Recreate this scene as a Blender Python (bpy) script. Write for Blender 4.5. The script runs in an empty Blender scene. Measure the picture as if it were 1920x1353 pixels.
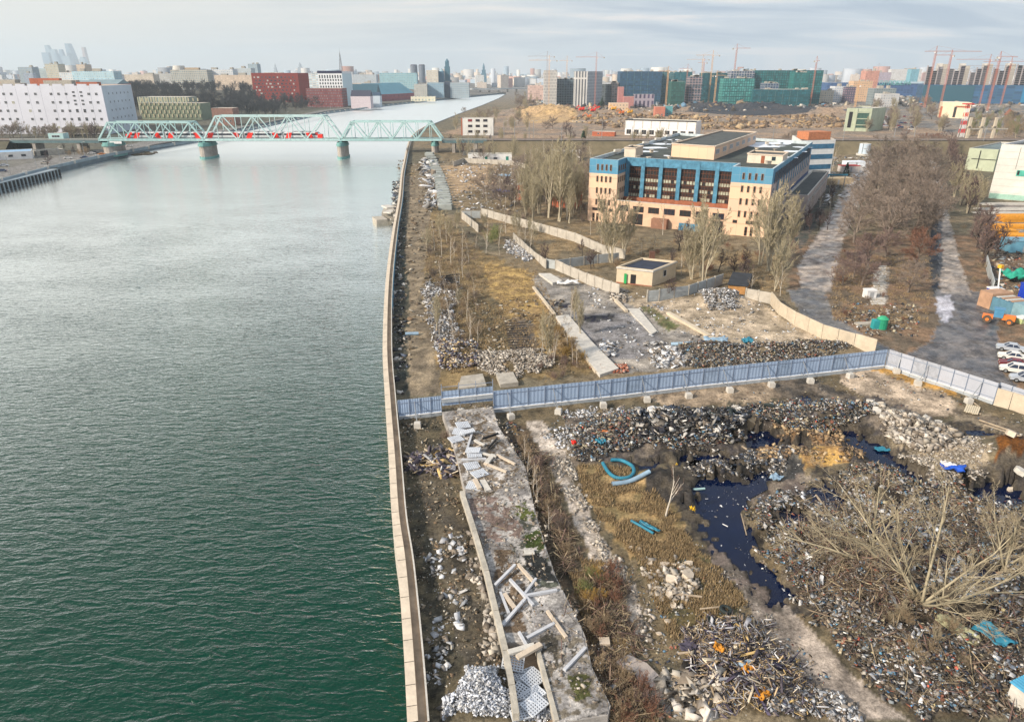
import bpy,math,random
import numpy as np
from mathutils import Vector,Matrix
R=math.radians
sc=bpy.context.scene
col=sc.collection
random.seed(7)
rng=np.random.default_rng(11)

# ------------------------------------------------------------ camera
F=1300.0                                   # focal length in pixels of a 1920 px wide frame
PIT=math.atan((676.5 - 137.0)/F)
CZ=50.0
cam_d=bpy.data.cameras.new('camera')
cam=bpy.data.objects.new('camera',cam_d)
col.objects.link(cam)
cam.location=(0,0,CZ)
cam.rotation_euler=(math.pi/2 - PIT,0,0)
cam_d.sensor_width=36
cam_d.lens=36*F/1920
cam_d.clip_start=0.5
cam_d.clip_end=40000
sc.camera=cam

# ------------------------------------------------------------ world: overcast sky over a Nishita sky
SUN_EL,SUN_AZ=R(30),R(-122)              # azimuth measured from +Y towards +X
w=bpy.data.worlds.new('World')
sc.world=w
w.use_nodes=True
nt=w.node_tree
nt.nodes.clear()
def wn(t,**k):
    n=nt.nodes.new(t)
    for a,b in k.items():
        setattr(n,a,b)
    return n
out=wn('ShaderNodeOutputWorld')
bg=wn('ShaderNodeBackground')
sky=wn('ShaderNodeTexSky',sky_type='NISHITA')
sky.sun_disc=False
sky.sun_elevation=SUN_EL
sky.sun_rotation=SUN_AZ % (2*math.pi)
sky.air_density=1.5
sky.dust_density=3.0
skm=wn('ShaderNodeVectorMath',operation='SCALE')
skm.inputs[3].default_value=0.10
nt.links.new(sky.outputs[0],skm.inputs[0])
tc=wn('ShaderNodeTexCoord')
sep=wn('ShaderNodeSeparateXYZ')
nt.links.new(tc.outputs['Generated'],sep.inputs[0])
zz=wn('ShaderNodeMath',operation='ADD'); zz.inputs[1].default_value=0.14
zm=wn('ShaderNodeMath',operation='MAXIMUM'); zm.inputs[1].default_value=0.02
nt.links.new(sep.outputs[2],zm.inputs[0]); nt.links.new(zm.outputs[0],zz.inputs[0])
dx=wn('ShaderNodeMath',operation='DIVIDE'); dy=wn('ShaderNodeMath',operation='DIVIDE')
nt.links.new(sep.outputs[0],dx.inputs[0]); nt.links.new(zz.outputs[0],dx.inputs[1])
nt.links.new(sep.outputs[1],dy.inputs[0]); nt.links.new(zz.outputs[0],dy.inputs[1])
cmb=wn('ShaderNodeCombineXYZ')
nt.links.new(dx.outputs[0],cmb.inputs[0]); nt.links.new(dy.outputs[0],cmb.inputs[1])
n1=wn('ShaderNodeTexNoise'); n1.inputs['Scale'].default_value=0.75; n1.inputs['Detail'].default_value=7
n1.inputs['Roughness'].default_value=0.55; n1.inputs['Distortion'].default_value=0.4
mp=wn('ShaderNodeMapping'); mp.inputs['Scale'].default_value=(1.0,2.4,1); mp.inputs['Location'].default_value=(3.1,0.7,0)
nt.links.new(cmb.outputs[0],mp.inputs[0]); nt.links.new(mp.outputs[0],n1.inputs[0])
rp=wn('ShaderNodeValToRGB')
rp.color_ramp.elements[0].position=0.38; rp.color_ramp.elements[0].color=(0.44,0.55,0.71,1)
rp.color_ramp.elements[1].position=0.62; rp.color_ramp.elements[1].color=(1.08,1.0,0.98,1)
e=rp.color_ramp.elements.new(0.52); e.color=(0.72,0.80,0.90,1)
nt.links.new(n1.outputs[0],rp.inputs[0])
# warmer, brighter cloud towards the low sun on the left
dirv=wn('ShaderNodeVectorMath',operation='DOT_PRODUCT'); dirv.inputs[1].default_value=(-0.84,0.5,0.05)
nt.links.new(tc.outputs['Generated'],dirv.inputs[0])
mr=wn('ShaderNodeMapRange'); mr.inputs[1].default_value=0.3; mr.inputs[2].default_value=0.85
nt.links.new(dirv.outputs['Value'],mr.inputs[0])
warm=wn('ShaderNodeMix',data_type='RGBA'); warm.inputs[7].default_value=(0.96,0.94,0.88,1)
nt.links.new(mr.outputs[0],warm.inputs[0]); nt.links.new(rp.outputs[0],warm.inputs[6])
mx=wn('ShaderNodeMix',data_type='RGBA'); mx.inputs[0].default_value=0.86
nt.links.new(skm.outputs[0],mx.inputs[6]); nt.links.new(warm.outputs[2],mx.inputs[7])
nt.links.new(mx.outputs[2],bg.inputs[0])
bg.inputs[1].default_value=0.72
nt.links.new(bg.outputs[0],out.inputs[0])

# ------------------------------------------------------------ sun behind thin cloud
sd=bpy.data.lights.new('sun','SUN')
sd.energy=4.6
sd.angle=R(5)
sd.color=(1.0,0.87,0.71)
so=bpy.data.objects.new('sun',sd)
col.objects.link(so)
sdir=Vector((math.sin(SUN_AZ)*math.cos(SUN_EL),math.cos(SUN_AZ)*math.cos(SUN_EL),math.sin(SUN_EL)))
so.rotation_euler=sdir.to_track_quat('Z','Y').to_euler()
so.location=(-100,-100,200)
sc.view_settings.view_transform='Standard'
sc.view_settings.look='None'
sc.view_settings.exposure=0.43
sc.view_settings.gamma=1.0
sc.cycles.use_denoising=True
sc.cycles.volume_bounces=1
sc.cycles.max_bounces=5
sc.cycles.transparent_max_bounces=8

# ------------------------------------------------------------ photo geometry -> world
SP,CP=math.sin(PIT),math.cos(PIT)
LZ=3.5                                     # level of the land above the river
def G(px,py,z=LZ):
    """point of the horizontal plane z that stands at this place of the photograph"""
    a,b=(px - 960)/F,(676.5 - py)/F
    d=Vector((a,CP+b*SP,-SP+b*CP))
    t=(CZ - z)/-d.z
    return Vector((d.x*t,d.y*t,z))
def ZT(y,py):
    """height of a thing standing at distance y whose top reaches this row"""
    k=(676.5 - py)/F
    return CZ+y*(k*CP - SP)/(CP+k*SP)
def XD(px,y,z=CZ):
    return (px - 960)/F*(y*CP+(CZ - z)*SP)
def PX(x,y,z=LZ):
    zc=y*CP+(CZ - z)*SP
    return 960+F*x/zc,676.5 - F*(y*SP+(z - CZ)*CP)/zc

# ------------------------------------------------------------ numpy value noise
def _hash(ix,iy,s):
    h=(ix.astype(np.int64)*374761393+iy.astype(np.int64)*668265263+s*974634777) & 0xffffffff
    h=((h ^ (h >> 13))*1274126177) & 0xffffffff
    return ((h ^ (h >> 16)) & 0xffff)/65535.0
def vnoise(x,y,s=0):
    ix,iy=np.floor(x),np.floor(y)
    fx,fy=x - ix,y - iy
    fx,fy=fx*fx*(3 - 2*fx),fy*fy*(3 - 2*fy)
    a,b=_hash(ix,iy,s),_hash(ix+1,iy,s)
    c,d=_hash(ix,iy+1,s),_hash(ix+1,iy+1,s)
    return (a*(1 - fx)+b*fx)*(1 - fy)+(c*(1 - fx)+d*fx)*fy
def fbm(x,y,s=0,o=4):
    t,a,n=0,0.5,0
    for i in range(o):
        t=t+a*vnoise(x*2 ** i,y*2 ** i,s+i); n += a; a *= 0.5
    return t/n
def inpoly(px,py,poly):
    r=np.zeros(px.shape,bool)
    n=len(poly)
    for i in range(n):
        x1,y1=poly[i]; x2,y2=poly[(i+1) % n]
        if y1 == y2: continue
        c=((y1 > py) != (y2 > py)) & (px < (x2 - x1)*(py - y1)/(y2 - y1)+x1)
        r ^= c
    return r

# ------------------------------------------------------------ materials
MATS={}
def mat(name,c,rough=0.85,var=0.25,scale=0.6,metal=0.0,bump=0.0,vcol=False,c2=None,coord='Object',emit=None,spec=0.3):
    if name in MATS: return MATS[name]
    m=bpy.data.materials.new(name); m.use_nodes=True
    t=m.node_tree; b=t.nodes['Principled BSDF']
    b.inputs['Roughness'].default_value=rough; b.inputs['Metallic'].default_value=metal
    b.inputs['Specular IOR Level'].default_value=spec
    tcn=t.nodes.new('ShaderNodeTexCoord')
    nz=t.nodes.new('ShaderNodeTexNoise'); nz.inputs['Scale'].default_value=scale; nz.inputs['Detail'].default_value=6
    nz.inputs['Roughness'].default_value=0.65
    t.links.new(tcn.outputs[coord],nz.inputs[0])
    mrn=t.nodes.new('ShaderNodeMapRange'); mrn.inputs[1].default_value=0.3; mrn.inputs[2].default_value=0.7
    t.links.new(nz.outputs[0],mrn.inputs[0])
    if vcol:
        ca=t.nodes.new('ShaderNodeVertexColor'); ca.layer_name='Col'
        src=ca.outputs[0]
        mrn.inputs[3].default_value=1 - var; mrn.inputs[4].default_value=1+var*0.7
        vm=t.nodes.new('ShaderNodeVectorMath'); vm.operation='SCALE'
        t.links.new(src,vm.inputs[0]); t.links.new(mrn.outputs[0],vm.inputs[3])
        t.links.new(vm.outputs[0],b.inputs['Base Color'])
    else:
        mix=t.nodes.new('ShaderNodeMix'); mix.data_type='RGBA'
        if c2 is None: c2=tuple(x*(1 - var) for x in c)
        lo=tuple(min(1,x*(1+var*0.4)) for x in c)
        mix.inputs[6].default_value=(*c2,1); mix.inputs[7].default_value=(*lo,1)
        t.links.new(mrn.outputs[0],mix.inputs[0]); t.links.new(mix.outputs[2],b.inputs['Base Color'])
    if emit:
        b.inputs['Emission Color'].default_value=(*emit[0],1); b.inputs['Emission Strength'].default_value=emit[1]
    if bump:
        nb=t.nodes.new('ShaderNodeTexNoise'); nb.inputs['Scale'].default_value=scale*6; nb.inputs['Detail'].default_value=5
        t.links.new(tcn.outputs[coord],nb.inputs[0])
        bp=t.nodes.new('ShaderNodeBump'); bp.inputs['Strength'].default_value=bump; bp.inputs['Distance'].default_value=0.15
        t.links.new(nb.outputs[0],bp.inputs['Height']); t.links.new(bp.outputs[0],b.inputs['Normal'])
    MATS[name]=m
    return m
def facade(name,wall,glass,bw=3.2,bh=3.2,mortar=0.9,glass2=None,rough=0.7,stag=0.0):
    """wall with a grid of windows laid out in metres on the wall's own surface, for far buildings"""
    if name in MATS: return MATS[name]
    m=bpy.data.materials.new(name); m.use_nodes=True
    t=m.node_tree; b=t.nodes['Principled BSDF']; b.inputs['Roughness'].default_value=rough
    uv=t.nodes.new('ShaderNodeUVMap')
    br=t.nodes.new('ShaderNodeTexBrick')
    br.offset=stag; br.squash=1
    br.inputs['Scale'].default_value=1
    br.inputs['Brick Width'].default_value=bw; br.inputs['Row Height'].default_value=bh
    br.inputs['Mortar Size'].default_value=mortar; br.inputs['Mortar Smooth'].default_value=0.0
    br.inputs['Color1'].default_value=(*glass,1)
    br.inputs['Color2'].default_value=(*(glass2 or tuple(x*2.2 for x in glass)),1)
    nz=t.nodes.new('ShaderNodeTexNoise'); nz.inputs['Scale'].default_value=0.08; nz.inputs['Detail'].default_value=7
    t.links.new(uv.outputs[0],nz.inputs[0])
    mix=t.nodes.new('ShaderNodeMix'); mix.data_type='RGBA'
    mix.inputs[6].default_value=(*(x*0.78 for x in wall),1); mix.inputs[7].default_value=(*(min(1,x*1.15) for x in wall),1)
    t.links.new(nz.outputs[0],mix.inputs[0]); t.links.new(mix.outputs[2],br.inputs['Mortar'])
    t.links.new(uv.outputs[0],br.inputs[0]); t.links.new(br.outputs[0],b.inputs['Base Color'])
    MATS[name]=m
    return m

# ------------------------------------------------------------ objects
def tag(o,label=None,cat=None,group=None,kind=None):
    if label: o['label']=label
    if cat: o['category']=cat
    if group: o['group']=group
    if kind: o['kind']=kind
    return o
def empty(name,loc,label,cat,group=None,rz=0):
    o=bpy.data.objects.new(name,None); col.objects.link(o)
    o.location=loc; o.rotation_euler=(0,0,rz); o.empty_display_size=0.5
    return tag(o,label,cat,group)
def children_of(o):
    return KIDS.get(o.name,[])
KIDS={}
def link(o,parent=None):
    col.objects.link(o)
    if parent:
        o.parent=parent
        KIDS.setdefault(parent.name,[]).append(o)
    return o
def dup(root,loc,rz=0,s=1.0,label=None,group=None,mats=None):
    c=root.copy(); link(c)
    c.location=loc; c.rotation_euler=(0,0,rz)
    c.scale=(s,s,s) if not isinstance(s,tuple) else s
    if label: c['label']=label
    if group: c['group']=group
    def rec(src,dst):
        for ch in KIDS.get(src.name,[]):
            d=ch.copy(); link(d,dst)
            if mats:
                for i,sl in enumerate(d.material_slots):
                    if sl.material and sl.material.name in mats:
                        nm_=mats[sl.material.name]; sl.link='OBJECT'; sl.material=nm_
            rec(ch,d)
    rec(root,c)
    return c
class MB:
    """collects shapes and links them as one mesh object"""
    def __init__(s): s.v=[]; s.f=[]; s.mi=[]; s.uv={}; s.c=[]; s.cur=0; s.color=None
    def face(s,pts,uv=None):
        n=len(s.v); s.v += [tuple(p) for p in pts]; s.f.append(tuple(range(n,n+len(pts)))); s.mi.append(s.cur)
        s.c.append(s.color)
        if uv: s.uv[len(s.f) - 1]=uv
    def raw(s,vs,fs):
        n=len(s.v); s.v += [tuple(p) for p in vs]
        for f in fs: s.f.append(tuple(i+n for i in f)); s.mi.append(s.cur); s.c.append(s.color)
    def box(s,c,d,rz=0,M=None):
        x,y,z=d[0]/2,d[1]/2,d[2]/2
        vs=[Vector((i*x,j*y,k*z)) for k in (-1,1) for j in (-1,1) for i in (-1,1)]
        if M is None: M=Matrix.Rotation(rz,3,'Z')
        vs=[M @ v+Vector(c) for v in vs]
        s.raw(vs,[(0,2,3,1),(4,5,7,6),(0,1,5,4),(2,6,7,3),(0,4,6,2),(1,3,7,5)])
    def beam(s,a,b,w,h=None):
        a,b=Vector(a),Vector(b); h=h or w; d=b - a; L=d.length
        if L < 1e-6: return
        q=d.to_track_quat('X','Z').to_matrix()
        s.box((a+b)/2,(L,w,h),M=q)
    def tube(s,a,b,r0,r1=None,n=6,cap=True):
        a,b=Vector(a),Vector(b); r1=r0 if r1 is None else r1
        q=(b - a).to_track_quat('Z','Y').to_matrix()
        vs=[]
        for p,r in ((a,r0),(b,r1)):
            vs += [p+q @ Vector((r*math.cos(2*math.pi*i/n),r*math.sin(2*math.pi*i/n),0)) for i in range(n)]
        fs=[(i,(i+1) % n,n+(i+1) % n,n+i) for i in range(n)]
        if cap: fs += [tuple(range(n))[::-1],tuple(range(n,2*n))]
        s.raw(vs,fs)
    def prism(s,foot,z0,z1,top=True,bottom=False,walls=True):
        """foot: list of xy counter-clockwise or not; walls get metre UVs"""
        n=len(foot)
        A=sum(foot[i][0]*foot[(i+1) % n][1] - foot[(i+1) % n][0]*foot[i][1] for i in range(n))
        if A < 0: foot=foot[::-1]
        z0s=z0 if isinstance(z0,(list,tuple)) else [z0]*n
        z1s=z1 if isinstance(z1,(list,tuple)) else [z1]*n
        if walls:
            for i in range(n):
                a,b=foot[i],foot[(i+1) % n]; j=(i+1) % n
                L=math.hypot(b[0] - a[0],b[1] - a[1])
                s.face([(a[0],a[1],z0s[i]),(b[0],b[1],z0s[j]),(b[0],b[1],z1s[j]),(a[0],a[1],z1s[i])],
                       [(0,0),(L,0),(L,z1s[j] - z0s[j]),(0,z1s[i] - z0s[i])])
        if top: s.face([(p[0],p[1],z) for p,z in zip(foot,z1s)],[(p[0],p[1]) for p in foot])
        if bottom: s.face([(p[0],p[1],z) for p,z in zip(foot,z0s)][::-1])
    def build(s,name,m,parent=None,smooth=False,off=None):
        me=bpy.data.meshes.new(name)
        o_=Vector((0,0,0))
        if off is not None: o_=Vector(off)
        elif parent is not None: o_=world_loc(parent)
        me.from_pydata([(p[0] - o_.x,p[1] - o_.y,p[2] - o_.z) for p in s.v],[],s.f)
        for x in (m if isinstance(m,(list,tuple)) else [m]): me.materials.append(x)
        if any(s.mi): me.polygons.foreach_set('material_index',s.mi)
        if s.uv:
            ul=me.uv_layers.new(name='UVMap')
            for p in me.polygons:
                u=s.uv.get(p.index)
                if u:
                    for k,li in enumerate(p.loop_indices): ul.data[li].uv=u[k]
        if any(c is not None for c in s.c):
            at=me.color_attributes.new('Col','FLOAT_COLOR','CORNER')
            arr=[]
            for p,c in zip(me.polygons,s.c):
                arr += [*(c or (0.3,0.3,0.3)),1]*p.loop_total
            at.data.foreach_set('color',arr)
        if smooth: me.polygons.foreach_set('use_smooth',[True]*len(me.polygons))
        me.update()
        o=bpy.data.objects.new(name,me)
        if parent is None and off is not None: o.location=o_
        link(o,parent)
        return o
def world_loc(o):
    v=Vector(o.location)
    while o.parent: o=o.parent; v += Vector(o.location)
    return v
def np_mesh(name,V,Fq,m,colors=None,parent=None,loc=(0,0,0),smooth=False):
    """V (n,3), Fq (m,k) same-size faces, colors per face (m,3)"""
    me=bpy.data.meshes.new(name)
    nv,nf,k=len(V),len(Fq),Fq.shape[1]
    me.vertices.add(nv); me.vertices.foreach_set('co',np.ascontiguousarray(V,dtype=np.float32).ravel())
    me.loops.add(nf*k); me.loops.foreach_set('vertex_index',Fq.astype(np.int32).ravel())
    me.polygons.add(nf); me.polygons.foreach_set('loop_start',np.arange(0,nf*k,k,dtype=np.int32))
    me.polygons.foreach_set('loop_total',np.full(nf,k,dtype=np.int32))
    me.update(calc_edges=True)
    if colors is not None:
        if len(colors) == nv and nv != nf:
            at=me.color_attributes.new('Col','FLOAT_COLOR','POINT')
            cc=np.ones((nv,4),np.float32); cc[:,:3]=colors
        else:
            at=me.color_attributes.new('Col','FLOAT_COLOR','CORNER')
            cc=np.ones((nf*k,4),np.float32); cc[:,:3]=np.repeat(colors,k,axis=0)
        at.data.foreach_set('color',cc.ravel())
    if smooth: me.polygons.foreach_set('use_smooth',np.ones(nf,bool))
    for x in (m if isinstance(m,(list,tuple)) else [m]): me.materials.append(x)
    o=bpy.data.objects.new(name,me); o.location=loc
    link(o,parent)
    return o
# ============================================================ river banks
RBpx=[(765,1353),(757,1200),(746,1050),(735,960),(729,850),(722,740),(718,640),(724,520),(736,430),(747,370),(755,310)]
RB=[tuple(G(a,b,5.0)[:2]) for a,b in RBpx]+[tuple(G(a,b,2)[:2]) for a,b in [(772,262),(802,240),(860,216),(905,199),(935,186),(948,178)]]
s0=(RB[1][0] - RB[0][0])/(RB[1][1] - RB[0][1])
RB=[(RB[0][0] - s0*(RB[0][1]+60),-60)]+RB
LBpx=[(0,358),(108,330),(112,322),(190,304),(290,281),(375,266),(480,241),(616,213),(700,202),(790,192),(880,183),(944,176.5)]
LB=[(-232,150)]+[tuple(G(a,b,0)[:2]) for a,b in LBpx]
EY=max(RB[-1][1],LB[-1][1])
RBy=np.array([p[1] for p in RB]); RBx=np.array([p[0] for p in RB])
LBy=np.array([p[1] for p in LB]); LBx=np.array([p[0] for p in LB])
def xr(y): return np.interp(y,RBy,RBx)
def xl(y): return np.interp(y,LBy,LBx)

# ------------------------------------------------------------ mounds, hollows and what the ground is made of (photo places -> ground)
MOUNDS=[]        # x, y, rx, ry, rot, h
def mound(px,py,rx,ry,h,rot=0):
    g=G(px,py); MOUNDS.append((g.x,g.y,rx,ry,R(rot),h))
for a in [(1130,835,5,3,1.5,10),(1190,812,6,3.5,2.4,0),(1250,812,6,4,2.6,-5),(1320,815,6,3.5,2.2,0),(1410,808,5,3,1.8,0),
          (1470,790,6,3,1.6,0),(1540,785,5,3,1.5,0),(1600,775,5,2.2,1.2,0),(1500,822,3.5,1.8,1.2,0),(1580,826,2.8,1.7,1.3,0),
          (1470,860,4.5,2.2,1.3,5),(1570,855,3.4,2.0,1.3,0),(1670,800,7,3,1.6,-25),(1720,835,5,3,1.6,-20),(1905,870,7,5,3.8,0),
          (1360,880,6,2.0,1.2,12),(1290,860,4,2.0,0.9,0),(1240,900,3.2,2.4,1.1,0),(1295,935,2.6,1.3,0.8,0),(1650,905,5,4,1.6,0),
          (1780,900,6,4,1.6,-20),(1500,1000,4,5,1.3,0),(1560,1060,5,4,1.6,0),(1640,1100,6,4,1.9,0),(1800,1110,6,5,1.8,0),
          (1600,1180,4,4,1.2,0),(1720,1230,5,4,1.5,0),(1850,1230,5,5,1.5,0),(1370,1230,4.2,2.6,1.1,60),(1420,1310,4.5,2.6,1.3,60),
          (905,1310,2.6,2.3,1.7,0),(1265,1085,3,2,0.6,0),(1350,563,6,4,2.0,0),(1320,660,8,3,1.6,5),(1480,655,12,2.2,1.2,6),
          (990,680,7,4,1.0,0),(850,665,5,4,1.2,0),(960,490,14,5,0.8,0)]:
    mound(*a)
for a in [(1030,217,42,16,13,0),(1000,211,40,14,8,0),(1230,213,14,8,6,0),(1180,226,26,14,5,0),(1330,203,60,16,8,0),(1420,205,60,18,9,0),
          (1540,213,34,14,8,0),(1270,232,30,12,4,0),(1395,226,40,16,4,0),(1140,212,22,10,4,0),(1700,205,60,20,3,0),(1880,205,50,20,6,0),(1600,206,26,12,7,0)]:
    mound(*a)
PUDDLES=[[(1262,855),(1340,852),(1420,868),(1400,880),(1330,876),(1265,868)],
           [(1310,893),(1400,895),(1445,870),(1440,930),(1400,950),(1412,1000),(1430,1040),(1475,1080),(1480,1128),(1440,1118),(1380,1065),(1325,1005),(1290,945)],
           [(1530,895),(1560,900),(1580,925),(1585,945),(1540,950),(1500,945),(1480,935),(1520,915)],
           [(1560,818),(1600,800),(1650,830),(1690,860),(1740,900),(1720,915),(1660,880),(1610,850)],
           [(1415,800),(1470,822),(1520,835),(1500,845),(1400,835),(1360,828)],
           [(1800,800),(1850,805),(1910,828),(1880,832),(1800,820)],
           [(1620,1000),(1700,1020),(1800,1045),(1900,1080),(1900,1110),(1800,1085),(1700,1055),(1620,1030)],
           [(1800,905),(1880,900),(1920,915),(1920,960),(1850,950)],
           [(1500,742),(1525,738),(1545,748),(1530,757),(1505,753)]]
PUDDLES += [[(1440,960),(1500,952),(1530,985),(1470,1002)],[(1760,1128),(1850,1148),(1885,1182),(1790,1172)],[(1600,985),(1680,972),(1705,1000),(1620,1012)],[(1640,925),(1700,935),(1690,955),(1645,945)],[(1190,868),(1230,862),(1240,880),(1200,886)]]
PW=2.3
def _pxy(x,y,z=LZ):
    zc=np.maximum(y*CP+(CZ - z)*SP,1.0)
    return 960+F*x/zc,676.5 - F*(y*SP+(z - CZ)*CP)/zc
def warp(x,y,a):
    """ground position nudged by noise, so that edges of the patches are ragged"""
    return x+a*(fbm(x*.9,y*.9,5,3) - .5)*2,y+a*(fbm(x*.9,y*.9,9,3) - .5)*2
def softmask(x,y,poly,a=0.5):
    wx,wy=warp(x,y,a)
    return inpoly(*_pxy(wx,wy),poly).astype(float)
def HR(x,y):
    x=np.asarray(x,float); y=np.asarray(y,float)
    near=np.clip((130 - y)/60,0,1)
    h=LZ+(fbm(x*.25,y*.25,3,4) - .5)*.35+near*(fbm(x*1.3,y*1.3,8,3) - .5)*.18
    hm=np.zeros_like(h)
    for mx_,my_,rx,ry,ro,hh in MOUNDS:
        c,s=math.cos(ro),math.sin(ro)
        u=((x - mx_)*c+(y - my_)*s)/rx; v=(-(x - mx_)*s+(y - my_)*c)/ry
        r2=u*u+v*v
        hm=np.maximum(hm,hh*np.exp(-r2*1.1)*(0.75+0.5*fbm(x*.7,y*.7,21,4)))
    pm=np.zeros_like(h)
    for p in PUDDLES: pm=np.maximum(pm,softmask(x,y,p,PW))
    h=np.where(pm > 0,LZ - .42,h+hm)
    # beside the river wall the track lies lower; at the bank itself it is level
    return h
def hr(x,y): return float(HR(np.array([x]),np.array([y]))[0])
def GR(px,py):
    """place on the uneven ground for a thing at this place of the photograph"""
    g=G(px,py); g.z=hr(g.x,g.y); return g

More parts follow.
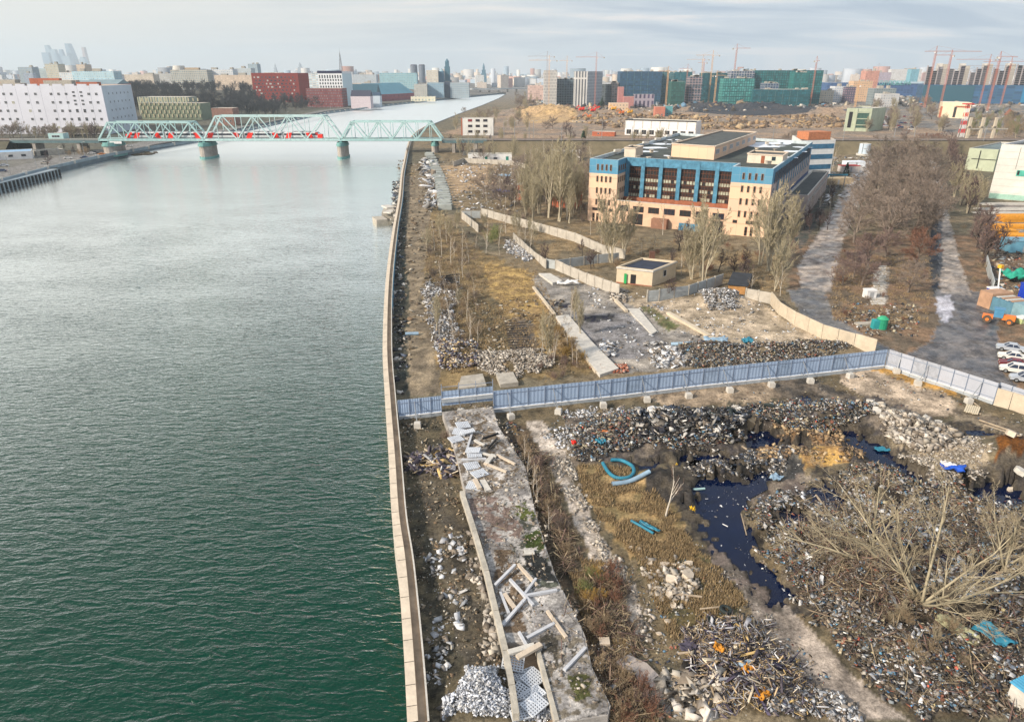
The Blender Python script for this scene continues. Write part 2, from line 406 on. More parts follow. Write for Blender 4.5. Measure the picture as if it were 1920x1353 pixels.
# zone: object name, polygon, colour a, colour b, noise scale, raggedness
ZN=[
 ('',[(1000,190),(1920,190),(1920,262),(960,262),(830,250)],(.27,.205,.155),(.19,.16,.135),.03,8),
 ('',[(1290,198),(1560,200),(1560,212),(1400,218),(1290,210)],(.03,.035,.045),(.05,.05,.055),.05,5),
 ('',[(960,203),(1075,203),(1085,229),(985,232)],(.40,.29,.17),(.34,.25,.16),.05,5),
 ('',[(1550,190),(1920,195),(1920,250),(1790,250),(1600,215)],(.13,.13,.13),(.22,.19,.16),.04,8),
 ('',[(770,262),(1100,262),(1120,440),(960,420),(870,400),(840,300)],(.17,.135,.09),(.13,.11,.08),.12,3),
 ('',[(800,310),(930,310),(930,345),(850,365),(870,400),(800,350)],(.36,.27,.18),(.26,.20,.14),.15,3),
 ('',[(860,400),(1110,440),(1470,480),(1470,560),(1390,540),(1100,540),(900,440)],(.20,.155,.10),(.13,.11,.08),.1,2),
 ('',[(760,300),(830,400),(900,470),(1000,520),(1130,700),(830,730),(760,740),(745,520)],(.19,.145,.085),(.11,.09,.06),.18,2),
 ('',[(905,495),(990,505),(1030,570),(1070,620),(1110,690),(1010,660),(960,600),(920,550)],(.33,.24,.12),(.22,.16,.09),.3,1.5),
 ('',[(960,595),(1000,595),(1010,660),(960,660)],(.08,.075,.07),(.15,.12,.09),.8,1.0),
 ('',[(880,560),(935,560),(960,660),(890,660)],(.13,.105,.065),(.08,.07,.05),.6,1.0),
 ('path',[(752,330),(800,330),(808,400),(800,470),(790,560),(812,650),(828,738),(758,742),(755,640),(752,520),(752,420)],(.21,.175,.13),(.13,.11,.085),.25,1.0),
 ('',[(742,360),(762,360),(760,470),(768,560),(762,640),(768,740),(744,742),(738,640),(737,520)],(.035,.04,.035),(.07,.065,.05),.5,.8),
 ('pavement',[(1000,515),(1060,520),(1190,560),(1240,590),(1530,655),(1400,660),(1290,690),(1130,702),(1040,600),(1000,545)],(.27,.25,.225),(.19,.18,.17),.2,.6),
 ('pavement',[(1165,560),(1420,560),(1470,600),(1590,648),(1440,660),(1350,650),(1240,600)],(.40,.34,.27),(.26,.22,.17),.25,.8),
 ('',[(1065,588),(1180,588),(1230,625),(1285,675),(1140,672),(1095,630)],(.20,.195,.20),(.155,.15,.15),.3,.4),
 ('',[(1200,575),(1222,575),(1275,612),(1255,622)],(.09,.10,.05),(.16,.14,.09),.8,.8),
 ('',[(1080,592),(1150,590),(1150,600),(1100,605)],(.02,.02,.03),(.05,.05,.05),.8,.8),
 ('',[(1035,566),(1075,570),(1060,578),(1035,574)],(.02,.02,.03),(.05,.05,.05),.8,.5),
 # right of the fence: roads
 ('ground',[(1480,440),(1920,440),(1920,760),(1660,650),(1480,560)],(.17,.12,.085),(.11,.09,.07),.15,1),
 ('road',[(1503,545),(1497,500),(1530,445),(1565,390),(1592,340),(1610,300),(1640,300),(1620,350),(1604,400),(1580,450),(1566,510),(1556,548)],(.34,.30,.265),(.20,.175,.16),.3,.5),
 ('',[(1500,470),(1535,415),(1560,370),(1585,340),(1540,350),(1510,420),(1490,450)],(.05,.055,.05),(.10,.09,.08),.3,1),
 ('road',[(1478,545),(1503,541),(1545,545),(1560,590),(1620,630),(1700,668),(1700,700),(1640,652),(1560,620),(1500,585)],(.085,.085,.09),(.13,.125,.12),.3,.5),
 ('road',[(1755,545),(1830,545),(1866,560),(1872,640),(1880,700),(1925,745),(1800,700),(1700,665),(1745,640),(1765,600)],(.06,.06,.066),(.12,.112,.11),.35,.8),
 ('road',[(1765,550),(1762,480),(1760,400),(1751,340),(1741,290),(1755,290),(1766,340),(1776,400),(1790,450),(1802,500),(1822,555)],(.32,.28,.245),(.18,.16,.145),.3,.5),
 ('',[(1742,400),(1764,400),(1768,500),(1752,560),(1742,500)],(.03,.035,.045),(.06,.06,.06),.3,.6),
 ('',[(1755,556),(1780,552),(1790,575),(1775,610),(1758,590)],(.42,.42,.46),(.30,.30,.34),.5,.7),
 ('',[(1640,500),(1668,500),(1664,570),(1640,566)],(.30,.28,.26),(.2,.18,.16),.6,.3),
 ('pavement',[(1862,380),(1920,380),(1920,470),(1862,470)],(.26,.235,.22),(.18,.165,.155),.2,1),
 # inside the fence
 ('',[(745,770),(1660,660),(1920,770),(1920,1353),(745,1353)],(.135,.11,.075),(.085,.075,.055),.25,.3),
 ('',[(1150,770),(1440,722),(1440,760),(1150,790)],(.20,.16,.115),(.07,.065,.05),.3,1.2),
 ('pavement',[(1190,740),(1430,715),(1480,735),(1440,752),(1250,762)],(.31,.25,.19),(.19,.155,.12),.3,1.5),
 ('pavement',[(1560,690),(1670,680),(1780,735),(1800,770),(1730,790),(1640,755),(1580,720)],(.42,.35,.28),(.24,.20,.16),.3,1.2),
 ('',[(1440,715),(1520,705),(1600,745),(1560,770),(1480,760)],(.06,.055,.05),(.13,.11,.09),.3,1.5),
 ('',[(1780,755),(1920,800),(1920,840),(1800,810)],(.20,.17,.13),(.12,.10,.08),.3,1.0),
 ('',[(1620,690),(1660,682),(1790,732),(1800,748)],(.36,.22,.09),(.26,.19,.11),.4,.5),
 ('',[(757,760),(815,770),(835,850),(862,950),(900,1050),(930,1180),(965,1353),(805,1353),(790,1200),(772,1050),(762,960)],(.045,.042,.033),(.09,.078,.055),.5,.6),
 ('path',[(780,870),(835,870),(868,980),(900,1080),(935,1200),(945,1265),(872,1270),(845,1150),(812,1020),(790,930)],(.095,.082,.062),(.06,.054,.045),.35,.5),
 ('',[(930,800),(990,800),(1060,960),(1130,1120),(1230,1353),(1150,1353),(1080,1180),(1010,1000)],(.12,.09,.065),(.07,.06,.045),.5,.8),
 ('',[(1080,870),(1200,880),(1270,960),(1330,1060),(1230,1080),(1150,1010),(1100,940)],(.26,.19,.11),(.15,.12,.07),.4,.9),
 ('',[(1190,1040),(1330,1040),(1400,1130),(1330,1180),(1260,1200),(1230,1130)],(.11,.09,.05),(.07,.065,.04),.5,.9),
 ('path',[(985,790),(1020,790),(1060,850),(1085,930),(1110,970),(1150,1040),(1195,1110),(1220,1200),(1190,1195),(1160,1130),(1115,1060),(1075,980),(1055,920),(1020,860)],(.42,.38,.34),(.28,.25,.22),.6,.6),
 ('',[(1060,780),(1470,760),(1640,740),(1790,800),(1800,900),(1560,870),(1400,860),(1200,870),(1070,870)],(.055,.05,.05),(.14,.12,.10),.6,1.0),
 ('',[(1420,846),(1520,838),(1600,850),(1600,870),(1500,880),(1430,870)],(.40,.27,.12),(.26,.17,.09),.5,.8),
 ('',[(1478,805),(1620,815),(1620,838),(1480,832)],(.22,.14,.08),(.13,.09,.06),.5,.8),
 ('',[(1860,840),(1925,830),(1925,910),(1860,905)],(.11,.05,.02),(.05,.03,.02),.5,.8),
 ('',[(1390,905),(1470,880),(1530,895),(1520,915),(1440,950),(1395,950)],(.22,.19,.16),(.12,.10,.09),.5,.9),
 ('',[(1410,940),(1920,880),(1920,1353),(1720,1353),(1600,1260),(1490,1130)],(.12,.10,.075),(.055,.05,.045),.5,1),
 ('',[(1640,830),(1830,830),(1850,920),(1700,890)],(.26,.22,.17),(.14,.12,.09),.5,1.0),
 ('',[(1600,800),(1690,850),(1750,900),(1700,910),(1560,840)],(.018,.02,.025),(.04,.04,.04),.5,1.2),
 ('',[(1205,885),(1290,880),(1300,935),(1260,950),(1215,930)],(.02,.02,.022),(.05,.045,.04),.5,1.0),
 ('',[(1280,850),(1500,850),(1500,900),(1290,900)],(.045,.045,.045),(.10,.095,.085),.6,1.0),
 ('path',[(1388,1105),(1420,1095),(1480,1140),(1530,1200),(1600,1270),(1705,1353),(1560,1353),(1490,1270),(1430,1190)],(.29,.255,.225),(.21,.185,.165),.3,.4),
 ('',[(1330,1010),(1400,1075),(1470,1140),(1440,1150),(1380,1095),(1330,1050)],(.13,.11,.10),(.09,.08,.07),.5,.6),
 ('',[(1240,1260),(1290,1260),(1370,1353),(1260,1353)],(.36,.31,.25),(.22,.19,.15),.6,.5),
]
def _mud():
    o=[]
    for p in PUDDLES:
        c=np.mean(np.array(p),0); o.append(('',[(c[0]+(a - c[0])*1.35,c[1]+(b - c[1])*1.5) for a,b in p],(.035,.032,.03),(.075,.065,.052),.6,2.0))
    return o
ZN[-3:-3]=_mud()
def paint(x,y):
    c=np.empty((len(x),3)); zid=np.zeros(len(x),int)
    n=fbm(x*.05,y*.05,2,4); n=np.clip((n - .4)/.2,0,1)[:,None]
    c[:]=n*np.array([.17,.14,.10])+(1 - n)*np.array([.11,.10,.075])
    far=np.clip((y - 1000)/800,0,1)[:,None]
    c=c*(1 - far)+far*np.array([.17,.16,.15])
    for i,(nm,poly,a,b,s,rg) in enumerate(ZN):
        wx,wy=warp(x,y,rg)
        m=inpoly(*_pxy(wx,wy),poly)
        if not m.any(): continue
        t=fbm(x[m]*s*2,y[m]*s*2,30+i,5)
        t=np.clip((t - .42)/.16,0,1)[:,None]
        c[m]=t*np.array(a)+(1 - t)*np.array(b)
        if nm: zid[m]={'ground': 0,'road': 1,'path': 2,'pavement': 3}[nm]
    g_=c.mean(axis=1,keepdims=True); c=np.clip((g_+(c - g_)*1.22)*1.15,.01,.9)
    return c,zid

def ground_material(nm='earth',wet=0):
    m=bpy.data.materials.new(nm); m.use_nodes=True
    t=m.node_tree; b=t.nodes['Principled BSDF']; b.inputs['Roughness'].default_value=.9
    b.inputs['Specular IOR Level'].default_value=.2
    ca=t.nodes.new('ShaderNodeVertexColor'); ca.layer_name='Col'
    tcn=t.nodes.new('ShaderNodeTexCoord')
    def nz(s,d=6,r=.7):
        n=t.nodes.new('ShaderNodeTexNoise'); n.inputs['Scale'].default_value=s; n.inputs['Detail'].default_value=d; n.inputs['Roughness'].default_value=r
        t.links.new(tcn.outputs['Object'],n.inputs[0]); return n
    def rng_(n,a,b_,lo,hi):
        k=t.nodes.new('ShaderNodeMapRange'); k.inputs[1].default_value=a; k.inputs[2].default_value=b_; k.inputs[3].default_value=lo; k.inputs[4].default_value=hi
        t.links.new(n.outputs[0],k.inputs[0]); return k
    a=rng_(nz(.30,8,.75),.36,.64,.45,1.45); c=rng_(nz(3.5,5,.8),.35,.65,.5,1.45)
    mu=t.nodes.new('ShaderNodeMath'); mu.operation='MULTIPLY'
    t.links.new(a.outputs[0],mu.inputs[0]); t.links.new(c.outputs[0],mu.inputs[1])
    vm=t.nodes.new('ShaderNodeVectorMath'); vm.operation='SCALE'
    t.links.new(ca.outputs[0],vm.inputs[0]); t.links.new(mu.outputs[0],vm.inputs[3])
    # litter: small pale flecks
    vo=t.nodes.new('ShaderNodeTexVoronoi'); vo.inputs['Scale'].default_value=2.2
    t.links.new(tcn.outputs['Object'],vo.inputs[0])
    f1=rng_(vo,.10,.16,1,0)
    pz=rng_(nz(.12,3),.52,.62,0,.55)
    mm=t.nodes.new('ShaderNodeMath'); mm.operation='MULTIPLY'; t.links.new(f1.outputs[0],mm.inputs[0]); t.links.new(pz.outputs[0],mm.inputs[1])
    mix=t.nodes.new('ShaderNodeMix'); mix.data_type='RGBA'
    t.links.new(mm.outputs[0],mix.inputs[0]); t.links.new(vm.outputs[0],mix.inputs[6]); mix.inputs[7].default_value=(.45,.43,.40,1)
    t.links.new(mix.outputs[2],b.inputs['Base Color'])
    if wet: b.inputs['Specular IOR Level'].default_value=.6; t.links.new(rng_(nz(.22,5),.44,.58,.28,.9).outputs[0],b.inputs['Roughness'])
    bp=t.nodes.new('ShaderNodeBump'); bp.inputs['Strength'].default_value=.7; bp.inputs['Distance'].default_value=.12
    nb=nz(2.4,8,.75); t.links.new(nb.outputs[0],bp.inputs['Height']); t.links.new(bp.outputs[0],b.inputs['Normal'])
    return m
EARTH=ground_material(); WET=ground_material('wet_earth',1)

def grid_faces(nr,nc):
    i=np.arange(nr - 1)[:,None]*nc+np.arange(nc - 1)[None,:]
    i=i.ravel()
    return np.stack([i,i+1,i+nc+1,i+nc],1)
def split_land(V,Fq,C,Z,names):
    fz=Z[Fq].max(axis=1)
    for k,nm in names.items():
        f=Fq[fz == k]
        if not len(f): continue
        u,inv=np.unique(f,return_inverse=True)
        o=np_mesh(nm,V[u],inv.reshape(f.shape),WET if nm == 'road' else EARTH,C[u],smooth=True)
        tag(o,kind='structure')
        o['label']={'ground': 'brown rubble strewn earth of the right bank','road': 'worn road of broken concrete and mud right of the fence',
                      'path': 'pale trodden track across the waste ground','pavement': 'stained concrete hardstanding of the old yards'}[nm]
# right bank
ys=np.concatenate([[-50,-20,0],np.exp(np.linspace(math.log(14),math.log(14000),830))])
u=np.linspace(0,1,470)
XR0=xr(np.minimum(ys,EY)); XR0=np.where(ys > EY,xl(EY),XR0)
XR1=.92*np.maximum(ys,0)+60+ys*.02
X=XR0[:,None]+(XR1 - XR0)[:,None]*(u ** 1.15)[None,:]
Y=np.repeat(ys[:,None],len(u),1)
x_,y_=X.ravel(),Y.ravel()
Hh=HR(x_,y_)
# level strip along the river wall
d=x_ - np.repeat(XR0,len(u)); k=np.clip(d/1.5,0,1); Hh=Hh*k+(LZ - .3)*(1 - k)
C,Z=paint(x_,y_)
# fine extra structure in colour: tyre tracks of the muddy road
zr=Z == 1
C[zr] *= (0.55+.9*fbm((x_[zr]+.0016*(y_[zr] - 130) ** 2)*1.6,y_[zr]*.07,77,4))[:,None]
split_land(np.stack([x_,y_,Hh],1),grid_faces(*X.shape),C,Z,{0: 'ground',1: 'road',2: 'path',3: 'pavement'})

# left bank
def HILL(x,y): return np.clip((xl(np.minimum(y,LB[-1][1])) - x - 60)/200,0,1)*np.clip((y - 750)/300,0,1)*20
ys=np.exp(np.linspace(math.log(140),math.log(14000),420))
u=np.linspace(0,1,160)
XL0=xl(np.minimum(ys,LB[-1][1])); XL1=-.95*ys - 250
X=XL0[:,None]+(XL1 - XL0)[:,None]*(u ** 2)[None,:]
Y=np.repeat(ys[:,None],len(u),1)
x_,y_=X.ravel(),Y.ravel(); d=np.repeat(XL0,len(u)) - x_
hill=HILL(x_,y_)
Hl=LZ+(fbm(x_*.02,y_*.02,4,3) - .5)*.8+hill
Hl=np.where(d < 30,LZ,Hl)
n=fbm(x_*.03,y_*.03,12,4)[:,None]
C=n*np.array([.13,.12,.09])+(1 - n)*np.array([.09,.095,.08])
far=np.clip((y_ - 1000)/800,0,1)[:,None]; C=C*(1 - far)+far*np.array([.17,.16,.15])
rpoly=[(-200,360),(0,318),(87,299),(175,283),(277,264),(380,248),(480,232),(600,207),(700,197),(800,188),(800,190),(700,200),(616,211),(480,240),(370,264),(277,276),(182,293),(87,313),(0,334),(-200,385)]
rm=inpoly(*_pxy(x_,y_),rpoly); C[rm]=(.20,.195,.19)
Z=np.where(rm,1,0)
gp=inpoly(*_pxy(x_,y_),[(0,300),(120,285),(170,285),(87,299),(0,318)]); C[gp]=(.17,.165,.15)
fz=grid_faces(*X.shape)[:,::-1]
V=np.stack([x_,y_,Hl],1)
for k_,nm,lb in ((0,'ground','low ground of the far left bank'),(1,'embankment_road','grey riverside road along the far left bank')):
    f=fz[Z[fz].max(axis=1) == k_]; uq,inv=np.unique(f,return_inverse=True)
    tag(np_mesh(nm,V[uq],inv.reshape(f.shape),EARTH,C[uq],smooth=True),lb,kind='structure')

# ------------------------------------------------------------ water
def water_material():
    m=bpy.data.materials.new('river_water'); m.use_nodes=True
    t=m.node_tree; b=t.nodes['Principled BSDF']
    b.inputs['Base Color'].default_value=(.0002,.034,.021,1); b.inputs['Specular IOR Level'].default_value=0
    b.inputs['Roughness'].default_value=.5
    gl=t.nodes.new('ShaderNodeBsdfGlossy'); gl.inputs['Roughness'].default_value=.13; gl.inputs['Color'].default_value=(.97,1,.985,1)
    fr=t.nodes.new('ShaderNodeFresnel'); fr.inputs[0].default_value=1.33
    fp=t.nodes.new('ShaderNodeMath'); fp.operation='POWER'; fp.inputs[1].default_value=1.8
    fm=t.nodes.new('ShaderNodeMath'); fm.operation='MULTIPLY'; fm.use_clamp=True; fm.inputs[1].default_value=15.5
    ms=t.nodes.new('ShaderNodeMixShader'); mo=t.nodes['Material Output']
    t.links.new(fr.outputs[0],fp.inputs[0]); t.links.new(fp.outputs[0],fm.inputs[0]); t.links.new(fm.outputs[0],ms.inputs[0]); t.links.new(b.outputs[0],ms.inputs[1]); t.links.new(gl.outputs[0],ms.inputs[2]); t.links.new(ms.outputs[0],mo.inputs[0])
    tcn=t.nodes.new('ShaderNodeTexCoord')
    def nz(sx,sy,rot,s,d,di=.0):
        mp=t.nodes.new('ShaderNodeMapping'); mp.inputs['Scale'].default_value=(sx,sy,1); mp.inputs['Rotation'].default_value=(0,0,R(rot))
        n=t.nodes.new('ShaderNodeTexNoise'); n.inputs['Scale'].default_value=s; n.inputs['Detail'].default_value=d
        n.inputs['Roughness'].default_value=.55; n.inputs['Distortion'].default_value=di
        t.links.new(tcn.outputs['Object'],mp.inputs[0]); t.links.new(mp.outputs[0],n.inputs[0]); return n
    a=nz(.34,1.0,-14,1.0,1.5,.8); c=nz(.9,1.6,12,2.0,2,.4); g=nz(.03,.05,10,1,2)
    w1=t.nodes.new('ShaderNodeMath'); w1.operation='MULTIPLY_ADD'; w1.inputs[1].default_value=.35
    t.links.new(c.outputs[0],w1.inputs[0]); t.links.new(a.outputs[0],w1.inputs[2])
    # gusts: calmer and rougher reaches
    gr=t.nodes.new('ShaderNodeMapRange'); gr.inputs[1].default_value=.35; gr.inputs[2].default_value=.65; gr.inputs[3].default_value=.6; gr.inputs[4].default_value=1.0
    t.links.new(g.outputs[0],gr.inputs[0])
    # calmer reach up river, towards the bridge
    sy=t.nodes.new('ShaderNodeSeparateXYZ'); t.links.new(tcn.outputs['Object'],sy.inputs[0])
    cr=t.nodes.new('ShaderNodeValToRGB'); cm=t.nodes.new('ShaderNodeMath'); cm.operation='DIVIDE'; cm.inputs[1].default_value=700; t.links.new(sy.outputs[1],cm.inputs[0]); t.links.new(cm.outputs[0],cr.inputs[0])
    cr.color_ramp.elements[0].position=.09; cr.color_ramp.elements[0].color=(1,1,1,1); cr.color_ramp.elements[1].position=.95; cr.color_ramp.elements[1].color=(.12,.12,.12,1)
    for q_,v_ in ((.2,.6),(.38,.28),(.6,.16)): e_=cr.color_ramp.elements.new(q_); e_.color=(v_,v_,v_,1)
    cg=t.nodes.new('ShaderNodeMath'); cg.operation='MULTIPLY'; t.links.new(gr.outputs[0],cg.inputs[0]); t.links.new(cr.outputs[0],cg.inputs[1]); gr=cg
    bp=t.nodes.new('ShaderNodeBump'); bp.inputs['Distance'].default_value=.44
    t.links.new(gr.outputs[0],bp.inputs['Strength']); t.links.new(w1.outputs[0],bp.inputs['Height'])
    rr=t.nodes.new('ShaderNodeMapRange'); rr.inputs[1].default_value=230; rr.inputs[2].default_value=560; rr.inputs[3].default_value=.09; rr.inputs[4].default_value=.42; t.links.new(sy.outputs[1],rr.inputs[0]); t.links.new(rr.outputs[0],gl.inputs['Roughness'])
    for q in (b,gl,fr): t.links.new(bp.outputs[0],q.inputs['Normal'])
    return m
mb=MB()
mb.face([(-1500,-250,0),(60,-250,0),(60,2300,0),(-1500,2300,0)])
tag(mb.build('water',water_material()),'green rippled river',kind='structure')
# dark standing water of the dump
def puddle_mat():
    m=mat('puddle_water',(.0006,.006,.032),rough=.04,var=.3,scale=.3,spec=.5)
    m.node_tree.nodes['Principled BSDF'].inputs['IOR'].default_value=1.33
    return m
for i,p in enumerate(PUDDLES):
    mb=MB()
    c=np.mean(np.array(p),0)
    pts=[G(c[0]+(q[0] - c[0])*1.25,c[1]+(q[1] - c[1])*1.35) for q in p]
    mb.face([(q.x,q.y,LZ - .30) for q in pts])
    tag(mb.build('puddle',puddle_mat()),'dark blue stagnant water between the rubbish heaps',kind='structure')

# ------------------------------------------------------------ haze
hm_=bpy.data.materials.new('haze'); hm_.use_nodes=True
t=hm_.node_tree; t.nodes.clear()
o_=t.nodes.new('ShaderNodeOutputMaterial'); pv=t.nodes.new('ShaderNodeVolumePrincipled')
pv.inputs['Color'].default_value=(.76,.89,1.0,1); pv.inputs['Density'].default_value=1.0e-4; pv.inputs['Anisotropy'].default_value=.2
t.links.new(pv.outputs[0],o_.inputs['Volume'])
mb=MB(); mb.box((0,7050,229),(27000,15100,461))
tag(mb.build('haze',hm_),'pale bluish air between the camera and the far city',kind='stuff')
# ============================================================ common materials
M_CONC=mat('old_concrete',(.42,.39,.34),.9,.35,.8,bump=.4)
M_CONCW=mat('pale_concrete',(.55,.53,.49),.85,.25,1.2,bump=.3)
M_COPE=mat('coping_concrete',(.60,.52,.42),.85,.22,.7,bump=.25)
M_LEDGE=mat('stained_ledge',(.36,.27,.19),.9,.45,.5,bump=.4)
M_DARK=mat('dark_void',(.02,.02,.022),.6,.2)
M_GLASS=mat('window_glass',(.03,.035,.05),.15,.4,.4,spec=.5)
M_ROOF=mat('roofing_felt',(.085,.095,.095),.9,.4,.35,bump=.3)
M_WHITE=mat('white_paint',(.72,.72,.72),.7,.18,.6)
M_TEAL=mat('turquoise_steel',(.37,.55,.56),.6,.15,.5)
M_RUST=mat('rust',(.22,.09,.04),.9,.4,1.5)
M_BLACK=mat('black_rubber',(.02,.02,.02),.8,.3,3)
M_STEEL=mat('grey_steel',(.30,.32,.34),.5,.25,1.0,metal=.3)
M_TIMB=mat('weathered_timber',(.42,.34,.25),.9,.35,1.5)

# ============================================================ river wall on the right bank (coping, stained ledge, thin inner kerb)
def offset_line(P,d):
    o=[]
    for i,p in enumerate(P):
        a=Vector(P[max(i - 1,0)]); b=Vector(P[min(i+1,len(P) - 1)]); t=(b - a).normalized()
        o.append(Vector((p[0]+t.y*d,p[1] - t.x*d)))
    return o
def strip(mb,A,B,za,zb,step=None):
    for i in range(len(A) - 1):
        mb.face([(A[i].x,A[i].y,za),(B[i].x,B[i].y,zb),(B[i+1].x,B[i+1].y,zb),(A[i+1].x,A[i+1].y,za)])
def smooth_line(P,n):
    P=[Vector(p) for p in P]; o=[]
    for i in range(len(P) - 1):
        p0,p1,p2,p3=P[max(i - 1,0)],P[i],P[i+1],P[min(i+2,len(P) - 1)]
        for k in range(n):
            t=k/n
            o.append(.5*((2*p1)+(p2 - p0)*t+(2*p0 - 5*p1+4*p2 - p3)*t*t+(3*p1 - p0 - 3*p2+p3)*t ** 3))
    return o+[P[-1]]
W0=smooth_line(RB[1:14],8)
RBs=W0
wall=empty('river_wall',(W0[0].x,W0[0].y,LZ),'long pale concrete river wall curving along the green water edge','river wall')
prof=[(-.06,0,-1),(-.06,4.95,0),(.75,5.0,0),(.85,4.62,1),(1.45,4.55,2),(1.45,4.8,2),(1.6,4.8,3),(1.6,LZ - .6,3)]
mb=MB()
for a,b,nm,m in ((0,1,'river_face',M_CONC),(1,2,'coping',M_COPE),(2,4,'ledge',M_LEDGE),(4,7,'inner_kerb',M_CONCW)):
    mb=MB()
    for k in range(a,b):
        A,B=offset_line(W0,prof[k][0]),offset_line(W0,prof[k+1][0])
        strip(mb,A,B,prof[k][1],prof[k+1][1])
    mb.build(nm,m,wall)
# expansion joints and missing bits on the coping
mb=MB()
for i in range(2,len(W0) - 2,2):
    t=(W0[i+1] - W0[i]).normalized(); n_=Vector((t.y,-t.x))
    p=W0[i]+n_*.35
    mb.box((p.x,p.y,5.004),(.8,.04,.01),rz=math.atan2(n_.y,n_.x))
mb.build('joint',M_DARK,wall)
# the further stretch is a sloping dark revetment
W1=[Vector(p) for p in RB[13:]]
mb=MB(); A,B,C_=offset_line(W1,-7),offset_line(W1,0),offset_line(W1,2)
strip(mb,A,B,-.2,LZ+.2); strip(mb,B,C_,LZ+.2,LZ+.25)
tag(mb.build('revetment',mat('revetment',(.10,.13,.15),.8,.3,.2)),'dark sloping stone revetment beyond the railway bridge on the right bank','river wall')
# blue sheet fence standing behind the far part of the river wall
bf=offset_line([p for p in W0 if 135 < p.y < 470],1.75)
fb=empty('blue_fence',(bf[0].x,bf[0].y,LZ),'thin blue sheet fence standing just inside the far stretch of the river wall','fence')
mb=MB()
for i in range(len(bf) - 1): mb.beam((bf[i].x,bf[i].y,4.3),(bf[i+1].x,bf[i+1].y,4.3),.06,1.6)
mb.build('sheet',mat('blue_sheet',(.05,.20,.33),.6,.25,.5),fb)
mb=MB()
for i in range(0,len(bf)): mb.beam((bf[i].x+.1,bf[i].y,3.2),(bf[i].x+.1,bf[i].y,5.2),.08)
mb.build('posts',M_STEEL,fb)['kind']='stuff'
# broken outfall on the water side
g=G(733,405,0)
of=empty('outfall',(g.x,g.y,0),'broken grey concrete outfall jutting from the river wall into the water','outfall')
mb=MB(); mb.box((g.x,g.y,1.3),(5.5,16,2.8),.1); mb.box((g.x - 2,g.y - 12,.8),(4,7,1.6),.4); mb.build('block',M_CONC,of)
mb=MB(); mb.box((g.x - 1.5,g.y+3,2.9),(3,6,.6),.5); mb.build('slab',M_CONCW,of); mb=MB(); mb.box((g.x+1,g.y - 7,2.9),(3,5,.5),-.3); mb.build('slab',M_CONCW,of)

# ============================================================ left bank: wall, dock, railings, sheds, cars come later
LW=[Vector(p) for p in LB[3:]] if False else [Vector(p) for p in LB]
mb=MB(); A=offset_line(LW,-1.0)
strip(mb,offset_line(LW,.4),LW,-.3,LZ - .4); strip(mb,LW,A,LZ - .4,LZ - .4)
tag(mb.build('quay_wall',mat('quay',(.13,.17,.20),.8,.3,.15)),'low dark quay wall along the far left bank of the river','quay wall')
dk=empty('dock',(LB[1][0],LB[1][1],0),'long blue grey dock with dark vertical fenders at the left edge','dock')
a,b=Vector(LB[1]),Vector(LB[2]); t_=(b - a).normalized(); n_=Vector((t_.y,-t_.x))
mb=MB(); mb.prism([a+n_*1.2 - t_*30,b+n_*1.2,b - n_*7,a - n_*7 - t_*30],-.5,LZ+.15); mb.build('deck',mat('dock_conc',(.30,.36,.40),.8,.3,.3),dk)
L=(b - a).length
for k in range(-4,17):
    p=a+t_*(L*k/16)+n_*1.45
    mb=MB(); mb.box((p.x,p.y,1.7),(1.1,.5,3.2),math.atan2(t_.y,t_.x)); mb.build('fender',M_BLACK,dk)
# parapet of the riverside road
q=[G(px,py,5) for px,py in [(-60,350),(0,334),(87,312),(182,291),(277,274),(370,262),(480,239),(616,210),(700,199),(800,189)]]
pr=empty('road_parapet',(q[0].x,q[0].y,LZ),'pale stone parapet along the riverside road on the far left bank','parapet')
mb=MB()
for i in range(len(q) - 1): mb.beam((q[i].x,q[i].y,4.0),(q[i+1].x,q[i+1].y,4.0),.5,1.5)
mb.build('wall',mat('parapet',(.26,.33,.38),.8,.3,.2),pr)
mb=MB()
for i in range(len(q) - 1):
    n=max(2,int((q[i+1] - q[i]).length/18))
    for k in range(n):
        p=q[i].lerp(q[i+1],k/n)
        mb.box((p.x,p.y,4.3),(2,1,2.1),.5)
mb.build('pillars',M_CONCW,pr)['kind']='stuff'
g=G(255,289,0)
mb=MB()
for i in range(26):
    mb.box((g.x+random.uniform(-18,14),g.y+random.uniform(-8,10),random.uniform(-.1,.25)),(random.uniform(3,9),random.uniform(2,5),.7),random.uniform(0,3))
tag(mb.build('mud_bank',mat('mud',(.10,.08,.05),.9,.3,.4)),'brown mud bank washed up under the quay left of the bridge pier',kind='stuff')

